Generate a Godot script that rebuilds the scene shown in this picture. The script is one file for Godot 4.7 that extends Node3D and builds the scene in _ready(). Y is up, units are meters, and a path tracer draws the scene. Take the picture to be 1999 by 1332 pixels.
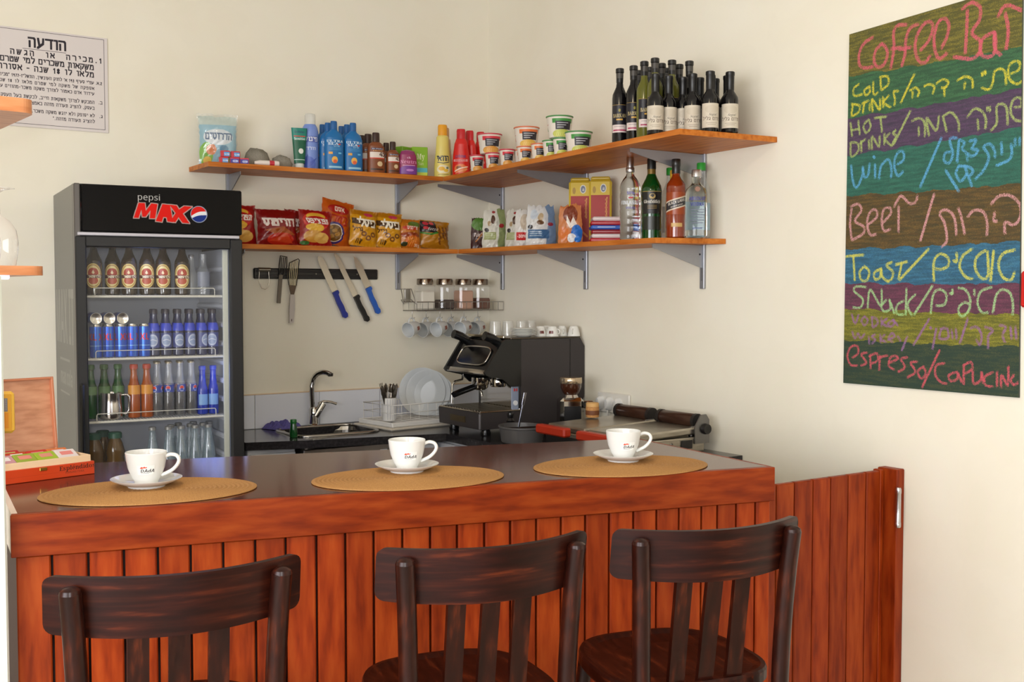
extends Node3D

# ---------------------------------------------------------------- mesh builder
class Mb:
	var v := PackedVector3Array()
	var n := PackedVector3Array()
	var t := PackedVector2Array()
	func tri(a: Vector3, b: Vector3, c: Vector3, na: Vector3, nb: Vector3, nc: Vector3, ta := Vector2.ZERO, tb := Vector2.ZERO, tc := Vector2.ZERO) -> void:
		# a, b, c run counter-clockwise seen from outside; stored clockwise
		v.append(a); v.append(c); v.append(b)
		n.append(na); n.append(nc); n.append(nb)
		t.append(ta); t.append(tc); t.append(tb)
	func flat(a: Vector3, b: Vector3, c: Vector3, ta := Vector2.ZERO, tb := Vector2.ZERO, tc := Vector2.ZERO) -> void:
		var q := (b - a).cross(c - a).normalized()
		tri(a, b, c, q, q, q, ta, tb, tc)
	func quad(a: Vector3, b: Vector3, c: Vector3, d: Vector3) -> void:
		var q := (c - a).cross(d - b).normalized()
		tri(a, b, c, q, q, q, Vector2(0, 1), Vector2(1, 1), Vector2(1, 0))
		tri(a, c, d, q, q, q, Vector2(0, 1), Vector2(1, 0), Vector2(0, 0))
	func squad(p: Array, q: Array, uv: Array) -> void:
		tri(p[0], p[1], p[2], q[0], q[1], q[2], uv[0], uv[1], uv[2])
		tri(p[0], p[2], p[3], q[0], q[2], q[3], uv[0], uv[2], uv[3])
	func moved(x: Transform3D) -> Mb:
		var nb := x.basis.inverse().transposed()
		for i in v.size():
			v[i] = x * v[i]
			n[i] = (nb * n[i]).normalized()
		return self
	func add(o: Mb) -> Mb:
		v.append_array(o.v); n.append_array(o.n); t.append_array(o.t)
		return self
	func done() -> ArrayMesh:
		var a := []
		a.resize(Mesh.ARRAY_MAX)
		a[Mesh.ARRAY_VERTEX] = v; a[Mesh.ARRAY_NORMAL] = n; a[Mesh.ARRAY_TEX_UV] = t
		var m := ArrayMesh.new()
		m.add_surface_from_arrays(Mesh.PRIMITIVE_TRIANGLES, a)
		return m

func at(x: float, y: float, z: float) -> Transform3D:
	return Transform3D(Basis(), Vector3(x, y, z))

# a box centred on the origin with chamfered edges
func bxm(sx: float, sy: float, sz: float, c := 0.003) -> Mb:
	var m := Mb.new()
	var h := Vector3(sx, sy, sz) / 2.0
	c = minf(c, minf(h.x, minf(h.y, h.z)) * 0.9)
	var i := h - Vector3.ONE * c
	for ax in 3:
		var u := (ax + 1) % 3
		var w := (ax + 2) % 3
		for s in [-1.0, 1.0]:
			var p := []
			for k in [[-1, -1], [1, -1], [1, 1], [-1, 1]]:
				var q := Vector3.ZERO
				q[ax] = h[ax] * s; q[u] = i[u] * k[0] * s; q[w] = i[w] * k[1]
				p.append(q)
			var un := Vector3.ZERO
			un[ax] = s
			var uv := []
			for q in p:
				var pu: float
				var pv: float
				if ax == 0:
					pu = -q.z * s / sz + 0.5; pv = 0.5 - q.y / sy
				elif ax == 1:
					pu = q.x / sx + 0.5; pv = 0.5 + q.z * s / sz
				else:
					pu = q.x * s / sx + 0.5; pv = 0.5 - q.y / sy
				uv.append(Vector2(pu, pv))
			m.squad(p, [un, un, un, un], uv)
		if c > 0.0:
			for s in [-1.0, 1.0]:
				for r in [-1.0, 1.0]:
					var a := Vector3.ZERO
					var b := Vector3.ZERO
					a[u] = h[u] * s; a[w] = i[w] * r; b[u] = i[u] * s; b[w] = h[w] * r
					var e := Vector3.ZERO
					e[ax] = i[ax]
					var first := m.t.size()
					if _out(a - e, b - e, b + e):
						m.quad(a - e, b - e, b + e, a + e)
					else:
						m.quad(a - e, a + e, b + e, b - e)
					for k in range(first, m.t.size()):
						m.t[k] = Vector2(0.004, 0.004)
	if c > 0.0:
		for x in [-1.0, 1.0]:
			for y in [-1.0, 1.0]:
				for z in [-1.0, 1.0]:
					var a := Vector3(h.x * x, i.y * y, i.z * z)
					var b := Vector3(i.x * x, h.y * y, i.z * z)
					var d := Vector3(i.x * x, i.y * y, h.z * z)
					if _out(a, b, d):
						m.flat(a, b, d)
					else:
						m.flat(a, d, b)
	return m

func _out(a: Vector3, b: Vector3, c: Vector3) -> bool:
	return (b - a).cross(c - a).dot(a + b + c) > 0.0

func bx(sx: float, sy: float, sz: float, c := 0.003) -> ArrayMesh:
	return bxm(sx, sy, sz, c).done()

# box with its bottom at y = 0
func bx0(sx: float, sy: float, sz: float, c := 0.003) -> ArrayMesh:
	return bxm(sx, sy, sz, c).moved(at(0, sy / 2, 0)).done()

# a six-sided solid from 4 bottom and 4 top corners (counter-clockwise seen from above)
func hexm(b: Array, tp: Array) -> Mb:
	var m := Mb.new()
	m.quad(tp[0], tp[1], tp[2], tp[3])
	m.quad(b[3], b[2], b[1], b[0])
	for i in 4:
		var j := (i + 1) % 4
		m.quad(b[i], b[j], tp[j], tp[i])
	return m

# profile of (radius, height) from bottom to top, turned about y
func lathem(pr: Array, seg := 24, sx := 1.0, sz := 1.0, sharp := 38.0) -> Mb:
	var m := Mb.new()
	var k := pr.size()
	var total := 0.0
	var acc := [0.0]
	for i in range(1, k):
		total += (pr[i] - pr[i - 1]).length()
		acc.append(total)
	var sn := []
	for i in k - 1:
		var d: Vector2 = pr[i + 1] - pr[i]
		sn.append(Vector2(d.y, -d.x).normalized())
	for i in k - 1:
		var a: Vector2 = pr[i]
		var b: Vector2 = pr[i + 1]
		if a.distance_to(b) < 1e-7:
			continue
		var na: Vector2 = sn[i]
		var nb: Vector2 = sn[i]
		if i > 0 and absf(rad_to_deg(sn[i].angle_to(sn[i - 1]))) < sharp:
			na = (sn[i] + sn[i - 1]).normalized()
		if i < k - 2 and absf(rad_to_deg(sn[i].angle_to(sn[i + 1]))) < sharp:
			nb = (sn[i] + sn[i + 1]).normalized()
		for s in seg:
			var a0 := TAU * s / seg
			var a1 := TAU * (s + 1) / seg
			var c0 := Vector2(sin(a0), cos(a0))
			var c1 := Vector2(sin(a1), cos(a1))
			var P := func(r: Vector2, c: Vector2) -> Vector3: return Vector3(r.x * c.x * sx, r.y, r.x * c.y * sz)
			var N := func(r: Vector2, c: Vector2) -> Vector3: return Vector3(r.x * c.x / sx, r.y, r.x * c.y / sz).normalized()
			var u0 := float(s) / seg
			var u1 := float(s + 1) / seg
			var v0: float = 1.0 - acc[i] / total
			var v1: float = 1.0 - acc[i + 1] / total
			var p := [P.call(a, c0), P.call(a, c1), P.call(b, c1), P.call(b, c0)]
			var q := [N.call(na, c0), N.call(na, c1), N.call(nb, c1), N.call(nb, c0)]
			var uv := [Vector2(u0, v0), Vector2(u1, v0), Vector2(u1, v1), Vector2(u0, v1)]
			if a.x < 1e-6:
				m.tri(p[0], p[2], p[3], q[0], q[2], q[3], uv[0], uv[2], uv[3])
			elif b.x < 1e-6:
				m.tri(p[0], p[1], p[2], q[0], q[1], q[2], uv[0], uv[1], uv[2])
			else:
				m.squad(p, q, uv)
	return m

func lathe(pr: Array, seg := 24, sx := 1.0, sz := 1.0) -> ArrayMesh:
	return lathem(pr, seg, sx, sz).done()

func pf(a: Array) -> Array:
	var o := []
	for i in range(0, a.size(), 2):
		o.append(Vector2(a[i], a[i + 1]))
	return o

# a curved label wrapped round a body, its middle towards +z; profile of (radius, height)
func bandm(pr: Array, half_deg: float, seg := 10, sx := 1.0, sz := 1.0) -> Mb:
	var m := Mb.new()
	var k := pr.size()
	for i in k - 1:
		for s in seg:
			var p := []
			var q := []
			var uv := []
			for c in [[i, s], [i, s + 1], [i + 1, s + 1], [i + 1, s]]:
				var g := deg_to_rad(lerpf(-half_deg, half_deg, float(c[1]) / seg))
				var r: Vector2 = pr[c[0]]
				p.append(Vector3(sin(g) * r.x * sx, r.y, cos(g) * r.x * sz))
				q.append(Vector3(sin(g) / sx, 0, cos(g) / sz).normalized())
				uv.append(Vector2(float(c[1]) / seg, 1.0 - float(c[0]) / (k - 1)))
			m.squad(p, q, uv)
	return m

# a round bar along points
func tubem(pts: Array, r: float, seg := 8, closed := false, flat := 1.0) -> Mb:
	var m := Mb.new()
	var k := pts.size()
	var rings := []
	var nrm := []
	var tp := Vector3.ZERO
	var side := Vector3.ZERO
	for i in k:
		var t: Vector3
		if closed:
			t = (pts[(i + 1) % k] - pts[(i - 1 + k) % k]).normalized()
		elif i == 0:
			t = (pts[1] - pts[0]).normalized()
		elif i == k - 1:
			t = (pts[i] - pts[i - 1]).normalized()
		else:
			t = ((pts[i + 1] - pts[i]).normalized() + (pts[i] - pts[i - 1]).normalized()).normalized()
		if i == 0:
			side = t.cross(Vector3.UP)
			if side.length() < 0.05:
				side = t.cross(Vector3.RIGHT)
			side = side.normalized()
		else:
			side = (side - t * side.dot(t)).normalized()
		var up := side.cross(t)
		var ring := []
		var rn := []
		for s in seg:
			var g := TAU * s / seg
			var d := side * cos(g) * flat + up * sin(g)
			ring.append(pts[i] + d * r)
			rn.append((side * cos(g) / flat + up * sin(g)).normalized())
		rings.append(ring)
		nrm.append(rn)
		tp = t
	var last := k if closed else k - 1
	for i in last:
		var j := (i + 1) % k
		for s in seg:
			var e := (s + 1) % seg
			m.squad([rings[i][s], rings[j][s], rings[j][e], rings[i][e]], [nrm[i][s], nrm[j][s], nrm[j][e], nrm[i][e]], [Vector2(0, 0), Vector2(1, 0), Vector2(1, 1), Vector2(0, 1)])
	if not closed:
		for s in range(1, seg - 1):
			m.flat(rings[0][0], rings[0][s], rings[0][s + 1])
			m.flat(rings[k - 1][0], rings[k - 1][s + 1], rings[k - 1][s])
	# the sweep may come out inside-out: test one face
	if m.n.size() > 0:
		var g := (m.v[2] - m.v[0]).cross(m.v[1] - m.v[0])
		if g.dot(m.n[0]) < 0.0:
			for i in range(0, m.v.size(), 3):
				var q := m.v[i + 1]; m.v[i + 1] = m.v[i + 2]; m.v[i + 2] = q
				var w := m.n[i + 1]; m.n[i + 1] = m.n[i + 2]; m.n[i + 2] = w
	return m

func tube(pts: Array, r: float, seg := 8, closed := false, flat := 1.0) -> ArrayMesh:
	return tubem(pts, r, seg, closed, flat).done()

# an outline in the xy plane given a thickness along z (centred)
func slabm(o: Array, d: float) -> Mb:
	var m := Mb.new()
	var pg := PackedVector2Array(o)
	if Geometry2D.is_polygon_clockwise(pg):
		pg.reverse()
	var lo := pg[0]
	var hi := pg[0]
	for p in pg:
		lo = lo.min(p); hi = hi.max(p)
	var U := func(p: Vector2) -> Vector2: return Vector2((p.x - lo.x) / (hi.x - lo.x), (hi.y - p.y) / (hi.y - lo.y))
	var ix := Geometry2D.triangulate_polygon(pg)
	for i in range(0, ix.size(), 3):
		var a := pg[ix[i]]
		var b := pg[ix[i + 1]]
		var c := pg[ix[i + 2]]
		if (b - a).cross(c - a) < 0:
			var w := b; b = c; c = w
		m.flat(Vector3(a.x, a.y, d / 2), Vector3(b.x, b.y, d / 2), Vector3(c.x, c.y, d / 2), U.call(a), U.call(b), U.call(c))
		m.flat(Vector3(a.x, a.y, -d / 2), Vector3(c.x, c.y, -d / 2), Vector3(b.x, b.y, -d / 2), U.call(a), U.call(c), U.call(b))
	for i in pg.size():
		var a := pg[i]
		var b := pg[(i + 1) % pg.size()]
		m.quad(Vector3(a.x, a.y, -d / 2), Vector3(b.x, b.y, -d / 2), Vector3(b.x, b.y, d / 2), Vector3(a.x, a.y, d / 2))
	return m

func slab(o: Array, d: float) -> ArrayMesh:
	return slabm(o, d).done()

# a filled bag: front and back bulge, seams pinched flat; bottom at y = 0, front towards +z
func bagm(w: float, h: float, d: float, seed_: int, gusset := 0.0, lean := 0.0) -> Mb:
	var m := Mb.new()
	var fn := FastNoiseLite.new()
	fn.seed = seed_; fn.frequency = 14.0
	var nx := 16
	var ny := 18
	var P := func(i: int, j: int, s: float) -> Vector3:
		var u := float(i) / nx
		var q := float(j) / ny
		var e := pow(maxf(0.0, sin(PI * u)), 0.55)
		var f: float
		if gusset > 0.0:
			f = pow(clampf((1.0 - q) / 0.92, 0, 1), gusset) * (0.75 + 0.25 * sin(PI * minf(1.0, q * 3.0 + 0.2)))
			e = pow(maxf(0.0, sin(PI * (0.03 + 0.94 * u))), 0.5)
		else:
			f = pow(maxf(0.0, sin(PI * clampf((q - 0.05) / 0.90, 0, 1))), 0.6)
		var z := s * d / 2.0 * e * f
		var wr := fn.get_noise_3d(u * w * 6.0, q * h * 6.0, s * 3.0)
		z += wr * d * (0.2 if gusset <= 0.0 else 0.26) * e * f
		z += fn.get_noise_3d(u * w * 22.0, q * h * 14.0, s * 7.0) * d * 0.07 * e * f
		var nar := 1.0 - (0.07 * sin(PI * q) if gusset <= 0.0 else 0.16 * q * q + 0.05 * absf(fn.get_noise_2d(q * 5.0, 40.0)))
		var x := (u - 0.5) * w * nar + fn.get_noise_2d(q * 2.0, 9.0) * w * 0.03
		var y := q * h
		if j == ny or j == 0 and gusset <= 0.0:
			z += 0.002 * (1.0 if i % 2 == 0 else -1.0)
			y += fn.get_noise_2d(u * (1.3 if gusset <= 0.0 else 0.35), 3.0) * h * (0.03 if gusset <= 0.0 else 0.09) if j == ny else 0.0
		return Vector3(x, maxf(y, 0.0), z + lean * q)
	for s in [1.0, -1.0]:
		var g := []
		for j in ny + 1:
			var row := []
			for i in nx + 1:
				row.append(P.call(i, j, s))
			g.append(row)
		var N := func(i: int, j: int) -> Vector3:
			var a: Vector3 = g[j][mini(i + 1, nx)] - g[j][maxi(i - 1, 0)]
			var b: Vector3 = g[mini(j + 1, ny)][i] - g[maxi(j - 1, 0)][i]
			return (a.cross(b) * s).normalized()
		for j in ny:
			for i in nx:
				var p := [g[j][i], g[j][i + 1], g[j + 1][i + 1], g[j + 1][i]]
				var q := [N.call(i, j), N.call(i + 1, j), N.call(i + 1, j + 1), N.call(i, j + 1)]
				var uv := []
				for c in [[i, j], [i + 1, j], [i + 1, j + 1], [i, j + 1]]:
					uv.append(Vector2(float(c[0]) / nx, 1.0 - float(c[1]) / ny))
				if s < 0:
					p.reverse(); q.reverse(); uv.reverse()
				m.squad(p, q, uv)
	return m

# ---------------------------------------------------------------- things and parts
var used := {}

func numbered(called: String) -> String:
	used[called] = used.get(called, -1) + 1
	return called if used[called] == 0 else "%s_%03d" % [called, used[called]]

func tag(o: Node3D, label: String, category: String, group := "", kind := "") -> Node3D:
	o.set_meta("label", label)
	if category: o.set_meta("category", category)
	if group: o.set_meta("group", group)
	if kind: o.set_meta("kind", kind)
	return o

func thing(called: String, label: String, category: String, pos := Vector3.ZERO, turn := 0.0, group := "") -> Node3D:
	var o := Node3D.new()
	o.name = numbered(called)
	add_child(o)
	o.position = pos
	o.rotation_degrees.y = turn
	return tag(o, label, category, group)

func part(parent: Node3D, called: String, mesh: Mesh, mat: Material, pos := Vector3.ZERO, rot := Vector3.ZERO, label := "") -> MeshInstance3D:
	var o := MeshInstance3D.new()
	o.name = called
	o.mesh = mesh
	o.material_override = mat
	parent.add_child(o, true)
	o.position = pos
	o.rotation_degrees = rot
	if label: o.set_meta("label", label)
	return o

# a thing that is a single mesh
func solo(called: String, label: String, category: String, mesh: Mesh, mat: Material, pos := Vector3.ZERO, turn := 0.0, group := "") -> MeshInstance3D:
	var o := MeshInstance3D.new()
	o.name = numbered(called)
	o.mesh = mesh
	o.material_override = mat
	add_child(o)
	o.position = pos
	o.rotation_degrees.y = turn
	tag(o, label, category, group)
	return o

func struct(called: String, mesh: Mesh, mat: Material, pos := Vector3.ZERO, label := "") -> MeshInstance3D:
	var o := MeshInstance3D.new()
	o.name = called
	o.mesh = mesh
	o.material_override = mat
	add_child(o)
	o.position = pos
	o.set_meta("kind", "structure")
	if label: o.set_meta("label", label)
	return o

func copy(src: Node3D, pos: Vector3, turn: float, label := "", group := "") -> Node3D:
	var called := String(src.name)
	if called.length() > 4 and called[-4] == "_" and called.right(3).is_valid_int():
		called = called.left(-4)
	var o: Node3D = src.duplicate()
	o.name = numbered(called)
	add_child(o)
	o.position = pos
	o.rotation_degrees = Vector3(0, turn, 0)
	if label: o.set_meta("label", label)
	if group: o.set_meta("group", group)
	return o

# ---------------------------------------------------------------- materials
var mats := {}

func c8(r: int, g: int, b: int) -> Color:
	return Color(r / 255.0, g / 255.0, b / 255.0)

func mt(col: Color, rough := 0.5, metal := 0.0, coat := 0.0) -> StandardMaterial3D:
	var key := "%s %s %s %s" % [col.to_html(), rough, metal, coat]
	if not mats.has(key):
		var m := StandardMaterial3D.new()
		m.albedo_color = col; m.roughness = rough; m.metallic = metal
		if coat > 0.0:
			m.clearcoat_enabled = true; m.clearcoat = coat; m.clearcoat_roughness = 0.08
		mats[key] = m
	return mats[key]

# solid clear stuff: glass (ior 1.5) or liquid (1.33)
func glass(col: Color, ior := 1.5, rough := 0.0) -> StandardMaterial3D:
	var key := "glass %s %s %s" % [col.to_html(), ior, rough]
	if not mats.has(key):
		var m := StandardMaterial3D.new()
		m.albedo_color = Color(col.r, col.g, col.b, 0.0)
		m.roughness = rough
		m.refraction_enabled = true
		m.refraction_scale = (ior - 1.0) / 10.0
		mats[key] = m
	return mats[key]

# thin clear sheet
func pane(col: Color, alpha: float, rough := 0.03) -> StandardMaterial3D:
	var key := "pane %s %s %s" % [col.to_html(), alpha, rough]
	if not mats.has(key):
		var m := StandardMaterial3D.new()
		m.albedo_color = Color(col.r, col.g, col.b, alpha)
		m.roughness = rough
		m.transparency = BaseMaterial3D.TRANSPARENCY_ALPHA
		mats[key] = m
	return mats[key]

func ramp(cols: Array, offs: Array) -> Gradient:
	var g := Gradient.new()
	g.offsets = PackedFloat32Array(offs)
	g.colors = PackedColorArray(cols)
	return g

func noise_tex(cols: Array, offs: Array, freq: float, seed_: int, size := 256, warp := 0.0, oct := 4) -> NoiseTexture2D:
	var f := FastNoiseLite.new()
	f.seed = seed_; f.frequency = freq; f.fractal_octaves = oct
	f.noise_type = FastNoiseLite.TYPE_SIMPLEX_SMOOTH
	if warp > 0.0:
		f.domain_warp_enabled = true
		f.domain_warp_amplitude = warp
		f.domain_warp_frequency = freq * 0.7
	var t := NoiseTexture2D.new()
	t.width = size; t.height = size; t.seamless = true
	t.noise = f
	t.color_ramp = ramp(cols, offs)
	return t

# grained stuff mapped in the thing's own axes; scale says how the pattern is stretched
func grain(key: String, tex: Texture2D, scale: Vector3, rough: float, coat := 0.0, spec := 0.5) -> StandardMaterial3D:
	if not mats.has(key):
		var m := StandardMaterial3D.new()
		m.albedo_texture = tex
		m.uv1_triplanar = true
		m.uv1_scale = scale
		m.roughness = rough
		m.metallic_specular = spec
		if coat > 0.0:
			m.clearcoat_enabled = true; m.clearcoat = coat; m.clearcoat_roughness = 0.12
		mats[key] = m
	return mats[key]

func printed(im: Image, rough := 0.45, coat := 0.0) -> StandardMaterial3D:
	var m := StandardMaterial3D.new()
	m.albedo_texture = ImageTexture.create_from_image(im)
	m.roughness = rough
	m.texture_repeat = false
	if coat > 0.0:
		m.clearcoat_enabled = true; m.clearcoat = coat; m.clearcoat_roughness = 0.15
	return m

# ---------------------------------------------------------------- painting prints
func cv(w: int, h: int, c: Color) -> Image:
	var im := Image.create(w, h, false, Image.FORMAT_RGB8)
	im.fill(c)
	return im

func box(im: Image, x: float, y: float, w: float, h: float, c: Color) -> void:
	im.fill_rect(Rect2i(roundi(x), roundi(y), maxi(1, roundi(w)), maxi(1, roundi(h))), c)

func oval(im: Image, cx: float, cy: float, rx: float, ry: float, c: Color) -> void:
	for y in range(int(cy - ry), int(cy + ry) + 1):
		var q := 1.0 - pow((y - cy) / ry, 2.0)
		if q > 0.0:
			var s := rx * sqrt(q)
			box(im, cx - s, y, s * 2.0, 1, c)

func fillpoly(im: Image, p: Array, c: Color) -> void:
	var lo := 1e9
	var hi := -1e9
	for q in p:
		lo = minf(lo, q.y); hi = maxf(hi, q.y)
	for y in range(int(floor(lo)), int(ceil(hi)) + 1):
		var yy := y + 0.5
		var xs := []
		for i in p.size():
			var a: Vector2 = p[i]
			var b: Vector2 = p[(i + 1) % p.size()]
			if (a.y <= yy) != (b.y <= yy):
				xs.append(a.x + (yy - a.y) / (b.y - a.y) * (b.x - a.x))
		xs.sort()
		for i in range(0, xs.size() - 1, 2):
			if xs[i + 1] - xs[i] > 0.3:
				im.fill_rect(Rect2i(roundi(xs[i]), y, maxi(1, roundi(xs[i + 1] - xs[i])), 1), c)

func stroke(im: Image, p: Array, th: float, c: Color) -> void:
	for i in p.size() - 1:
		var a: Vector2 = p[i]
		var b: Vector2 = p[i + 1]
		var k := maxi(1, int(a.distance_to(b) / maxf(0.5, th * 0.3)))
		for s in k + 1:
			var q := a.lerp(b, float(s) / k)
			box(im, q.x - th / 2, q.y - th / 2, th, th, c)

var faces := {}

# Latin lettering, left edge at x, baseline at y, capitals h high; returns its width
func words(im: Image, s: String, x: float, y: float, h: float, c: Color, face := "Droid Sans", bold := true, squeeze := 1.0, centre := false, slant := 0.0) -> float:
	var key := face + ("b" if bold else "")
	if not faces.has(key):
		var f := SystemFont.new()
		f.font_names = [face]
		f.font_weight = 700 if bold else 400
		faces[key] = f
	var tm := TextMesh.new()
	tm.font = faces[key]
	tm.font_size = 48
	tm.pixel_size = 1.0
	tm.depth = 0.0
	tm.curve_step = 3.0
	tm.text = s
	var a := tm.get_mesh_arrays()
	if a.is_empty() or a[0] == null:
		return 0.0
	var v: PackedVector3Array = a[Mesh.ARRAY_VERTEX]
	var ix: PackedInt32Array = a[Mesh.ARRAY_INDEX] if a[Mesh.ARRAY_INDEX] != null else PackedInt32Array(range(v.size()))
	var lo := 1e9
	var hi := -1e9
	for p in v:
		lo = minf(lo, p.x); hi = maxf(hi, p.x)
	var k := h / 34.3
	var base: float = _base(key, s)
	var w := (hi - lo) * k * squeeze
	var x0 := x - w / 2.0 if centre else x
	for i in range(0, ix.size(), 3):
		var p := []
		for j in 3:
			var q := v[ix[i + j]]
			var yy := (q.y - base) * k
			p.append(Vector2(x0 + (q.x - lo) * k * squeeze + yy * slant, y - yy))
		fillpoly(im, p, c)
	return w

func _base(key: String, s: String) -> float:
	# text is centred on its line box, so the baseline is the same for every word of a face
	var kk := key + "baseline"
	if not faces.has(kk):
		var t2 := TextMesh.new()
		t2.font = faces[key]; t2.font_size = 48; t2.pixel_size = 1.0; t2.depth = 0.0; t2.text = "H"
		var lo := 1e9
		for p in t2.get_mesh_arrays()[Mesh.ARRAY_VERTEX]:
			lo = minf(lo, p.y)
		faces[kk] = lo
	return faces[kk]

# Hebrew letters as strokes in a box one high: [advance, stroke, stroke ...]
var HEB := {
	"א": [1.0, [0, 0, 1, 1], [.95, 0, .95, .3, .6, .5], [.35, .35, .05, .65, .05, 1]],
	"ב": [1.0, [0, 0, .75, 0, .85, .12, .85, 1], [0, 1, 1, 1]],
	"ג": [.75, [.1, 0, .55, 0, .65, .2, .65, 1], [.62, .65, .05, 1]],
	"ד": [.95, [0, 0, 1, 0], [.78, 0, .78, 1]],
	"ה": [1.0, [0, 0, .75, 0, .9, .15, .9, 1], [.12, .4, .12, 1]],
	"ו": [.5, [.1, 0, .4, 0, .45, .1, .45, 1]],
	"ז": [.6, [0, 0, .6, 0], [.3, 0, .3, 1]],
	"ח": [1.0, [0, 0, .9, 0, .9, 1], [.12, 0, .12, 1]],
	"ט": [1.0, [.1, 0, .1, 1, .9, 1, .9, .1, .5, 0, .5, .3]],
	"י": [.5, [.1, 0, .4, 0, .45, .45]],
	"כ": [.9, [0, 0, .65, 0, .85, .2, .85, .8, .65, 1, 0, 1]],
	"ך": [.9, [0, 0, .8, 0, .8, 1.35]],
	"ל": [.9, [.1, -.4, .1, 0, .85, 0, .85, .35, .4, 1]],
	"מ": [1.05, [0, 0, .18, .25, .02, 1], [.18, .25, .5, 0, .85, .1, .95, 1, .5, 1]],
	"ם": [1.0, [.08, 0, .9, 0, .9, 1, .1, 1, .1, 0]],
	"נ": [.7, [.15, 0, .55, 0, .6, 1, .02, 1]],
	"ן": [.5, [.1, 0, .4, 0, .45, 1.35]],
	"ס": [1.0, [0, 0, .9, 0, .85, .7, .5, 1, .2, .7, .12, 0]],
	"ע": [1.0, [.1, 0, .3, .8], [.9, 0, .85, .55, .05, 1.08]],
	"פ": [1.0, [.45, .5, .12, .5, .1, 0, .75, 0, .9, .2, .9, 1, 0, 1]],
	"ף": [1.0, [.45, .5, .12, .5, .1, 0, .85, 0, .85, 1.35]],
	"צ": [1.0, [.08, 0, .9, 1, 0, 1], [.9, 0, .88, .25, .55, .55]],
	"ץ": [1.0, [.08, 0, .5, .6, .5, 1.35], [.9, 0, .88, .25, .55, .55]],
	"ק": [1.0, [0, 0, .9, 0, .9, .4, .55, 1], [.12, .4, .12, 1.35]],
	"ר": [.9, [0, 0, .65, 0, .85, .2, .85, 1]],
	"ש": [1.15, [0, 0, .12, 1, .65, 1, 1.05, 0], [.52, 0, .45, .55, .1, .7]],
	"ת": [1.0, [.1, 0, .7, 0, .88, .15, .88, 1], [.28, 0, .28, 1, 0, 1]],
	"״": [.45, [.1, -.1, .1, .15], [.3, -.1, .3, .15]], "׳": [.3, [.15, -.1, .1, .15]],
	"-": [.6, [.05, .5, .5, .5]], ".": [.35, [.15, .95, .15, 1]], ",": [.35, [.15, .95, .1, 1.15]],
	"1": [.6, [.1, .2, .35, 0, .35, 1]], "2": [.75, [0, .2, .2, 0, .5, 0, .6, .25, 0, 1, .6, 1]],
	"3": [.75, [0, 0, .5, 0, .55, .3, .2, .48, .55, .65, .5, 1, 0, 1]], "7": [.7, [0, 0, .6, 0, .2, 1]],
	"8": [.75, [.3, .5, .05, .25, .3, 0, .55, .25, .05, .75, .3, 1, .55, .75, .3, .5]], "9": [.75, [.55, .35, .3, .55, .05, .3, .3, 0, .55, .3, .5, 1]],
}

# right edge at x, letter tops at y, letters h high; reads to the left
func heb(im: Image, s: String, x: float, y: float, h: float, th: float, c: Color, wide := 0.8, gap := 0.28) -> float:
	var out := ""
	var run := ""
	for ch in s:
		if ch in "123789":
			run = ch + run
		else:
			out += run + ch
			run = ""
	out += run
	var px := x
	for ch in out:
		if not HEB.has(ch):
			px -= h * 0.5 * wide + h * gap
			continue
		var g: Array = HEB[ch]
		var w: float = g[0] * h * wide
		for k in range(1, g.size()):
			var p := []
			for i in range(0, g[k].size(), 2):
				p.append(Vector2(px - w + g[k][i] * h * wide, y + g[k][i + 1] * h))
			stroke(im, p, th, c)
		px -= w + h * gap
	return x - px

# ---------------------------------------------------------------- the scene
const CAM := Vector3(-2.887, 1.55, 4.566)
const EXPOSURE := 0.95
const SKY_ENERGY := 1.0
const WINDOW_ENERGY := 20.0
const FRONT_ENERGY := 3.4
const LAMP_ENERGY := 1.6
const FLASH_ENERGY := 1.0

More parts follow.
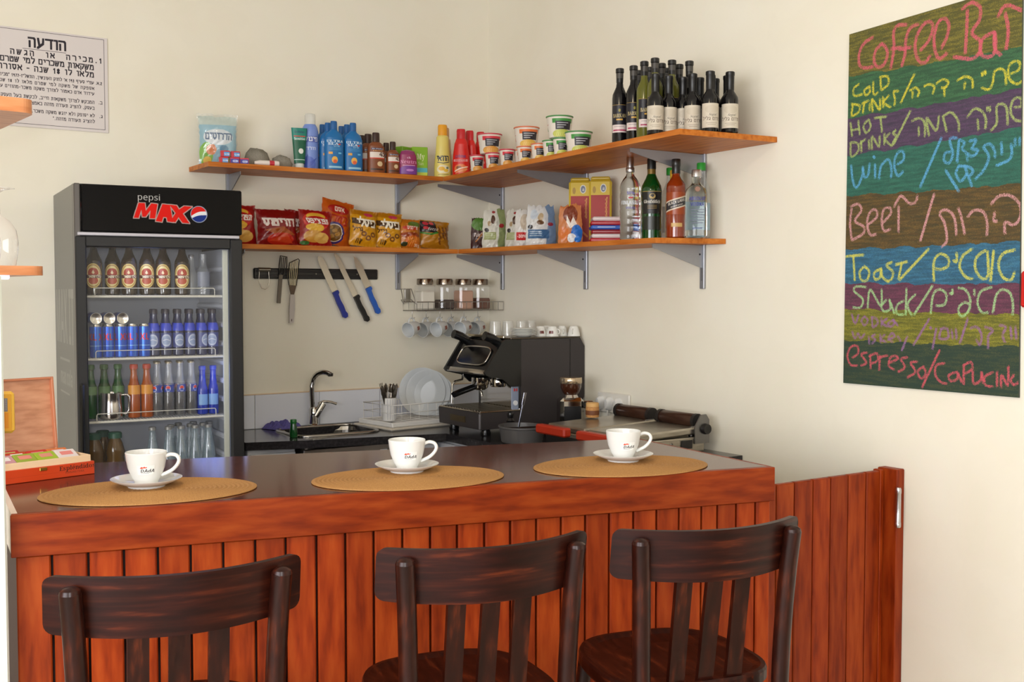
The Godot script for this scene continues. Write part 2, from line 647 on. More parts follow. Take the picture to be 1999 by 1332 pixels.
func _ready() -> void:
	var cam := Camera3D.new()
	cam.name = "camera"
	cam.position = CAM
	cam.rotation_degrees = Vector3(-2.5034, -33.5, 0)
	cam.fov = 34.4226
	cam.near = 0.02
	add_child(cam)
	cam.current = true
	var sky_mat := ProceduralSkyMaterial.new()
	sky_mat.sky_top_color = c8(120, 165, 220)
	sky_mat.sky_horizon_color = c8(214, 226, 236)
	sky_mat.ground_bottom_color = c8(150, 142, 130)
	sky_mat.ground_horizon_color = c8(206, 206, 200)
	sky_mat.energy_multiplier = SKY_ENERGY
	var sky := Sky.new()
	sky.sky_material = sky_mat
	var env := Environment.new()
	env.background_mode = Environment.BG_SKY
	env.sky = sky
	env.tonemap_mode = Environment.TONE_MAPPER_LINEAR
	env.tonemap_exposure = EXPOSURE
	env.sdfgi_enabled = true
	env.ssao_enabled = true
	env.ssil_enabled = true
	var we := WorldEnvironment.new()
	we.name = "surroundings"
	we.environment = env
	add_child(we)
	# daylight: the long window in the left wall and the glass front behind the photographer
	for w in [[Vector3(-5.53, 1.65, 4.7), -90.0, Vector2(3.4, 1.5), WINDOW_ENERGY], [Vector3(-3.55, 1.35, 7.28), 0.0, Vector2(3.0, 2.0), FRONT_ENERGY]]:
		var l := AreaLight3D.new()
		l.name = "daylight"
		l.area_size = w[2]
		l.position = w[0]
		l.rotation_degrees.y = w[1]
		l.light_color = c8(248, 250, 255)
		l.light_energy = w[3]
		l.area_range = 20.0
		l.area_attenuation = 2.0
		l.shadow_enabled = true
		add_child(l, true)
	# the small flash above the lens: its shadows fall a little below and to the right of near things
	var f := SpotLight3D.new()
	f.name = "camera_flash"
	f.position = CAM + Vector3(-0.05, 0.105, -0.02)
	f.rotation_degrees = cam.rotation_degrees
	f.spot_angle = 52.0
	f.spot_angle_attenuation = 0.6
	f.light_size = 0.025
	f.light_energy = FLASH_ENERGY
	f.spot_range = 20.0
	f.spot_attenuation = 2.0
	f.shadow_enabled = true
	add_child(f)
	build_room()
	build_bar()
	build_counter()
	build_shelves()
	build_fridge()
	build_stools()
	build_board()
	build_notice()
	build_bar_things()
	build_top_shelf()
	build_wine()
	build_snacks()
	build_coffee_bags()
	build_spirits()
	build_knives()
	build_jars()
	build_sink_things()
	build_machine()
	build_grill()
	build_glass_rack()

func build_room() -> void:
	var plaster_tex := noise_tex([c8(238, 231, 212), c8(241, 235, 218), c8(243, 238, 223)], [0.0, 0.5, 1.0], 0.012, 5, 256)
	var plaster := grain("plaster", plaster_tex, Vector3(0.5, 0.5, 0.5), 0.75, 0.0, 0.35)
	var white := mt(c8(240, 238, 232), 0.8)
	var H := 3.1
	var wb := struct("wall_back", bx(5.9, H, 0.15, 0.0), plaster, Vector3(-2.8, H / 2, -0.075), "cream plastered wall behind the fridge and sink")
	struct("wall_right", bx(0.15, H, 7.4, 0.0), plaster, Vector3(0.075, H / 2, 3.7), "cream plastered wall carrying the menu board")
	var wl := struct("wall_left", bx(0.15, 0.85, 7.4, 0.0), plaster, Vector3(-5.675, 0.425, 3.7))
	part(wl, "lintel", bx(0.15, 0.65, 7.4, 0.0), plaster, Vector3(0, 2.35, 0))
	part(wl, "pier", bx(0.15, 1.8, 2.95, 0.0), plaster, Vector3(0, 1.325, -2.225))
	part(wl, "pier", bx(0.15, 1.8, 0.95, 0.0), plaster, Vector3(0, 1.325, 3.225))
	struct("ceiling", bx(5.9, 0.15, 7.7, 0.0), white, Vector3(-2.8, H + 0.075, 3.7))
	var tile_tex := noise_tex([c8(170, 158, 140), c8(186, 176, 160), c8(196, 188, 174)], [0.0, 0.5, 1.0], 0.03, 8, 256)
	struct("floor", bx(5.9, 0.15, 7.7, 0.0), grain("floor", tile_tex, Vector3(1.5, 1.5, 1.5), 0.35), Vector3(-2.8, -0.075, 3.7))
	# the street side behind the photographer: piers, sill and lintel round two glazed openings
	var wf := struct("wall_front", bx(0.45, H, 0.15, 0.0), plaster, Vector3(-5.375, H / 2, 7.4))
	part(wf, "pier", bx(1.95, H, 0.15, 0.0), plaster, Vector3(4.4, 0, 0))
	part(wf, "lintel", bx(5.3, 0.7, 0.15, 0.0), plaster, Vector3(2.65, 1.2, 0))
	part(wf, "sill", bx(5.3, 0.3, 0.15, 0.0), plaster, Vector3(2.65, -1.4, 0))
	var frame := mt(c8(235, 235, 232), 0.4)
	var gl := pane(c8(255, 255, 255), 0.04)
	var n := 0
	for w in [[Vector3(-3.55, 0.33, 7.4), 0.0, 3.2, 2.0], [Vector3(-5.675, 0.88, 4.7), 90.0, 3.5, 1.5]]:
		n += 1
		var win := struct("window_%d" % n, bx(w[2], 0.06, 0.06), frame, w[0])
		win.rotation_degrees.y = w[1]
		var k := 3
		var hh: float = w[3]
		part(win, "window_frame", bx(w[2], 0.06, 0.06), frame, Vector3(0, hh + 0.04, 0))
		for i in k + 1:
			part(win, "mullion", bx(0.06, hh, 0.06), frame, Vector3((float(i) / k - 0.5) * (w[2] - 0.06), hh / 2 + 0.02, 0))
		for i in k:
			part(win, "pane", bx(w[2] / k - 0.08, hh - 0.03, 0.006, 0.0), gl, Vector3((i + 0.5 - k / 2.0) * (w[2] - 0.06) / k, hh / 2 + 0.02, 0))
	# the warm lamp on the ceiling over the room
	var lamp := thing("ceiling_lamp", "round opal ceiling lamp over the middle of the room", "lamp", Vector3(-2.6, H, 3.4))
	part(lamp, "rim", lathe(pf([0, -0.03, 0.2, -0.03, 0.215, -0.015, 0.215, 0.0, 0, 0.0]), 32), mt(c8(225, 222, 215), 0.3))
	var em := StandardMaterial3D.new()
	em.albedo_color = c8(255, 244, 222)
	em.emission_enabled = true
	em.emission = c8(255, 232, 190)
	em.emission_energy_multiplier = 2.5
	part(lamp, "lamp_shade", lathe(pf([0, -0.09, 0.08, -0.085, 0.15, -0.065, 0.185, -0.03, 0, -0.03]), 32), em)
	var ll := AreaLight3D.new()
	ll.name = "lamp_glow"
	ll.area_size = Vector2(0.36, 0.36)
	ll.position = Vector3(-2.6, H - 0.1, 3.4)
	ll.rotation_degrees.x = -90
	ll.light_color = c8(255, 232, 190)
	ll.light_energy = LAMP_ENERGY
	ll.area_range = 20.0
	ll.area_attenuation = 2.0
	ll.shadow_enabled = true
	add_child(ll)
	# glazed tiles over the worktop, one by one
	var glaze := mt(c8(234, 237, 246), 0.12)
	var glaze2 := mt(c8(229, 232, 242), 0.14)
	for i in 5:
		part(wb, "tile", bx(0.297, 0.146, 0.008, 0.0015), glaze if i % 2 == 0 else glaze2, Vector3(2.8 - 0.15 - i * 0.3, 1.036 - H / 2, 0.079), Vector3.ZERO, "white glazed tile" if i == 0 else "")
	part(wb, "tile_edge", bx(1.5, 0.005, 0.009, 0.001), mt(c8(226, 200, 170), 0.5), Vector3(2.8 - 0.75, 1.1115 - H / 2, 0.0795))

func build_bar() -> void:
	var cherry := noise_tex([c8(98, 30, 7), c8(126, 44, 10), c8(138, 53, 14), c8(152, 66, 22)], [0.0, 0.38, 0.62, 1.0], 0.022, 21, 256, 14.0, 5)
	var cherry_h := grain("cherry_h", cherry, Vector3(0.9, 5.5, 5.5), 0.42, 0.0, 0.3)
	var cherry_b := noise_tex([c8(116, 38, 9), c8(146, 54, 14), c8(158, 63, 18), c8(170, 76, 26)], [0.0, 0.38, 0.62, 1.0], 0.022, 22, 256, 14.0, 5)
	var boards := []
	for i in 4:
		var g := grain("cherry_v%d" % i, cherry_b, Vector3(5.0, 0.75, 5.0), 0.45, 0.0, 0.3).duplicate()
		g.uv1_offset = Vector3(0.31 * i, 0.23 * i, 0.17 * i)
		g.albedo_color = [Color(1, 1, 1), Color(0.93, 0.89, 0.86), Color(1, 0.96, 0.94), Color(0.9, 0.86, 0.83)][i]
		boards.append(g)
	var dark := mt(c8(52, 22, 14), 0.6)
	var top_tex := noise_tex([c8(70, 28, 18), c8(82, 34, 22), c8(92, 40, 26)], [0.0, 0.5, 1.0], 0.02, 31, 256, 10.0)
	var top_mat := grain("bar_top", top_tex, Vector3(0.8, 4.0, 4.0), 0.14, 0.0, 0.4)
	var FL := Vector2(-2.514, 2.164)
	var FR := Vector2(-0.76, 2.584)
	var BR := Vector2(-0.689, 1.951)
	var BL := Vector2(-2.451, 1.47)
	var dir := (FR - FL).normalized()
	var turn := -rad_to_deg(atan2(dir.y, dir.x))
	var bar := thing("bar_counter", "cherry wood bar counter clad in vertical tongue-and-groove boards", "bar counter", Vector3(FL.x, 0, FL.y), turn)
	# in the bar's own axes x runs along the front, z towards the stools
	var L := FL.distance_to(FR)
	var loc := func(p: Vector2) -> Vector2:
		var q := p - FL
		return Vector2(q.dot(dir), q.dot(Vector2(-dir.y, dir.x)))
	var br: Vector2 = loc.call(BR)
	var bl: Vector2 = loc.call(BL)
	var b := [Vector3(0.012, 1.078, -0.02), Vector3(L - 0.012, 1.078, -0.02), Vector3(br.x - 0.004, 1.078, br.y), Vector3(bl.x + 0.012, 1.078, bl.y)]
	var t := []
	for p in b:
		t.append(p + Vector3(0, 0.022, 0))
	part(bar, "worktop", hexm(b, t).done(), top_mat, Vector3.ZERO, Vector3.ZERO, "dark polished worktop")
	part(bar, "fascia", bxm(L, 0.0875, 0.02, 0.0015).moved(at(L / 2, 1.05625, -0.01)).done(), cherry_h)
	part(bar, "end_cap", hexm([Vector3(0, 1.0125, -0.02), Vector3(0.012, 1.0125, -0.02), Vector3(bl.x + 0.012, 1.0125, bl.y), Vector3(bl.x, 1.0125, bl.y)], [Vector3(0, 1.1, -0.02), Vector3(0.012, 1.1, -0.02), Vector3(bl.x + 0.012, 1.1, bl.y), Vector3(bl.x, 1.1, bl.y)]).done(), mt(c8(238, 226, 212), 0.35), Vector3.ZERO, Vector3.ZERO, "pale end of the worktop")
	part(bar, "end_cap", hexm([Vector3(L - 0.012, 1.0125, -0.02), Vector3(L, 1.0125, -0.02), Vector3(br.x, 1.0125, br.y), Vector3(br.x - 0.012, 1.0125, br.y)], [Vector3(L - 0.012, 1.1, -0.02), Vector3(L, 1.1, -0.02), Vector3(br.x, 1.1, br.y), Vector3(br.x - 0.012, 1.1, br.y)]).done(), cherry_h)
	part(bar, "carcass", hexm([Vector3(0.03, 0, -0.045), Vector3(L - 0.03, 0, -0.045), Vector3(br.x - 0.03, 0, br.y + 0.05), Vector3(bl.x + 0.04, 0, bl.y + 0.05)], [Vector3(0.03, 1.078, -0.045), Vector3(L - 0.03, 1.078, -0.045), Vector3(br.x - 0.03, 1.078, br.y + 0.05), Vector3(bl.x + 0.04, 1.078, bl.y + 0.05)]).done(), dark)
	var g := [0.006, .076, .146, .216, .284, .351, .419, .487, .553, .621, .686, .751, .818, .884, .949, 1.016, 1.081, 1.147, 1.211, 1.275, 1.339, 1.405, 1.469, 1.532, 1.596, 1.642, 1.697, 1.754, 1.8]
	for i in g.size() - 1:
		var w: float = g[i + 1] - g[i] - 0.005
		part(bar, "board", bxm(w, 1.0115, 0.022, 0.003).moved(at((g[i] + g[i + 1]) / 2, 0.50625, -0.022)).done(), boards[(i * 7 + i / 3) % 4])
	# the low gate between bar and wall
	var gate := thing("swing_gate", "low cherry board gate closing the gap between bar and wall", "gate", Vector3(-0.70, 0.05, 2.36))
	var gx := [0.0, 0.06, 0.125, 0.189, 0.264, 0.344, 0.421, 0.5, 0.582, 0.648]
	for i in gx.size() - 1:
		part(gate, "board", bxm(gx[i + 1] - gx[i] - 0.005, 0.947, 0.02, 0.003).moved(at((gx[i] + gx[i + 1]) / 2, 0.4735, -0.01)).done(), boards[(i * 5 + 1) % 4])
	part(gate, "backing", bxm(0.646, 0.94, 0.012, 0.001).moved(at(0.324, 0.4735, -0.026)).done(), dark)
	part(gate, "stile", bxm(0.016, 0.95, 0.03, 0.002).moved(at(0.654, 0.475, -0.013)).done(), boards[2])
	var post := thing("gate_post", "narrow cherry post fixed to the wall beside the gate", "post", Vector3(-0.018, 0, 2.372))
	part(post, "upright", bxm(0.036, 1.005, 0.075, 0.003).moved(at(0, 0.5025, 0)).done(), boards[1])
	var hinge := part(post, "hinge", lathe(pf([0, 0, 0.008, 0, 0.0095, 0.003, 0.0095, 0.014, 0.0088, 0.015, 0.0088, 0.105, 0.0095, 0.106, 0.0095, 0.118, 0.007, 0.124, 0, 0.124]), 16), mt(c8(205, 205, 210), 0.22, 1.0), Vector3(-0.022, 0.828, 0.045), Vector3.ZERO, "chrome barrel hinge")
	part(hinge, "leaf", bx(0.018, 0.1, 0.003, 0.0005), mt(c8(190, 190, 195), 0.3, 1.0), Vector3(0.008, 0.06, -0.0075))

func build_counter() -> void:
	var stone_tex := noise_tex([c8(30, 29, 31), c8(44, 42, 44), c8(62, 60, 62)], [0.0, 0.6, 1.0], 0.09, 41, 256)
	var stone := grain("stone", stone_tex, Vector3(3, 3, 3), 0.16)
	var steel := mt(c8(170, 166, 160), 0.24, 1.0)
	var H := 0.962
	var T := 0.032
	var wt := thing("stone_worktop", "dark polished stone worktop turning the corner under the shelves", "worktop", Vector3(0, H - T, 0))
	# back run, left open for the basin, in four slabs round the hole
	var fz := func(x: float) -> float: return lerpf(0.42, 0.59, (x + 1.385) / 0.8)
	var sl := func(x0: float, x1: float, z0: float, z1a: float, z1b: float) -> Mb:
		return hexm([Vector3(x0, 0, z1a), Vector3(x1, 0, z1b), Vector3(x1, 0, z0), Vector3(x0, 0, z0)], [Vector3(x0, T, z1a), Vector3(x1, T, z1b), Vector3(x1, T, z0), Vector3(x0, T, z0)])
	var m: Mb = sl.call(-1.385, -1.145, 0.003, 0.40, fz.call(-1.145))
	m.add(sl.call(-0.785, -0.585, 0.003, fz.call(-0.785), 0.59))
	m.add(sl.call(-1.145, -0.785, 0.003, 0.085, 0.085))
	m.add(sl.call(-1.145, -0.785, 0.385, fz.call(-1.145), fz.call(-0.785)))
	part(wt, "slab", m.done(), stone)
	var m2: Mb = sl.call(-0.585, -0.003, 0.003, 1.72, 1.72)
	part(wt, "slab", m2.done(), stone)
	var sink := thing("sink_basin", "stainless steel basin set into the dark worktop", "sink", Vector3(-0.965, H, 0.235))
	var ring := []
	for i in 40:
		var a := TAU * i / 40.0
		ring.append(Vector3(signf(cos(a)) * pow(absf(cos(a)), 0.35) * 0.186, 0.002, signf(sin(a)) * pow(absf(sin(a)), 0.35) * 0.156))
	part(sink, "rim", tube(ring, 0.007, 8, true), steel)
	var bm := Mb.new()
	for i in 40:
		var j := (i + 1) % 40
		for k in 5:
			var q := func(ii: int, kk: int) -> Vector3:
				var s: float = [1.0, 0.97, 0.94, 0.86, 0.6, 0.0][kk]
				var y: float = [0.002, -0.02, -0.12, -0.145, -0.15, -0.153][kk]
				return Vector3(ring[ii].x * s, y, ring[ii].z * s)
			var p := [q.call(i, k), q.call(i, k + 1), q.call(j, k + 1), q.call(j, k)]
			if k == 4:
				bm.flat(p[0], p[3], p[1])
			else:
				bm.quad(p[0], p[3], p[2], p[1])
	part(sink, "bowl", bm.done(), steel)
	part(sink, "drain", lathe(pf([0, 0, 0.035, 0, 0.04, 0.003, 0.03, 0.004, 0, 0.002]), 20), mt(c8(120, 118, 116), 0.3, 1.0), Vector3(0, -0.152, 0))
	# cupboards under the worktop
	var white := mt(c8(225, 225, 228), 0.4)
	var u := thing("base_cabinet", "white base cabinet under the left end of the worktop", "cabinet", Vector3(-1.27, 0, 0.2))
	part(u, "body", bx0(0.2, 0.93, 0.36), white)
	part(u, "door", bx0(0.19, 0.8, 0.018), white, Vector3(0, 0.11, 0.19))
	var d := thing("dishwasher", "stainless undercounter dishwasher with a small white label below the sink", "dishwasher", Vector3(-0.935, 0, 0.235))
	part(d, "body", bx0(0.45, 0.79, 0.4), mt(c8(60, 60, 62), 0.5))
	part(d, "control_panel", bx0(0.45, 0.12, 0.012), mt(c8(150, 142, 136), 0.3, 1.0), Vector3(0, 0.80, 0.206))
	part(d, "door", bx0(0.45, 0.68, 0.014), mt(c8(160, 155, 150), 0.3, 1.0), Vector3(0, 0.1, 0.207))
	part(d, "sticker", bx(0.032, 0.034, 0.001, 0.0), mt(c8(215, 215, 218), 0.6), Vector3(0.13, 0.88, 0.2125))
	var e := thing("corner_cabinet", "white cabinet filling the corner under the stone worktop", "cabinet", Vector3(-0.28, 0, 0.86))
	part(e, "body", bx0(0.5, 0.93, 1.66), white)
	for i in 3:
		var dr := part(e, "door", bx0(0.018, 0.8, 0.54), white, Vector3(-0.259, 0.11, -0.545 + i * 0.55))
		part(dr, "handle", tube([Vector3(-0.009, 0.7, 0.2), Vector3(-0.03, 0.7, 0.2), Vector3(-0.03, 0.7, 0.1), Vector3(-0.009, 0.7, 0.1)], 0.004), steel)
	var f := thing("filler_cabinet", "narrow white cabinet between dishwasher and corner unit", "cabinet", Vector3(-0.635, 0, 0.25))
	part(f, "body", bx0(0.12, 0.93, 0.46), white)
	part(f, "door", bx0(0.115, 0.8, 0.018), white, Vector3(0, 0.11, 0.24))

func build_shelves() -> void:
	var pine := noise_tex([c8(160, 84, 24), c8(190, 108, 40), c8(202, 122, 50), c8(214, 138, 66)], [0.0, 0.4, 0.7, 1.0], 0.02, 51, 256, 10.0, 5)
	var px_ := grain("pine_x", pine, Vector3(0.7, 7, 7), 0.42, 0.0, 0.32)
	var pz := grain("pine_z", pine, Vector3(7, 7, 0.7), 0.42, 0.0, 0.32)
	var T := 0.019
	var hb := func(c: Array, y: Array) -> ArrayMesh:
		var b := []
		var t := []
		for i in 4:
			b.append(Vector3(c[i].x, y[i] - T, c[i].y)); t.append(Vector3(c[i].x, y[i], c[i].y))
		return hexm(b, t).done()
	var g := "varnished pine wall shelves"
	solo("wall_shelf", "upper pine shelf on the back wall above the fridge", "shelf", hb.call([Vector2(-1.47, 0.25), Vector2(-0.403, 0.255), Vector2(-0.403, 0.002), Vector2(-1.47, 0.002)], [2.07, 2.07, 2.07, 2.07]), px_, Vector3.ZERO, 0, g)
	solo("wall_shelf", "upper deep pine shelf on the right wall under the wine bottles", "shelf", hb.call([Vector2(-0.402, 0.256), Vector2(-0.415, 1.83), Vector2(-0.002, 1.87), Vector2(-0.002, 0.002)], [2.07, 2.09, 2.09, 2.07]), pz, Vector3.ZERO, 0, g)
	solo("wall_shelf", "lower pine shelf on the back wall holding the snack bags", "shelf", hb.call([Vector2(-1.44, 0.25), Vector2(-0.318, 0.24), Vector2(-0.318, 0.002), Vector2(-1.44, 0.002)], [1.748, 1.748, 1.748, 1.748]), px_, Vector3.ZERO, 0, g)
	solo("wall_shelf", "lower pine shelf on the right wall holding the spirit bottles", "shelf", hb.call([Vector2(-0.317, 0.241), Vector2(-0.275, 1.55), Vector2(-0.002, 1.625), Vector2(-0.002, 0.002)], [1.748, 1.748, 1.748, 1.748]), pz, Vector3.ZERO, 0, g)
	# slotted uprights with brackets; local +z points away from the wall
	var grey := mt(c8(158, 160, 166), 0.38, 0.6)
	var up := func(pos: Vector3, turn: float, label: String, d1: float, d2: float, dy := 0.0) -> void:
		var o := thing("shelf_upright", label, "shelf bracket", pos, turn, "grey shelf uprights")
		var rail := part(o, "rail", bxm(0.024, 0.56, 0.012, 0.002).moved(at(0, 0.28, 0.0065)).done(), grey)
		part(rail, "slot", bxm(0.004, 0.5, 0.002, 0.0).moved(at(0, 0.28, 0.0118)).done(), mt(c8(90, 92, 98), 0.5))
		for k in 2:
			var y: float = [1.748 - T, 2.07 - T + dy][k] - 1.565
			var dep: float = [d1, d2][k]
			var arm := part(o, "bracket", slabm([Vector2(0.012, y - 0.001), Vector2(dep, y - 0.001), Vector2(dep, y - 0.014), Vector2(0.018, y - 0.085), Vector2(0.012, y - 0.085)], 0.004).moved(Transform3D(Basis(Vector3.UP, -PI / 2), Vector3.ZERO)).done(), grey)
			part(arm, "screw", lathe(pf([0, 0, 0.004, 0, 0.003, 0.002, 0, 0.002]), 8), mt(c8(60, 60, 64), 0.4, 0.8), Vector3(0.002, y - 0.035, 0.024), Vector3(0, 0, -90))
	up.call(Vector3(-1.304, 1.565, 0), 0, "grey slotted upright behind the fridge top", 0.19, 0.15)
	up.call(Vector3(-0.504, 1.565, 0), 0, "grey slotted upright on the back wall beside the knife rail", 0.20, 0.20)
	up.call(Vector3(0, 1.565, 0.131), -90, "grey slotted upright on the right wall nearest the corner", 0.26, 0.36)
	up.call(Vector3(0, 1.565, 0.789), -90, "grey slotted upright in the middle of the right wall shelves", 0.26, 0.36, 0.006)
	up.call(Vector3(0, 1.565, 1.51), -90, "grey slotted upright at the bottle end of the shelves", 0.255, 0.36, 0.015)

# ---------------------------------------------------------------- fridge
func bottle_pr(r: float, h: float, neck: float, shoulder := 0.55, cap := 0.0) -> Array:
	# plain bottle outline: body radius r, height h, neck radius; shoulder starts at that share of h
	return pf([0, 0.002, r * 0.85, 0, r, r * 0.14, r, h * shoulder, r * 0.93, h * (shoulder + 0.06), r * 0.72, h * (shoulder + 0.13), neck * 1.15, h * (shoulder + 0.22), neck, h * (shoulder + 0.28), neck, h * (0.97 - cap), neck * 1.12, h * (0.975 - cap), neck * 1.12, h * (1.0 - cap), 0, h * (1.0 - cap)])

func cap_m(r: float, h: float) -> ArrayMesh:
	return lathe(pf([0, 0, r, 0, r, h * 0.8, r * 0.85, h, 0, h]), 14)

func build_fridge() -> void:
	var W := 0.577
	var TH := -4.3
	var O := Vector3(-2.052, 0, 0.6)
	var black := mt(c8(16, 16, 18), 0.22)
	var matt := mt(c8(24, 24, 26), 0.5)
	var white := mt(c8(206, 210, 218), 0.35)
	var fr := thing("drinks_fridge", "tall black glass-door drinks fridge with a red and white logo header", "fridge", O, TH)
	# side print
	var side := cv(256, 860, c8(74, 74, 71))
	words(side, "MAX IT", 18, 250, 86, c8(126, 126, 122), "Droid Sans", true, 0.58)
	box(side, 60, 275, 130, 4, c8(124, 124, 120))
	words(side, "max cola", 66, 318, 26, c8(124, 124, 120))
	box(side, 60, 330, 120, 3, c8(124, 124, 120))
	oval(side, 150, 600, 62, 92, c8(136, 136, 132))
	oval(side, 150, 600, 56, 85, c8(104, 40, 44))
	fillpoly(side, [Vector2(94, 590), Vector2(150, 620), Vector2(206, 560), Vector2(208, 612), Vector2(150, 668), Vector2(96, 628)], c8(136, 136, 132))
	fillpoly(side, [Vector2(96, 630), Vector2(150, 668), Vector2(206, 614), Vector2(190, 660), Vector2(150, 688), Vector2(112, 666)], c8(48, 56, 90))
	for k in 8:
		oval(side, 224, 700 + k * 18, 4, 4, c8(118, 104, 62))
	var side_mat := printed(side, 0.3)
	var case_ := part(fr, "case", bxm(0.02, 1.92, 0.52, 0.003).moved(at(0.01, 0.965, -0.29)).done(), side_mat, Vector3.ZERO, Vector3.ZERO, "printed grey side panel")
	part(case_, "side_panel", bxm(0.02, 1.92, 0.52, 0.003).moved(at(W - 0.01, 0.965, -0.29)).done(), matt)
	part(case_, "back_panel", bxm(W - 0.04, 1.92, 0.02, 0.0).moved(at(W / 2, 0.965, -0.54)).done(), white)
	part(case_, "roof", bxm(W - 0.04, 0.2, 0.51, 0.0).moved(at(W / 2, 1.825, -0.275)).done(), matt)
	part(case_, "floor_panel", bxm(W - 0.04, 0.14, 0.51, 0.0).moved(at(W / 2, 0.08, -0.275)).done(), matt)
	part(case_, "corner_strip", bxm(0.022, 1.92, 0.03, 0.004).moved(at(0.011, 0.965, -0.016)).done(), mt(c8(96, 92, 90), 0.3, 0.3))
	# header with the logo
	var hd := cv(1024, 300, c8(17, 16, 17))
	words(hd, "pepsi", 345, 88, 40, c8(190, 188, 186), "Droid Sans", false, 1.1)
	var mx := [[Vector2(318, 205), Vector2(350, 108), Vector2(388, 108), Vector2(394, 158), Vector2(430, 108), Vector2(468, 112), Vector2(452, 205), Vector2(418, 205), Vector2(424, 152), Vector2(392, 196), Vector2(372, 196), Vector2(366, 150), Vector2(348, 205)],
		[Vector2(456, 222), Vector2(500, 110), Vector2(548, 114), Vector2(566, 226), Vector2(530, 222), Vector2(526, 196), Vector2(504, 194), Vector2(494, 226)],
		[Vector2(544, 112), Vector2(590, 116), Vector2(606, 142), Vector2(640, 118), Vector2(690, 120), Vector2(630, 168), Vector2(672, 230), Vector2(628, 228), Vector2(602, 192), Vector2(580, 226), Vector2(548, 220), Vector2(584, 166)]]
	for p in mx:
		var cen := Vector2.ZERO
		for q in p:
			cen += q / p.size()
		stroke(hd, p + [p[0]], 11, c8(176, 150, 146))
	for p in mx:
		fillpoly(hd, p, c8(216, 30, 24))
	oval(hd, 735, 168, 56, 56, c8(150, 158, 180))
	oval(hd, 735, 168, 51, 51, c8(226, 228, 232))
	for y in range(118, 219):
		var s := sqrt(maxf(0.0, 51.0 * 51.0 - pow(y - 168.0, 2)))
		for x in range(int(735 - s), int(735 + s)):
			var k := (x - 735) * 0.45 + 10.0 * sin((x - 690) * 0.04)
			if y - 168 < -8 - k * 0.8:
				hd.set_pixel(x, y, c8(214, 34, 30))
			elif y - 168 > 14 - k * 0.6:
				hd.set_pixel(x, y, c8(30, 52, 130))
	var hm := printed(hd, 0.18)
	hm.metallic_specular = 0.25
	var head := part(fr, "header", bxm(W - 0.024, 0.162, 0.03, 0.004).moved(at(W / 2 + 0.012, 1.842, -0.014)).done(), hm, Vector3.ZERO, Vector3.ZERO, "glossy black header with red and white logo")
	part(head, "trim_strip", bxm(W - 0.02, 0.011, 0.03, 0.002).moved(at(W / 2, 1.753, -0.013)).done(), mt(c8(196, 194, 204), 0.3, 0.2))
	# door: frame, gasket, glass, handle
	var door := part(fr, "door", bxm(0.036, 1.6, 0.034, 0.004).moved(at(0.02, 0.945, -0.014)).done(), matt)
	part(door, "stile", bxm(0.044, 1.6, 0.034, 0.004).moved(at(W - 0.022, 0.945, -0.014)).done(), matt)
	part(door, "top_rail", bxm(W - 0.08, 0.036, 0.034, 0.003).moved(at(W / 2 - 0.004, 1.727, -0.014)).done(), matt)
	part(door, "bottom_rail", bxm(W - 0.08, 0.06, 0.034, 0.003).moved(at(W / 2 - 0.004, 0.175, -0.014)).done(), matt)
	part(door, "glass", bx(W - 0.078, 1.506, 0.004, 0.0), pane_soft(), Vector3(W / 2 - 0.004, 0.957, -0.016))
	part(door, "handle", bxm(0.016, 0.36, 0.022, 0.006).moved(at(0.014, 1.06, 0.012)).done(), black)
	part(door, "gasket", bxm(0.02, 1.5, 0.012, 0.002).moved(at(W - 0.056, 0.957, -0.032)).done(), mt(c8(196, 200, 190), 0.5))
	# lining with shelf lugs on the right
	var lining := part(fr, "lining", bxm(0.012, 1.55, 0.46, 0.0).moved(at(W - 0.028, 0.94, -0.29)).done(), white)
	part(lining, "lining_left", bxm(0.012, 1.55, 0.46, 0.0).moved(at(0.028, 0.94, -0.29)).done(), white)
	for i in 13:
		part(lining, "shelf_lug", bxm(0.02, 0.022, 0.42, 0.006).moved(at(W - 0.043, 0.80 + i * 0.07, -0.28)).done(), white)
	# interior tube lamp behind the frame
	var tube_mat := StandardMaterial3D.new()
	tube_mat.albedo_color = c8(235, 240, 255)
	tube_mat.emission_enabled = true
	tube_mat.emission = c8(205, 218, 255)
	tube_mat.emission_energy_multiplier = 0.5
	part(fr, "lamp_tube", lathem(pf([0, 0, 0.008, 0, 0.008, 0.9, 0, 0.9]), 10).moved(at(W - 0.052, 0.75, -0.058)).done(), tube_mat)
	var il := OmniLight3D.new()
	il.name = "fridge_glow"
	il.light_color = c8(160, 182, 255)
	il.light_energy = 0.014
	il.light_size = 0.1
	il.omni_range = 5.0
	il.omni_attenuation = 2.0
	il.shadow_enabled = true
	add_child(il)
	var X := Transform3D(Basis(Vector3.UP, deg_to_rad(TH)), O)
	il.position = X * Vector3(W - 0.075, 1.25, -0.06)
	var il2 := il.duplicate()
	il2.name = "fridge_glow_low"
	add_child(il2)
	il2.position = X * Vector3(0.25, 1.66, -0.075)
	# wire shelves with a front guard
	var wire := mt(c8(206, 204, 192), 0.4)
	var ys := [1.543, 1.322, 1.1, 0.872]
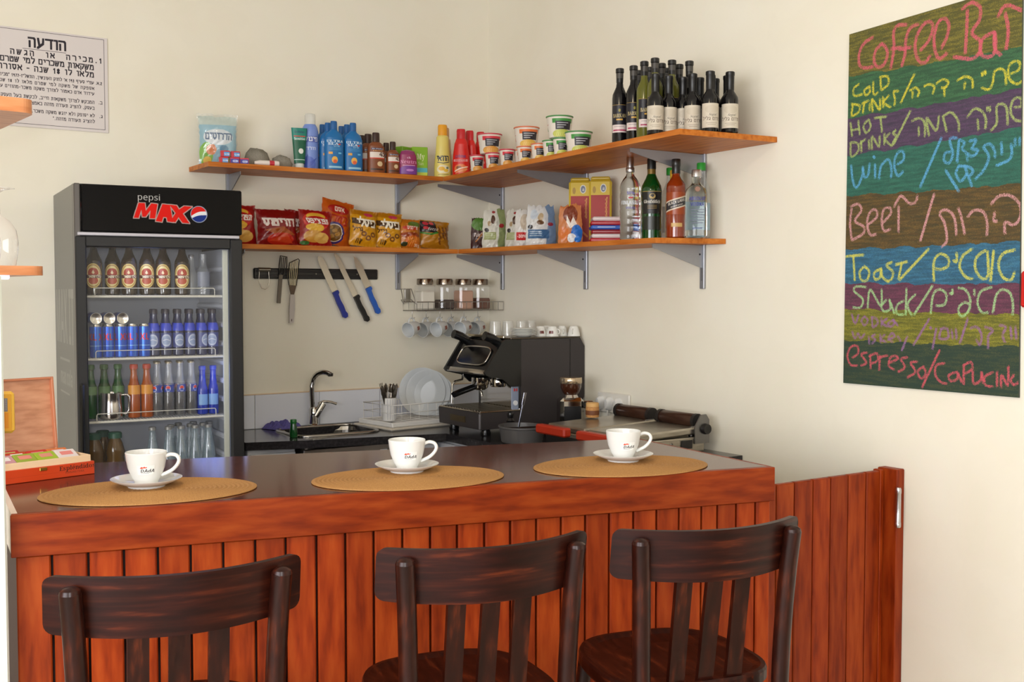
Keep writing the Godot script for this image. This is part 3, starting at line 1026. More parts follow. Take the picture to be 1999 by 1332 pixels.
	for k in 4:
		var y: float = ys[k]
		var sh := part(fr, "wire_shelf", bxm(W - 0.09, 0.008, 0.012, 0.002).moved(at(W / 2 - 0.004, y - 0.006, -0.065)).done(), wire)
		var wm := Mb.new()
		for i in 44:
			var x := 0.045 + i * (W - 0.1) / 43.0
			wm.add(tubem([Vector3(x, y - 0.002, -0.062), Vector3(x, y - 0.002, -0.5)], 0.0016, 4))
		part(sh, "rods", wm.done(), wire).set_meta("kind", "stuff")
		if k < 3:
			var x0 := 0.072
			var x1 := W - 0.088
			part(sh, "guard", tube([Vector3(x0, y - 0.006, -0.06), Vector3(x0, y + 0.019, -0.06), Vector3(x0 + 0.004, y + 0.024, -0.06), Vector3(x1 - 0.004, y + 0.024, -0.06), Vector3(x1, y + 0.019, -0.06), Vector3(x1, y - 0.006, -0.06)], 0.0018, 6), wire)
	fill_fridge(X, ys)

func put_in(o: Node3D, X: Transform3D, p: Vector3, turn := 0.0) -> void:
	o.position = X * p
	o.rotation_degrees.y = turn

func fill_fridge(X: Transform3D, ys: Array) -> void:
	# ---- beer bottles
	var lab := cv(96, 150, c8(60, 34, 16))
	oval(lab, 48, 75, 47, 74, c8(214, 190, 110))
	oval(lab, 48, 75, 41, 66, c8(150, 100, 40))
	oval(lab, 48, 75, 38, 62, c8(226, 208, 140))
	oval(lab, 48, 58, 28, 30, c8(172, 60, 36))
	oval(lab, 48, 104, 26, 22, c8(176, 74, 44))
	fillpoly(lab, [Vector2(48, 40), Vector2(56, 58), Vector2(48, 66), Vector2(40, 58)], c8(232, 214, 170))
	box(lab, 0, 70, 96, 20, c8(86, 40, 24))
	heb(lab, "גולדסטאר", 92, 74, 12, 3, c8(238, 226, 196), 0.62, 0.22)
	var labm := printed(lab, 0.4)
	var amber := mt(c8(40, 26, 12), 0.08)
	var bpr := bottle_pr(0.0275, 0.172, 0.012, 0.66)
	var beer0: Node3D
	var ord := ["first", "second", "third", "fourth", "fifth", "sixth"]
	var bx_ := [0.078, 0.148, 0.198, 0.26, 0.317, 0.385]
	for i in 6:
		var l: String = "brown beer bottle with gold oval label, %s from the left on the top fridge shelf" % ord[i]
		if i == 0:
			beer0 = thing("beer_bottle", l, "bottle", Vector3.ZERO, 0, "beer bottles in the fridge")
			part(beer0, "body", lathe(bpr, 20), amber)
			part(beer0, "label", bandm(pf([0.0278, 0.024, 0.0278, 0.112]), 66, 10).done(), labm)
			part(beer0, "cap", cap_m(0.014, 0.007), mt(c8(150, 50, 30), 0.35, 0.5), Vector3(0, 0.17, 0))
		else:
			beer0 = copy(beer0, Vector3.ZERO, 0, l)
		put_in(beer0, X, Vector3(bx_[i], ys[0], -0.155 if i == 1 else -0.115), -18)
	var clearg := pane(c8(225, 232, 235), 0.10, 0.04)
	var small := thing("clear_bottle", "small clear bottle with grey label at the right of the beers", "bottle")
	part(small, "body", lathe(bottle_pr(0.024, 0.15, 0.011, 0.5), 18), clearg)
	part(small, "label", bandm(pf([0.0243, 0.03, 0.0243, 0.085]), 70, 8).done(), mt(c8(120, 126, 140), 0.4))
	put_in(small, X, Vector3(0.462, ys[0], -0.12))
	var s2 := thing("clear_bottle", "small plain clear bottle between the beers and the grey-labelled bottle", "bottle")
	part(s2, "body", lathe(bottle_pr(0.02, 0.14, 0.01, 0.5), 18), clearg)
	part(s2, "cap", cap_m(0.011, 0.012), mt(c8(160, 160, 166), 0.3, 0.6), Vector3(0, 0.136, 0))
	put_in(s2, X, Vector3(0.422, ys[0], -0.13))
	# ---- energy drink cans
	var can := cv(160, 140, c8(36, 84, 190))
	for i in 5:
		box(can, i * 36, 0, 10, 140, c8(60, 120, 214))
	for i in 3:
		words(can, "XL", 8 + i * 54, 62, 30, c8(196, 44, 56), "Droid Sans", true, 0.9)
	box(can, 0, 86, 160, 3, c8(150, 190, 226))
	var canm := printed(can, 0.25)
	canm.metallic = 0.5
	var alu := mt(c8(196, 194, 188), 0.25, 1.0)
	var c0: Node3D
	var cx := [0.078, 0.121, 0.163, 0.204, 0.245]
	for i in 5:
		var l: String = "tall blue energy drink can, %s from the left on the second fridge shelf" % ord[i]
		if i == 0:
			c0 = thing("drink_can", l, "can", Vector3.ZERO, 0, "blue drink cans in the fridge")
			part(c0, "body", lathe(pf([0.02, 0.0, 0.0205, 0.004, 0.0205, 0.108]), 22), canm)
			part(c0, "lid", lathe(pf([0.0205, 0.108, 0.0175, 0.114, 0.0175, 0.116, 0.0165, 0.1165, 0.016, 0.114, 0, 0.114]), 22), alu)
			part(c0, "bottom", lathe(pf([0, 0.003, 0.015, 0.002, 0.018, 0.0, 0.02, 0.0]), 22), alu)
		else:
			c0 = copy(c0, Vector3.ZERO, 0, l)
		put_in(c0, X, Vector3(cx[i], ys[1], -0.1 - 0.006 * (i % 2)), 40 * i)
	for i in 3:
		var o := copy(c0, Vector3.ZERO, 0, "blue can lying on its side on the upright cans, %s from the left" % ord[i], "cans lying on the upright cans")
		o.position = X * Vector3([0.08, 0.125, 0.17][i], ys[1] + 0.1165 + 0.0207, -0.095)
		o.rotation_degrees = Vector3(-90, -4.3, 0)
	# ---- blue water bottles with pale round labels
	var wl := cv(96, 64, c8(58, 70, 130))
	oval(wl, 48, 32, 30, 28, c8(176, 186, 206))
	oval(wl, 48, 32, 24, 20, c8(140, 156, 190))
	stroke(wl, [Vector2(28, 34), Vector2(48, 28), Vector2(70, 34)], 3, c8(200, 206, 216))
	var wlm := printed(wl, 0.35)
	var blue := mt(c8(34, 40, 74), 0.12)
	var b0: Node3D
	for i in 12:
		var row := i / 6
		var col := i % 6
		var l: String = "dark blue bottle with pale label, %s from left, %s row" % [ord[col], ["front", "back"][row]]
		if i == 0:
			b0 = thing("water_bottle", l, "bottle", Vector3.ZERO, 0, "dark blue bottles in the fridge")
			part(b0, "body", lathe(bottle_pr(0.0205, 0.166, 0.011, 0.55, 0.06), 18), blue)
			part(b0, "label", bandm(pf([0.0208, 0.03, 0.0208, 0.082]), 85, 10).done(), wlm)
			part(b0, "sleeve", lathe(pf([0.0208, 0.09, 0.02, 0.104, 0.0155, 0.118]), 18), mt(c8(44, 66, 190), 0.2))
			part(b0, "cap", cap_m(0.0128, 0.016), mt(c8(40, 36, 52), 0.4), Vector3(0, 0.153, 0))
		else:
			b0 = copy(b0, Vector3.ZERO, 0, l)
		put_in(b0, X, Vector3(0.28 + col * 0.0425 + row * 0.008, ys[1], -0.105 - row * 0.062), -30 + 17 * (i % 5))
	# ---- third shelf
	var y3: float = ys[2]
	var gb := pane(c8(20, 96, 40), 0.72, 0.06)
	var g0: Node3D
	for i in 3:
		var l: String = "green soda bottle with green cap, %s from the left on the third fridge shelf" % ord[i]
		if i == 0:
			g0 = thing("green_bottle", l, "bottle", Vector3.ZERO, 0, "green soda bottles in the fridge")
			part(g0, "body", lathe(bottle_pr(0.0215, 0.19, 0.0115, 0.55, 0.06), 18), mt(c8(26, 78, 34), 0.1))
			part(g0, "label", bandm(pf([0.0218, 0.085, 0.0218, 0.115]), 90, 10).done(), mt(c8(90, 128, 80), 0.35))
			part(g0, "cap", cap_m(0.0145, 0.016), mt(c8(60, 104, 56), 0.45), Vector3(0, 0.177, 0))
		else:
			g0 = copy(g0, Vector3.ZERO, 0, l)
		put_in(g0, X, Vector3([0.066, 0.112, 0.16][i], y3, -0.15))
	var jug := thing("milk_jug", "small polished steel milk jug in front of the green bottles", "jug")
	var chrome := mt(c8(198, 194, 190), 0.14, 1.0)
	part(jug, "body", lathe(pf([0, 0.002, 0.036, 0, 0.039, 0.004, 0.039, 0.02, 0.036, 0.055, 0.035, 0.085, 0.037, 0.094, 0.0355, 0.094, 0.0335, 0.085, 0.034, 0.02, 0, 0.006]), 28), chrome)
	part(jug, "handle", tube([Vector3(0.034, 0.085, 0), Vector3(0.055, 0.086, 0), Vector3(0.062, 0.078, 0), Vector3(0.06, 0.03, 0), Vector3(0.05, 0.016, 0), Vector3(0.037, 0.02, 0)], 0.004, 8), chrome)
	put_in(jug, X, Vector3(0.128, y3, -0.105), -20)
	var oj := mt(c8(150, 72, 20), 0.12)
	var o0: Node3D
	for i in 2:
		var l: String = "orange soda bottle with red cap, %s" % ["beside the steel jug", "beside the cola bottles"][i]
		if i == 0:
			o0 = thing("orange_bottle", l, "bottle", Vector3.ZERO, 0, "orange soda bottles in the fridge")
			part(o0, "body", lathe(bottle_pr(0.0215, 0.19, 0.0115, 0.55, 0.06), 18), oj)
			part(o0, "label", bandm(pf([0.0218, 0.085, 0.0218, 0.118]), 90, 10).done(), mt(c8(206, 140, 50), 0.35))
			part(o0, "cap", cap_m(0.0145, 0.016), mt(c8(168, 56, 34), 0.45), Vector3(0, 0.177, 0))
		else:
			o0 = copy(o0, Vector3.ZERO, 0, l)
		put_in(o0, X, Vector3([0.208, 0.253][i], y3, -0.11))
	var pl := cv(128, 40, c8(46, 62, 140))
	for k in 2:
		oval(pl, 32 + k * 64, 20, 17, 17, c8(206, 212, 222))
		oval(pl, 32 + k * 64, 15, 14, 10, c8(200, 54, 40))
		oval(pl, 32 + k * 64, 27, 13, 7, c8(40, 70, 160))
	var plm := printed(pl, 0.35)
	var p0: Node3D
	for i in 8:
		var row := i / 4
		var l: String = "cola bottle with blue band, %s from the left in the %s row" % [ord[i % 4], ["front", "back"][row]]
		if i == 0:
			p0 = thing("cola_bottle", l, "bottle", Vector3.ZERO, 0, "cola bottles in the fridge")
			part(p0, "glass", lathe(bottle_pr(0.0195, 0.194, 0.0105, 0.55), 18), pane(c8(210, 214, 216), 0.12, 0.04))
			part(p0, "cola", lathe(pf([0, 0.004, 0.0183, 0.004, 0.0187, 0.1, 0, 0.1]), 18), mt(c8(22, 10, 6), 0.1))
			part(p0, "label", bandm(pf([0.0198, 0.088, 0.0198, 0.114]), 100, 10).done(), plm)
			part(p0, "cap", cap_m(0.0125, 0.007), mt(c8(150, 140, 118), 0.35, 0.6), Vector3(0, 0.192, 0))
		else:
			p0 = copy(p0, Vector3.ZERO, 0, l)
		put_in(p0, X, Vector3([0.29, 0.331, 0.372, 0.413][i % 4] + row * 0.01, y3, -0.11 - row * 0.06), 25 * i)
	var bw := thing("blue_bottle", "bright blue water bottle with white label nearest the cola bottles", "bottle", Vector3.ZERO, 0, "bright blue bottles in the fridge")
	part(bw, "body", lathe(bottle_pr(0.0195, 0.178, 0.011, 0.5, 0.06), 18), mt(c8(30, 52, 150), 0.1))
	part(bw, "label", bandm(pf([0.0198, 0.035, 0.0198, 0.075]), 60, 8).done(), mt(c8(120, 160, 206), 0.35))
	part(bw, "cap", cap_m(0.0128, 0.014), mt(c8(50, 70, 170), 0.4), Vector3(0, 0.166, 0))
	put_in(bw, X, Vector3(0.451, y3, -0.105))
	put_in(copy(bw, Vector3.ZERO, 0, "bright blue water bottle with white label nearest the fridge wall"), X, Vector3(0.492, y3, -0.11), -20)
	# ---- bottom shelf
	var y4: float = ys[3]
	var j0: Node3D
	for i in 3:
		var l: String = "squat amber juice bottle with green lid, %s on the bottom fridge shelf" % ["leftmost", "middle one", "rightmost"][i]
		if i == 0:
			j0 = thing("juice_bottle", l, "bottle", Vector3.ZERO, 0, "amber juice bottles in the fridge")
			part(j0, "body", lathe(pf([0, 0.002, 0.03, 0, 0.034, 0.006, 0.034, 0.07, 0.03, 0.09, 0.034, 0.11, 0.026, 0.14, 0.019, 0.155, 0.019, 0.165, 0, 0.165]), 22), mt(c8(84, 60, 20), 0.1))
			part(j0, "cap", cap_m(0.0235, 0.022), mt(c8(36, 76, 58), 0.4), Vector3(0, 0.158, 0))
		else:
			j0 = copy(j0, Vector3.ZERO, 0, l)
		put_in(j0, X, Vector3([0.068, 0.108, 0.140][i], y4, [-0.105, -0.175, -0.11][i]))
	var w0: Node3D
	var spots := [[0.27, -0.11], [0.325, -0.1], [0.345, -0.155], [0.372, -0.1], [0.415, -0.15], [0.422, -0.1], [0.382, -0.2], [0.47, -0.1], [0.465, -0.16], [0.44, -0.21], [0.497, -0.2]]
	var desc := ["standing alone", "in front, left end of the cluster", "second row, left end of the cluster", "in front, second of the cluster", "second row, middle of the cluster", "in front, third of the cluster", "third row, left of the cluster", "in front, right end of the cluster", "second row, right end of the cluster", "third row, middle of the cluster", "third row, right end of the cluster"]
	for i in spots.size():
		var l: String = "slim clear glass bottle on the bottom fridge shelf, %s" % desc[i]
		if i == 0:
			w0 = thing("glass_bottle", l, "bottle", Vector3.ZERO, 0, "clear glass bottles in the fridge")
			part(w0, "body", lathe(pf([0, 0.002, 0.024, 0, 0.027, 0.004, 0.027, 0.05, 0.022, 0.1, 0.014, 0.145, 0.011, 0.165, 0.011, 0.18, 0, 0.18]), 20), pane(c8(150, 172, 180), 0.22, 0.04))
			part(w0, "water", lathe(pf([0, 0.004, 0.025, 0.004, 0.025, 0.05, 0.02, 0.1, 0.013, 0.14, 0, 0.14]), 20), pane(c8(130, 150, 165), 0.16, 0.04))
			part(w0, "cap", cap_m(0.0135, 0.012), mt(c8(150, 150, 146), 0.35, 0.5), Vector3(0, 0.178, 0))
		else:
			w0 = copy(w0, Vector3.ZERO, 0, l)
		put_in(w0, X, Vector3(spots[i][0], y4, spots[i][1]))

# the fridge door's pane: clear, with a weak mirror
func pane_soft() -> StandardMaterial3D:
	var m: StandardMaterial3D = pane(c8(255, 255, 255), 0.008, 0.02).duplicate()
	m.metallic_specular = 0.32
	return m

# ---------------------------------------------------------------- stools
func build_stools() -> void:
	var wal := noise_tex([c8(24, 7, 4), c8(36, 11, 6), c8(47, 16, 8), c8(100, 42, 18)], [0.0, 0.42, 0.68, 1.0], 0.017, 61, 256, 20.0, 4)
	var wal_x := grain("walnut_x", wal, Vector3(1.1, 9, 1.1), 0.36, 0.0, 0.3)
	var wal_y := grain("walnut_y", wal, Vector3(9, 1.6, 9), 0.3, 0.0, 0.38)
	var wal_z := grain("walnut_z", wal, Vector3(8, 8, 1.2), 0.36, 0.0, 0.3)
	var seat_y := 0.75
	var mk := func(label: String, shift: float) -> Node3D:
		var s := thing("bar_stool", label, "stool", Vector3.ZERO, 0, "dark bentwood bar stools along the bar")
		# seat: rounded, slightly dished, with a raised lip
		var o := []
		for i in 48:
			var a := TAU * i / 48.0
			var x := signf(cos(a)) * pow(absf(cos(a)), 0.62) * (0.188 - 0.018 * sin(a))
			o.append(Vector2(x, signf(sin(a)) * pow(absf(sin(a)), 0.66) * 0.182))
		var sm := Mb.new()
		var lev := [[0.0, -0.012], [0.6, -0.011], [0.86, -0.006], [0.94, 0.0], [0.985, 0.0], [1.0, -0.006], [1.0, -0.026], [0.97, -0.034], [0.0, -0.034]]
		for i in 48:
			var j := (i + 1) % 48
			for k in lev.size() - 1:
				var q := func(ii: int, kk: int) -> Vector3: return Vector3(o[ii].x * lev[kk][0], lev[kk][1], -o[ii].y * lev[kk][0])
				if k == 0:
					sm.flat(q.call(i, 0), q.call(i, 1), q.call(j, 1))
				elif k == lev.size() - 2:
					sm.flat(q.call(i, k), q.call(i, k + 1), q.call(j, k))
				else:
					sm.quad(q.call(i, k), q.call(i, k + 1), q.call(j, k + 1), q.call(j, k))
		part(s, "seat", sm.done(), wal_z, Vector3(0, seat_y, 0))
		# curved back board
		var bm := Mb.new()
		var nu := 40
		var hw := 0.212
		var h := 0.1
		var th := 0.013
		var US := func(i: int) -> float:
			# finer steps towards the rounded ends
			var a := -1.0 + 2.0 * i / nu
			return signf(a) * (1.0 - pow(1.0 - absf(a), 1.7))
		var P := func(i: int, top: bool, back: bool) -> Vector3:
			var u: float = US.call(i)
			var e := maxf(0.0, absf(u) - 0.925) / 0.075
			var cut := 0.016 * (1.0 - sqrt(maxf(0.0, 1.0 - e * e)))
			var dz := 0.078 * (1.0 - u * u)
			var nrm := Vector2(2.0 * 0.078 * u / hw, 1.0).normalized()
			var off := th * (0.5 if back else -0.5)
			var y := (1.08 - cut) if top else (1.08 - h + cut - 0.006 * (1.0 - u * u))
			var lean := 0.012 * (1.0 if top else 0.0)
			return Vector3(u * hw + nrm.x * off, y, 0.16 + dz + nrm.y * off + lean)
		for i in nu:
			var F := [P.call(i, false, true), P.call(i + 1, false, true), P.call(i + 1, true, true), P.call(i, true, true)]
			var B := [P.call(i, false, false), P.call(i + 1, false, false), P.call(i + 1, true, false), P.call(i, true, false)]
			var nn := func(ii: int) -> Vector3: return Vector3(2.0 * 0.078 * US.call(ii) / hw, 0, 1).normalized()
			bm.squad(F, [nn.call(i), nn.call(i + 1), nn.call(i + 1), nn.call(i)], [Vector2.ZERO, Vector2.ZERO, Vector2.ZERO, Vector2.ZERO])
			bm.squad([B[1], B[0], B[3], B[2]], [-nn.call(i + 1), -nn.call(i), -nn.call(i), -nn.call(i + 1)], [Vector2.ZERO, Vector2.ZERO, Vector2.ZERO, Vector2.ZERO])
			bm.quad(F[3], F[2], B[2], B[3])
			bm.quad(B[0], B[1], F[1], F[0])
		for e in [0, nu]:
			var a: Vector3 = P.call(e, false, true)
			var b: Vector3 = P.call(e, false, false)
			var c: Vector3 = P.call(e, true, false)
			var d: Vector3 = P.call(e, true, true)
			if e == 0:
				bm.quad(b, a, d, c)
			else:
				bm.quad(a, b, c, d)
		var wx: StandardMaterial3D = wal_x.duplicate()
		wx.uv1_offset = Vector3(shift, shift * 0.7, 0)
		part(s, "backrest", bm.done(), wx, Vector3.ZERO, Vector3.ZERO, "curved backrest with streaky grain")
		# round uprights that run down as the back legs
		for k in [-1.0, 1.0]:
			var pts := []
			for i in 15:
				var y := 1.058 * (14 - i) / 14.0
				var t := y / 1.058
				pts.append(Vector3(k * (0.135 + 0.038 * pow(t, 2.2) + 0.055 * pow(1.0 - t, 1.6)), y, 0.165 + 0.056 * pow(t, 3.0) + 0.05 * (1.0 - t)))
			var up := part(s, "leg", tube(pts, 0.0185, 14), wal_y, Vector3.ZERO, Vector3.ZERO, "round back upright and leg")
			part(up, "rounded_top", lathe(pf([0.0184, -0.002, 0.0165, 0.005, 0.011, 0.009, 0, 0.011]), 14), wal_y, pts[0])
			part(s, "leg", tube([Vector3(k * 0.14, seat_y - 0.03, -0.13), Vector3(k * 0.165, 0.4, -0.155), Vector3(k * 0.19, 0.0, -0.185)], 0.017, 12), wal_y)
			part(s, "stretcher", tube([Vector3(k * 0.172, 0.3, -0.162), Vector3(k * 0.155, 0.3, 0.19)], 0.011, 10), wal_y)
		part(s, "footrest", tube([Vector3(-0.175, 0.26, -0.165), Vector3(0.175, 0.26, -0.165)], 0.012, 10), wal_y)
		part(s, "stretcher", tube([Vector3(-0.155, 0.33, 0.19), Vector3(0.155, 0.33, 0.19)], 0.011, 10), wal_y)
		for k in 3:
			var x := (k - 1) * 0.067
			var m := Mb.new()
			var prev := []
			for i in 7:
				var y := lerpf(seat_y - 0.005, 1.02, i / 6.0)
				var z := lerpf(0.165, 0.214 - 0.007 * absf(k - 1.0), i / 6.0)
				var r := [Vector3(x - 0.018, y, z + 0.006), Vector3(x + 0.018, y, z + 0.006), Vector3(x + 0.018, y, z - 0.006), Vector3(x - 0.018, y, z - 0.006)]
				if i > 0:
					for e in 4:
						var f := (e + 1) % 4
						m.quad(prev[e], prev[f], r[f], r[e])
				prev = r
			part(s, "slat", m.done(), wal_y)
		return s
	var st := [["dark bentwood stool with a pale-streaked wavy backrest at the cigar box end of the bar", -2.531, 2.611, -2.118, 2.69, 0.0], ["dark bentwood stool in the middle of the row of three", -1.975, 2.737, -1.569, 2.818, 0.37], ["dark bentwood stool nearest the gate", -1.513, 2.849, -1.105, 2.953, 0.71]]
	for i in 3:
		var s: Node3D = mk.call(st[i][0], st[i][5])
		var a := Vector2(st[i][1], st[i][2])
		var b := Vector2(st[i][3], st[i][4])
		var d := (b - a).normalized()
		var n := Vector2(-d.y, d.x)
		var c := (a + b) / 2.0 - n * 0.16
		s.position = Vector3(c.x, 0, c.y)
		s.rotation_degrees.y = -rad_to_deg(atan2(d.y, d.x))

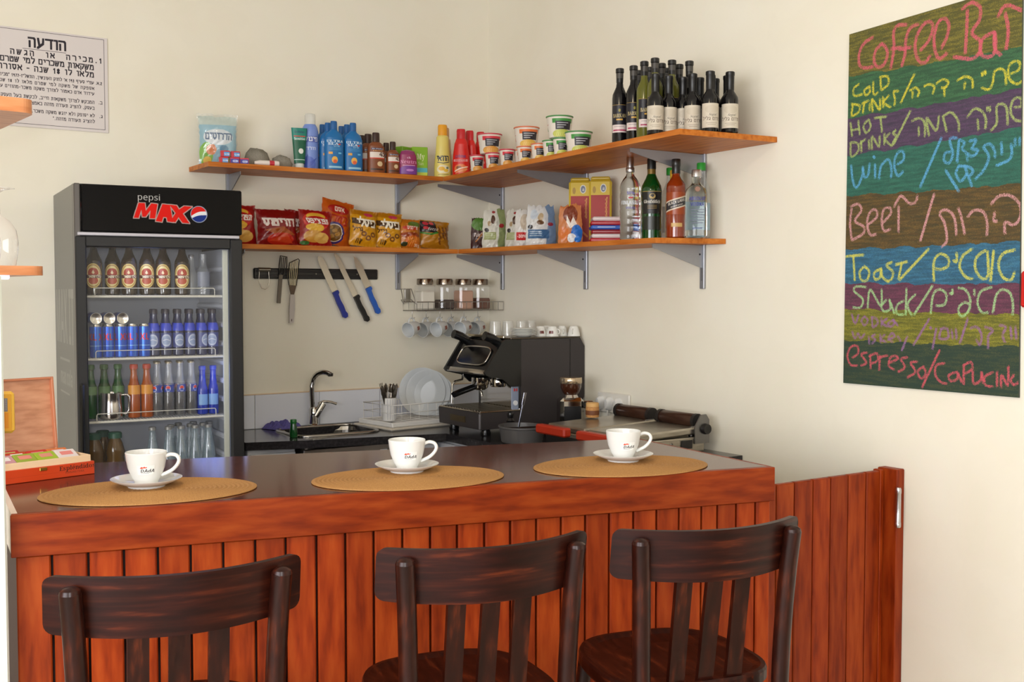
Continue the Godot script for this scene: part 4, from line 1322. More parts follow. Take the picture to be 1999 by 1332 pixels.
# chalk strokes on the menu board, in its own 540 x 1014 grid
var CHALK := [
	["ink", 214, 92, 112, 11],
	[87, 46, 55, 59, 40, 86, 43, 115, 62, 126, 91, 127],
	[115, 70, 95, 87, 93, 117, 109, 132, 129, 123, 136, 95, 123, 74, 115, 70],
	[197, 34, 167, 30, 155, 48, 157, 90, 147, 143],
	[148, 89, 183, 91],
	[233, 39, 207, 46, 195, 73, 193, 109, 182, 144],
	[176, 96, 212, 96],
	[241, 110, 265, 90, 278, 60, 271, 41, 250, 43, 229, 71, 225, 107, 237, 137, 256, 145, 272, 129],
	[305, 115, 320, 92, 326, 62, 315, 42, 294, 47, 283, 81, 286, 118, 300, 142, 323, 131],
	[379, 34, 378, 84, 375, 142],
	[364, 28, 390, 17, 414, 33, 414, 64, 393, 93, 416, 118, 416, 145, 393, 159, 341, 144],
	[453, 104, 426, 113, 416, 138, 427, 159, 452, 160, 460, 134, 456, 105, 458, 145, 476, 166],
	[484, 63, 493, 106, 488, 153],
	[465, 67, 479, 47, 496, 47, 529, 67],
	["ink", 222, 204, 56, 8],
	[41, 168, 23, 178, 26, 198, 55, 198],
	[78, 180, 60, 188, 66, 202, 79, 195, 78, 180],
	[90, 169, 92, 203, 107, 201],
	[114, 162, 117, 197],
	[112, 160, 137, 162, 140, 183, 117, 197],
	[21, 221, 16, 255],
	[16, 220, 45, 229, 40, 247, 16, 255],
	[61, 220, 56, 252],
	[53, 225, 77, 218],
	[79, 229, 79, 248],
	[90, 250, 87, 217, 113, 249, 113, 217],
	[123, 216, 125, 246],
	[143, 215, 126, 231, 151, 248],
	[173, 207, 158, 207, 163, 228, 161, 245],
	[223, 170, 181, 241],
	[210, 211, 229, 207, 239, 219, 234, 231],
	[219, 216, 219, 232],
	[255, 207, 271, 204, 286, 214, 281, 230],
	[292, 205, 311, 198, 327, 207, 320, 219, 307, 219],
	[316, 219, 316, 243],
	[354, 207, 376, 201, 396, 212, 398, 235],
	[376, 216, 374, 232],
	[424, 199, 425, 207],
	[432, 196, 433, 205],
	[424, 237, 444, 244, 454, 228, 458, 202, 474, 198, 487, 209, 490, 240],
	[503, 214, 522, 209, 525, 191, 507, 186, 495, 201, 500, 228, 518, 242, 533, 237],
	["ink", 166, 186, 104, 8],
	[14, 272, 20, 312],
	[41, 271, 47, 310],
	[17, 294, 46, 293],
	[77, 271, 59, 286, 68, 307, 83, 294, 77, 271],
	[96, 270, 137, 271],
	[116, 270, 122, 313],
	[15, 331, 18, 368, 42, 355, 39, 333, 12, 328],
	[52, 328, 53, 361],
	[47, 334, 68, 324],
	[78, 329, 80, 355],
	[89, 354, 89, 320, 112, 350, 114, 319],
	[130, 316, 130, 350],
	[147, 318, 133, 333, 153, 352],
	[167, 312, 158, 319, 168, 329, 151, 356],
	[213, 266, 158, 353],
	[218, 294, 240, 289, 257, 303, 259, 340],
	[240, 313, 240, 337],
	[272, 339, 264, 292, 293, 328, 301, 290],
	[313, 294, 325, 335],
	[313, 294, 337, 287, 358, 312, 361, 340],
	[385, 305, 404, 287, 426, 297, 437, 318, 435, 343],
	[413, 315, 417, 343],
	[440, 288, 441, 297],
	[447, 289, 448, 300],
	[452, 347, 467, 330, 466, 291, 480, 285, 493, 299, 496, 339],
	[515, 298, 531, 297, 529, 278, 511, 279, 503, 304, 514, 328, 535, 335],
	["ink", 92, 164, 214, 9],
	[18, 394, 25, 438, 38, 457, 56, 428, 59, 402, 64, 429, 77, 425, 82, 392],
	[100, 398, 101, 436],
	[95, 376, 98, 380],
	[114, 439, 121, 404, 144, 389, 154, 411, 154, 441],
	[174, 405, 194, 394, 191, 373, 173, 375, 164, 404, 175, 436, 194, 425],
	[309, 350, 247, 473],
	[355, 355, 334, 356, 344, 393, 335, 416, 319, 411, 321, 391, 339, 389],
	[361, 364, 357, 418],
	[361, 360, 377, 369, 371, 384, 384, 398, 387, 417],
	[392, 367, 410, 367, 399, 387, 417, 393, 402, 407, 386, 398],
	[324, 435, 364, 494],
	[363, 427, 354, 446, 368, 467, 385, 449, 378, 428],
	[363, 427, 394, 434, 403, 446, 392, 457],
	[387, 449, 401, 483],
	[410, 465, 433, 445, 447, 412, 432, 387, 449, 381, 462, 398, 464, 417],
	[480, 381, 483, 412],
	[507, 388, 506, 422, 467, 437],
	[517, 376, 517, 393],
	[529, 375, 529, 392],
	["ink", 212, 152, 158, 9],
	[22, 516, 17, 557, 23, 603],
	[19, 509, 44, 504, 56, 523, 34, 551, 65, 569, 62, 589, 23, 605],
	[78, 565, 108, 544, 105, 524, 86, 529, 76, 560, 87, 592, 109, 591],
	[127, 563, 154, 538, 151, 522, 132, 525, 125, 554, 133, 583, 154, 580],
	[180, 520, 181, 590],
	[166, 519, 187, 492, 213, 513, 233, 512, 240, 493],
	[290, 495, 250, 617],
	[317, 634, 331, 616, 323, 573, 308, 547, 327, 538, 351, 558, 359, 606],
	[363, 536, 373, 563, 383, 605],
	[391, 560, 407, 545, 434, 550, 446, 580, 445, 611],
	[466, 554, 464, 574, 473, 575],
	[456, 531, 478, 513, 508, 515, 532, 537, 535, 568, 518, 587, 495, 580, 495, 610],
	["ink", 214, 206, 84, 9],
	[4, 651, 66, 648],
	[30, 649, 36, 721],
	[69, 680, 53, 696, 59, 719, 78, 719, 86, 696, 69, 680],
	[124, 688, 103, 699, 106, 717, 122, 712, 126, 688, 130, 710, 152, 726],
	[161, 671, 143, 679, 164, 697, 162, 715, 149, 724],
	[174, 678, 211, 670],
	[193, 674, 183, 718],
	[276, 639, 186, 720],
	[294, 723, 293, 674, 310, 653, 334, 662, 337, 683, 316, 693, 296, 691],
	[360, 652, 361, 673, 351, 671],
	[404, 643, 379, 659, 370, 688, 387, 713, 408, 720],
	[443, 647, 418, 664, 415, 693, 433, 718, 451, 710, 448, 649],
	[465, 649, 458, 726],
	[522, 649, 490, 658, 479, 686, 491, 715, 513, 723, 523, 703],
	["ink", 160, 206, 140, 8],
	[76, 739, 42, 737, 34, 750, 65, 773, 57, 796, 29, 796],
	[82, 796, 90, 746, 126, 791, 128, 744],
	[144, 775, 129, 791, 137, 806, 158, 799, 155, 775, 172, 813],
	[200, 777, 179, 790, 180, 812, 203, 814],
	[209, 744, 208, 816],
	[238, 759, 213, 786, 229, 818],
	[290, 736, 234, 814],
	[286, 809, 293, 759, 312, 746, 332, 759, 327, 785, 301, 789],
	[350, 747, 350, 757, 343, 756],
	[367, 742, 388, 747, 402, 772, 398, 801, 378, 816, 368, 797, 384, 780, 400, 784],
	[413, 747, 414, 761],
	[461, 741, 432, 751, 423, 780, 435, 804, 455, 804],
	[466, 804, 474, 763, 489, 747, 511, 755, 520, 783, 519, 811],
	["ink", 146, 100, 150, 8],
	[27, 815, 39, 842, 52, 815],
	[72, 821, 61, 833, 72, 846, 83, 832, 72, 821],
	[97, 823, 100, 850, 116, 841, 113, 827, 94, 823],
	[129, 824, 130, 849],
	[148, 826, 132, 838, 151, 849],
	[167, 830, 151, 840, 159, 848, 172, 839, 169, 830, 185, 846],
	[30, 866, 39, 884, 50, 870, 59, 883, 75, 869],
	[87, 878, 90, 900],
	[108, 872, 98, 877, 109, 886, 98, 898],
	[125, 872, 128, 894],
	[141, 871, 128, 883, 147, 891],
	[152, 884, 173, 875, 165, 866, 154, 880, 168, 890],
	[183, 874, 194, 887],
	[214, 873, 197, 914],
	[282, 824, 233, 897],
	[285, 847, 289, 849],
	[304, 849, 293, 905],
	[319, 851, 314, 874, 339, 873, 336, 848, 314, 851],
	[350, 852, 353, 877],
	[362, 849, 365, 877],
	[396, 821, 374, 887],
	[404, 846, 422, 842, 436, 862, 432, 887, 421, 875],
	[445, 841, 467, 849, 452, 865],
	[454, 865, 455, 898],
	[485, 836, 502, 840, 494, 860, 501, 880],
	[515, 839, 518, 871],
	[528, 839, 531, 871],
	["ink", 206, 84, 96, 8],
	[32, 939, 51, 927, 48, 906, 25, 910, 14, 936, 26, 960, 52, 961],
	[82, 923, 62, 929, 80, 951, 60, 961],
	[93, 932, 95, 968],
	[90, 932, 115, 924, 118, 944, 96, 952],
	[126, 930, 124, 971],
	[123, 935, 153, 927],
	[158, 947, 184, 936, 179, 928, 161, 933, 156, 956, 174, 966],
	[215, 930, 195, 936, 208, 957, 185, 972],
	[246, 940, 226, 945, 242, 968, 214, 985],
	[267, 952, 249, 966, 260, 985, 274, 971, 267, 952],
	[315, 906, 263, 1008],
	[330, 940, 306, 947, 304, 973, 322, 991, 338, 992],
	[364, 961, 343, 971, 350, 985, 369, 978, 369, 961, 383, 989],
	[387, 943, 388, 993],
	[385, 943, 406, 933, 411, 950, 390, 964],
	[413, 954, 416, 987, 436, 977, 438, 957, 443, 985],
	[469, 955, 447, 968, 450, 989, 470, 991],
	[481, 954, 481, 991],
	[492, 990, 494, 961, 510, 985, 511, 936],
	[526, 959, 518, 972, 527, 983, 540, 974],
]
var BANDS := [[22, 1], [140, 156], [259, 256], [365, 350], [478, 488], [630, 629], [727, 733], [800, 809], [891, 888], [1013, 1014]]

# ---------------------------------------------------------------- menu board and notice
func build_board() -> void:
	var W := 540
	var H := 1014
	var im := cv(W, H, c8(40, 58, 50))
	var fn := FastNoiseLite.new()
	fn.seed = 7
	fn.frequency = 0.02
	var base := [c8(98, 92, 40), c8(52, 92, 62), c8(78, 58, 84), c8(44, 98, 84), c8(84, 66, 36), c8(48, 98, 130), c8(98, 52, 74), c8(112, 108, 34), c8(42, 62, 50)]
	var dust := [c8(176, 156, 60), c8(80, 132, 84), c8(108, 80, 112), c8(64, 128, 106), c8(140, 108, 52), c8(80, 142, 172), c8(140, 74, 96), c8(178, 172, 56), c8(96, 92, 52)]
	var slate := c8(38, 54, 46)
	var rng := RandomNumberGenerator.new()
	rng.seed = 11
	var img := im.get_data()
	for y in H:
		for x in W:
			var u := float(x) / W
			var k := 0
			var wob := fn.get_noise_2d(x * 0.6, 5.0) * 9.0
			for b in range(1, 9):
				if y > lerpf(BANDS[b][0], BANDS[b][1], u) + wob:
					k = b
			var n := fn.get_noise_2d(x * 1.1, y * 6.5)
			var g := rng.randf()
			var c: Color = slate.lerp(base[k], clampf(0.86 + n * 0.3, 0.1, 1.0))
			var d := clampf(fn.get_noise_2d(x * 0.5 + 300.0, y * 5.0 + k * 90.0) * 1.0 + 0.3, 0.0, 1.0)
			if g < d:
				c = c.lerp(dust[k], 0.25 + 0.45 * rng.randf())
			var o := (y * W + x) * 3
			img[o] = int(c.r * 255); img[o + 1] = int(c.g * 255); img[o + 2] = int(c.b * 255)
	im = Image.create_from_data(W, H, false, Image.FORMAT_RGB8, img)
	var ink := Color.WHITE
	var th := 8.0
	for s in CHALK:
		if s[0] is String:
			ink = c8(s[1], s[2], s[3]); th = s[4]
			continue
		var p := []
		for i in range(0, s.size(), 2):
			p.append(Vector2(s[i], s[i + 1]))
		var q := []
		for i in p.size() - 1:
			var a: Vector2 = p[maxi(i - 1, 0)]
			var d: Vector2 = p[mini(i + 2, p.size() - 1)]
			for t in 8:
				q.append(p[i].cubic_interpolate(p[i + 1], a, d, t / 8.0))
		q.append(p[-1])
		for i in q.size() - 1:
			var k := maxi(1, int(q[i].distance_to(q[i + 1]) / 1.5))
			for t in k:
				var e: Vector2 = q[i].lerp(q[i + 1], float(t) / k)
				for z in int(th * 2.4):
					var a := rng.randf() * TAU
					var r := th * 0.5 * sqrt(rng.randf())
					var x := int(e.x + cos(a) * r * 0.95)
					var y := int(e.y + sin(a) * r)
					if x >= 0 and y >= 0 and x < W and y < H:
						im.set_pixel(x, y, im.get_pixel(x, y).lerp(ink, 0.6 + 0.35 * rng.randf()))
	var b := thing("menu_board", "chalk menu board with coloured bands and handwriting on the right wall", "chalkboard", Vector3(-0.002, 1.2565, 2.48))
	# outline in (z, y), slightly out of square like the real one; the face looks towards -x
	var o := [Vector2(-0.306, 0.0), Vector2(0.306, 0.0), Vector2(0.293, 1.149), Vector2(-0.300, 1.1235)]
	var m := Mb.new()
	var V := func(p: Vector2, x: float) -> Vector3: return Vector3(x, p.y, p.x)
	var U := func(p: Vector2) -> Vector2: return Vector2((p.x + 0.306) / 0.612, 1.0 - p.y / 1.149)
	m.flat(V.call(o[0], -0.006), V.call(o[1], -0.006), V.call(o[2], -0.006), U.call(o[0]), U.call(o[1]), U.call(o[2]))
	m.flat(V.call(o[0], -0.006), V.call(o[2], -0.006), V.call(o[3], -0.006), U.call(o[0]), U.call(o[2]), U.call(o[3]))
	var bm := printed(im, 0.8)
	part(b, "chalk_face", m.done(), bm)
	var back := Mb.new()
	for i in 4:
		var j := (i + 1) % 4
		back.quad(V.call(o[i], -0.0059), V.call(o[i], 0.0), V.call(o[j], 0.0), V.call(o[j], -0.0059))
	back.quad(V.call(o[3], 0.0), V.call(o[2], 0.0), V.call(o[1], 0.0), V.call(o[0], 0.0))
	part(b, "panel", back.done(), mt(c8(60, 66, 58), 0.7))
	var red := thing("alarm_button", "small red plastic box on the wall beside the menu board", "alarm button", Vector3(0, 1.51, 2.835))
	part(red, "case", bxm(0.028, 0.1, 0.08, 0.006).moved(at(-0.0145, 0.05, 0)).done(), mt(c8(200, 24, 20), 0.35))
	part(red, "button", bxm(0.006, 0.05, 0.04, 0.002).moved(at(-0.031, 0.05, 0)).done(), mt(c8(176, 16, 14), 0.4))

func build_notice() -> void:
	var im := cv(1280, 948, c8(222, 214, 212))
	var k := c8(28, 20, 36)
	var S := 2.0
	for r in [[16, 16, 1232, 4], [16, 916, 1232, 4], [16, 16, 4, 904], [1244, 16, 4, 904]]:
		box(im, r[0], r[1], r[2], r[3], k)
	heb(im, "הודעה", 888, 84, 82, 19, k, 0.72, 0.22)
	box(im, 496, 190, 394, 4, k)
	heb(im, "1.מכירה  או  הגשה  של", 1222, 212, 42, 10, k, 0.78, 0.62)
	heb(im, "משקאות משכרים למי שטרם", 1146, 284, 44, 10, k, 0.74, 0.24)
	heb(im, "מלאו לו 18 שנה - אסורה", 1146, 358, 44, 10, k, 0.76, 0.34)
	heb(im, "2.א. עפ״י סעיף 193 א׳ לחוק העונשין, התשל״ז-1977 ״מכירה", 1222, 446, 25, 5, k, 0.66, 0.24)
	heb(im, "אספקה של משקה למי שטרם מלאו לו 18 שנה", 1146, 502, 25, 5, k, 0.72, 0.36)
	heb(im, "עידוד אדם כאמור לצורך משקה משכר-מהווים עבירה", 1146, 556, 25, 5, k, 0.68, 0.3)
	heb(im, "ב.", 1222, 638, 25, 5, k)
	heb(im, "המבקש לצרוך משקאות חייב, לבקשת בעל העסק או", 1146, 640, 26, 5, k, 0.68, 0.26)
	heb(im, "בעסק, להציג תעודה מזהה באמצעותה ניתן לזהות", 1146, 698, 26, 5, k, 0.68, 0.26)
	heb(im, "ג.", 1222, 776, 25, 5, k)
	heb(im, "לא יסופק ולא יוגש משקה משכר, למי שיסרב", 1146, 774, 26, 5, k, 0.68, 0.26)
	heb(im, "להציג תעודה מזהה.״", 1146, 832, 26, 5, k, 0.72, 0.28)
	solo("wall_notice", "white printed notice with Hebrew text on the back wall above the fridge", "sign", bx(0.51, 0.372, 0.004, 0.0005), printed(im, 0.3), Vector3(-2.045, 2.3705, 0.003))

# ---------------------------------------------------------------- things on the bar
func build_bar_things() -> void:
	var straw_tex := noise_tex([c8(146, 100, 52), c8(174, 126, 70), c8(192, 146, 86)], [0.0, 0.5, 1.0], 0.12, 71, 256)
	var straw := grain("straw", straw_tex, Vector3(9, 9, 9), 0.75)
	var pr := [Vector2(0.0, 0.0), Vector2(0.985, 0.0), Vector2(1.0, 0.0012), Vector2(0.998, 0.003)]
	for i in 22:
		var r := 0.985 - i * 0.0445
		pr.append(Vector2(r, 0.0030))
		pr.append(Vector2(r - 0.012, 0.0048))
		pr.append(Vector2(r - 0.026, 0.0048))
		pr.append(Vector2(maxf(0.0, r - 0.038), 0.0030))
	pr.append(Vector2(0.0, 0.0036))
	var mat_mesh := lathem(pr, 56, 0.236, 0.166, 10.0).done()
	var cup_mat := mt(c8(230, 230, 227), 0.08)
	var logo := cv(128, 96, c8(230, 230, 227))
	fillpoly(logo, [Vector2(22, 30), Vector2(34, 14), Vector2(44, 20), Vector2(56, 12), Vector2(62, 20), Vector2(74, 16), Vector2(70, 28), Vector2(48, 28), Vector2(34, 34)], c8(216, 70, 44))
	words(logo, "DAdA", 26, 72, 32, c8(44, 42, 46), "Droid Sans", true, 0.9, false, 0.15)
	box(logo, 26, 80, 62, 3, c8(120, 118, 118))
	var logom := printed(logo, 0.1)
	var cpr := pf([0, 0.006, 0.02, 0.006, 0.023, 0.0, 0.0265, 0.001, 0.027, 0.006, 0.033, 0.016, 0.041, 0.036, 0.0445, 0.055, 0.0465, 0.0715, 0.0455, 0.073, 0.044, 0.0715, 0.042, 0.055, 0.0385, 0.036, 0.031, 0.018, 0.02, 0.011, 0, 0.010])
	var spr := pf([0, 0.004, 0.036, 0.004, 0.038, 0.0, 0.041, 0.0, 0.043, 0.004, 0.06, 0.010, 0.078, 0.0185, 0.0795, 0.0205, 0.077, 0.0205, 0.058, 0.0125, 0.036, 0.0075, 0.03, 0.0072, 0, 0.007])
	var mats_at := [[-2.203, 2.05], [-1.63, 2.216], [-1.083, 2.354]]
	var cups_at := [[-2.198, 2.0], [-1.597, 2.142], [-1.035, 2.303]]
	var where := ["beside the cigar box", "in the middle of the bar", "at the gate end of the bar"]
	var m0: Node3D
	var s0: Node3D
	var c0: Node3D
	for i in 3:
		if i == 0:
			m0 = solo("placemat", "oval woven straw placemat " + where[i], "placemat", mat_mesh, straw, Vector3.ZERO, 0, "oval straw placemats on the bar")
			s0 = solo("saucer", "white porcelain saucer " + where[i], "saucer", lathe(spr, 48), cup_mat, Vector3.ZERO, 0, "saucers on the bar")
			c0 = thing("coffee_cup", "white coffee cup with small red and black logo " + where[i], "cup", Vector3.ZERO, 0, "coffee cups on the bar")
			part(c0, "bowl", lathe(cpr, 48), cup_mat)
			var h := []
			var hc := [Vector2(0.0435, 0.062), Vector2(0.055, 0.066), Vector2(0.068, 0.063), Vector2(0.0735, 0.053), Vector2(0.069, 0.041), Vector2(0.058, 0.03), Vector2(0.045, 0.023), Vector2(0.034, 0.0185)]
			for k in 7:
				for t in 3:
					var q: Vector2 = hc[k].cubic_interpolate(hc[k + 1], hc[maxi(k - 1, 0)], hc[mini(k + 2, 7)], t / 3.0)
					h.append(Vector3(q.x, q.y, 0))
			h.append(Vector3(0.034, 0.0185, 0))
			part(c0, "handle", tube(h, 0.0044, 10, false, 1.35), cup_mat)
			part(c0, "logo", bandm(pf([0.0372, 0.025, 0.0416, 0.036, 0.0438, 0.047]), 27, 8).moved(Transform3D(Basis(Vector3.UP, deg_to_rad(10)), Vector3.ZERO)).done(), logom)
		else:
			m0 = copy(m0, Vector3.ZERO, 0, "oval woven straw placemat " + where[i])
			s0 = copy(s0, Vector3.ZERO, 0, "white porcelain saucer " + where[i])
			c0 = copy(c0, Vector3.ZERO, 0, "white coffee cup with small red and black logo " + where[i])
		m0.position = Vector3(mats_at[i][0], 1.1, mats_at[i][1])
		m0.rotation_degrees.y = -14
		s0.position = Vector3(cups_at[i][0], 1.1044, cups_at[i][1])
		c0.position = Vector3(cups_at[i][0], 1.1122, cups_at[i][1])
		c0.rotation_degrees.y = [-27, -30, -32][i]
	# cigar box used for tea bags
	var cedar_tex := noise_tex([c8(176, 120, 88), c8(196, 140, 106), c8(206, 152, 118)], [0.0, 0.5, 1.0], 0.02, 81, 256, 8.0)
	var cedar := grain("cedar", cedar_tex, Vector3(2, 9, 2), 0.6)
	var fr := cv(512, 72, c8(196, 62, 22))
	box(fr, 0, 40, 512, 2, c8(176, 50, 18))
	words(fr, "Espléndidos", 320, 34, 24, c8(52, 22, 14), "Droid Serif", true, 0.95)
	words(fr, "HABANA CUBA", 352, 52, 10, c8(90, 36, 20), "Droid Serif", false, 1.0)
	var o := thing("cigar_box", "open orange cigar box with upright wooden lid at the end of the bar", "box", Vector3(-2.391, 1.1, 1.654), 15)
	part(o, "bottom", bxm(0.224, 0.03, 0.18, 0.0).moved(at(0, 0.0153, 0)).done(), cedar)
	part(o, "front", bxm(0.24, 0.032, 0.006, 0.001).moved(at(0, 0.0165, 0.097)).done(), printed(fr, 0.3))
	part(o, "back", bxm(0.24, 0.032, 0.006, 0.001).moved(at(0, 0.0165, -0.097)).done(), mt(c8(190, 62, 24), 0.35))
	for s in [-1.0, 1.0]:
		part(o, "side", bxm(0.006, 0.032, 0.188, 0.001).moved(at(s * 0.117, 0.0165, 0)).done(), mt(c8(190, 62, 24), 0.35))
	part(o, "liner", bxm(0.228, 0.043, 0.004, 0.001).moved(at(0, 0.0268, 0.0915)).done(), mt(c8(226, 196, 158), 0.6), Vector3.ZERO, Vector3.ZERO, "pale inner lining standing above the rim")
	for s in [-1.0, 1.0]:
		part(o, "liner", bxm(0.004, 0.043, 0.176, 0.001).moved(at(s * 0.112, 0.0268, 0)).done(), mt(c8(226, 196, 158), 0.6))
	part(o, "clasp", bx(0.018, 0.008, 0.003, 0.001), mt(c8(190, 150, 70), 0.3, 1.0), Vector3(-0.01, 0.027, 0.1008))
	var lid := part(o, "lid", bxm(0.236, 0.196, 0.006, 0.001).moved(at(0, 0.098, 0)).done(), cedar, Vector3(0, 0.036, -0.1005), Vector3(-6, 0, 0), "open lid of bare cedar")
	part(lid, "lid_rim", bxm(0.006, 0.196, 0.014, 0.001).moved(at(0.115, 0.098, 0.010)).done(), mt(c8(190, 120, 84), 0.5))
	part(lid, "lid_rim", bxm(0.224, 0.006, 0.014, 0.001).moved(at(0, 0.193, 0.010)).done(), mt(c8(190, 120, 84), 0.5))
	var cols := [c8(200, 150, 160), c8(150, 170, 60), c8(158, 186, 50), c8(224, 214, 214), c8(204, 60, 40), c8(190, 66, 34), c8(200, 52, 44), c8(216, 120, 60), c8(226, 216, 210), c8(196, 50, 60)]
	var names := ["dusty pink", "olive green", "lime green", "white", "red", "brick red", "crimson", "orange", "cream", "cherry red"]
	var X := Transform3D(Basis(Vector3.UP, deg_to_rad(15)), Vector3(-2.391, 1.1, 1.654))
	for i in 10:
		var p := thing("tea_bag", "%s tea bag packet standing in the cigar box" % names[i], "tea bag", Vector3.ZERO, 0, "tea bag packets in the cigar box")
		part(p, "packet", bxm(0.052, 0.05, 0.010, 0.002).moved(at(0, 0.025, 0)).done(), mt(cols[i], 0.5))
		part(p, "label", bxm(0.03, 0.016, 0.0006, 0.0).moved(at(0, 0.032, 0.0053)).done(), mt(cols[(i + 3) % 10].lerp(Color.WHITE, 0.4), 0.5))
		p.position = X * Vector3(-0.078 + (i % 4) * 0.052, 0.0335, 0.066 - (i / 4) * 0.04)
		p.rotation_degrees = Vector3(-66, 15, 0)

# ---------------------------------------------------------------- wall rack of glasses at the left edge
func build_glass_rack() -> void:
	var wood_tex := noise_tex([c8(186, 112, 66), c8(206, 136, 88), c8(216, 150, 104)], [0.0, 0.5, 1.0], 0.02, 91, 256, 8.0)
	var wood := grain("rack_wood", wood_tex, Vector3(1, 7, 7), 0.35, 0.2)
	var led := StandardMaterial3D.new()
	led.albedo_color = c8(240, 240, 255)
	led.emission_enabled = true
	led.emission = c8(226, 228, 255)
	led.emission_energy_multiplier = 1.0
	var post := thing("white_partition", "white upright panel at the left end of the bar", "partition", Vector3(-2.565, 0, 2.165))
	part(post, "panel", bxm(0.078, 1.586, 0.07, 0.004).moved(at(0, 0.793, 0)).done(), mt(c8(226, 232, 224), 0.3))
	var rack := thing("glass_rack", "rack with two round-nosed wooden shelves over the left end of the bar", "shelf unit", Vector3(-2.57, 0, 1.86), 5.0)
	part(rack, "upright", bxm(0.02, 0.75, 0.03, 0.003).moved(at(-0.12, 1.965, -0.05)).done(), mt(c8(220, 224, 220), 0.3))
	for k in 2:
		var y: float = [1.588, 1.935][k]
		var th: float = [0.02, 0.03][k]
		var o := []
		var x1: float = [0.148, 0.132][k]
		for i in 9:
			var a := lerpf(-PI / 2, 0.0, i / 8.0)
			o.append(Vector2(x1 - 0.03 + 0.03 * cos(a), -0.13 + 0.03 + 0.03 * sin(a)))
		for i in 9:
			var a := lerpf(0.0, PI / 2, i / 8.0)
			o.append(Vector2(x1 - 0.03 + 0.03 * cos(a), 0.4 - 0.03 + 0.03 * sin(a)))
		o.append(Vector2(-0.35, 0.4))
		o.append(Vector2(-0.35, -0.13))
		var sh := part(rack, "shelf_board", slabm(o, th).moved(Transform3D(Basis(Vector3.RIGHT, -PI / 2), Vector3(0, y + th / 2, 0.035))).done(), wood)
		var lamp := part(sh, "puck_lamp", lathe(pf([0, -0.009, 0.019, -0.009, 0.022, -0.006, 0.022, 0.0, 0, 0.0]), 24), led, Vector3([0.062, 0.042][k], y, [0.12, 0.12][k]))
		lamp.set_meta("label", "glowing round lamp under the shelf")
		var l := SpotLight3D.new()
		l.name = "puck_glow"
		l.position = rack.transform * (lamp.position + Vector3(0, -0.014, 0))
		l.rotation_degrees.x = -90
		l.spot_angle = 60.0
		l.light_size = 0.025
		l.light_color = c8(235, 235, 255)
		l.light_energy = 0.03
		l.spot_range = 6.0
		l.spot_attenuation = 2.0
		l.shadow_enabled = true
		add_child(l, true)
	var gp := pf([0.0335, 0.0, 0.0345, 0.001, 0.0385, 0.03, 0.0395, 0.05, 0.036, 0.075, 0.024, 0.095, 0.008, 0.106, 0.005, 0.113, 0.0042, 0.14, 0.005, 0.155, 0.012, 0.160, 0.034, 0.1635, 0.034, 0.165, 0, 0.166])
	var gl := pane(c8(236, 232, 228), 0.10, 0.03)
	for i in 2:
		var g := thing("wine_glass", "stemmed wine glass upside down on the rack shelf, %s" % ["nearer the rounded end", "behind the first"][i], "glass", Vector3.ZERO, 0, "upturned wine glasses on the rack")
		part(g, "glass", lathe(gp, 32), gl)
		g.position = rack.transform * Vector3([0.058, 0.05][i], 1.6085, [0.14, 0.03][i])
	var tagm := cv(64, 128, c8(222, 160, 40))
	box(tagm, 10, 14, 44, 46, c8(120, 112, 116))
	for i in 7:
		for j in 7:
			box(tagm, 12 + i * 6, 16 + j * 6, 3, 3, c8(168, 160, 164))
	box(tagm, 8, 64, 48, 54, c8(216, 136, 24))
	var tg := thing("orange_dispenser", "small orange plastic case with grey mesh hung on the white upright", "case", Vector3(-2.519, 1.262, 2.11), -20)
	part(tg, "case", bxm(0.052, 0.086, 0.018, 0.006).moved(at(0, 0.043, 0)).done(), mt(c8(228, 178, 60), 0.4))
	part(tg, "front", bxm(0.044, 0.076, 0.002, 0.0).moved(at(0, 0.043, 0.0098)).done(), printed(tagm, 0.45))

# ---------------------------------------------------------------- goods on the upper shelf
# a flattened toiletry bottle with its print wrapped round the front
func toiletry(called: String, label: String, pr: Array, sz: float, body: Material, cap_r: float, cap_h: float, cap: Material, pr_label: Array, print_: Material, group: String, half := 75.0) -> Node3D:
	var o := thing(called, label, "bottle", Vector3.ZERO, 0, group)
	part(o, "body", lathe(pr, 24, 1.0, sz), body)
	var top: float = pr[-1].y
	part(o, "cap", lathe(pf([0, 0, cap_r, 0, cap_r, cap_h * 0.85, cap_r * 0.88, cap_h, 0, cap_h]), 18, 1.0, maxf(sz, 0.7)), cap, Vector3(0, top - 0.002, 0))
	if print_:
		part(o, "label", bandm(pr_label, half, 12, 1.012, sz * 1.02).done(), print_)
	return o

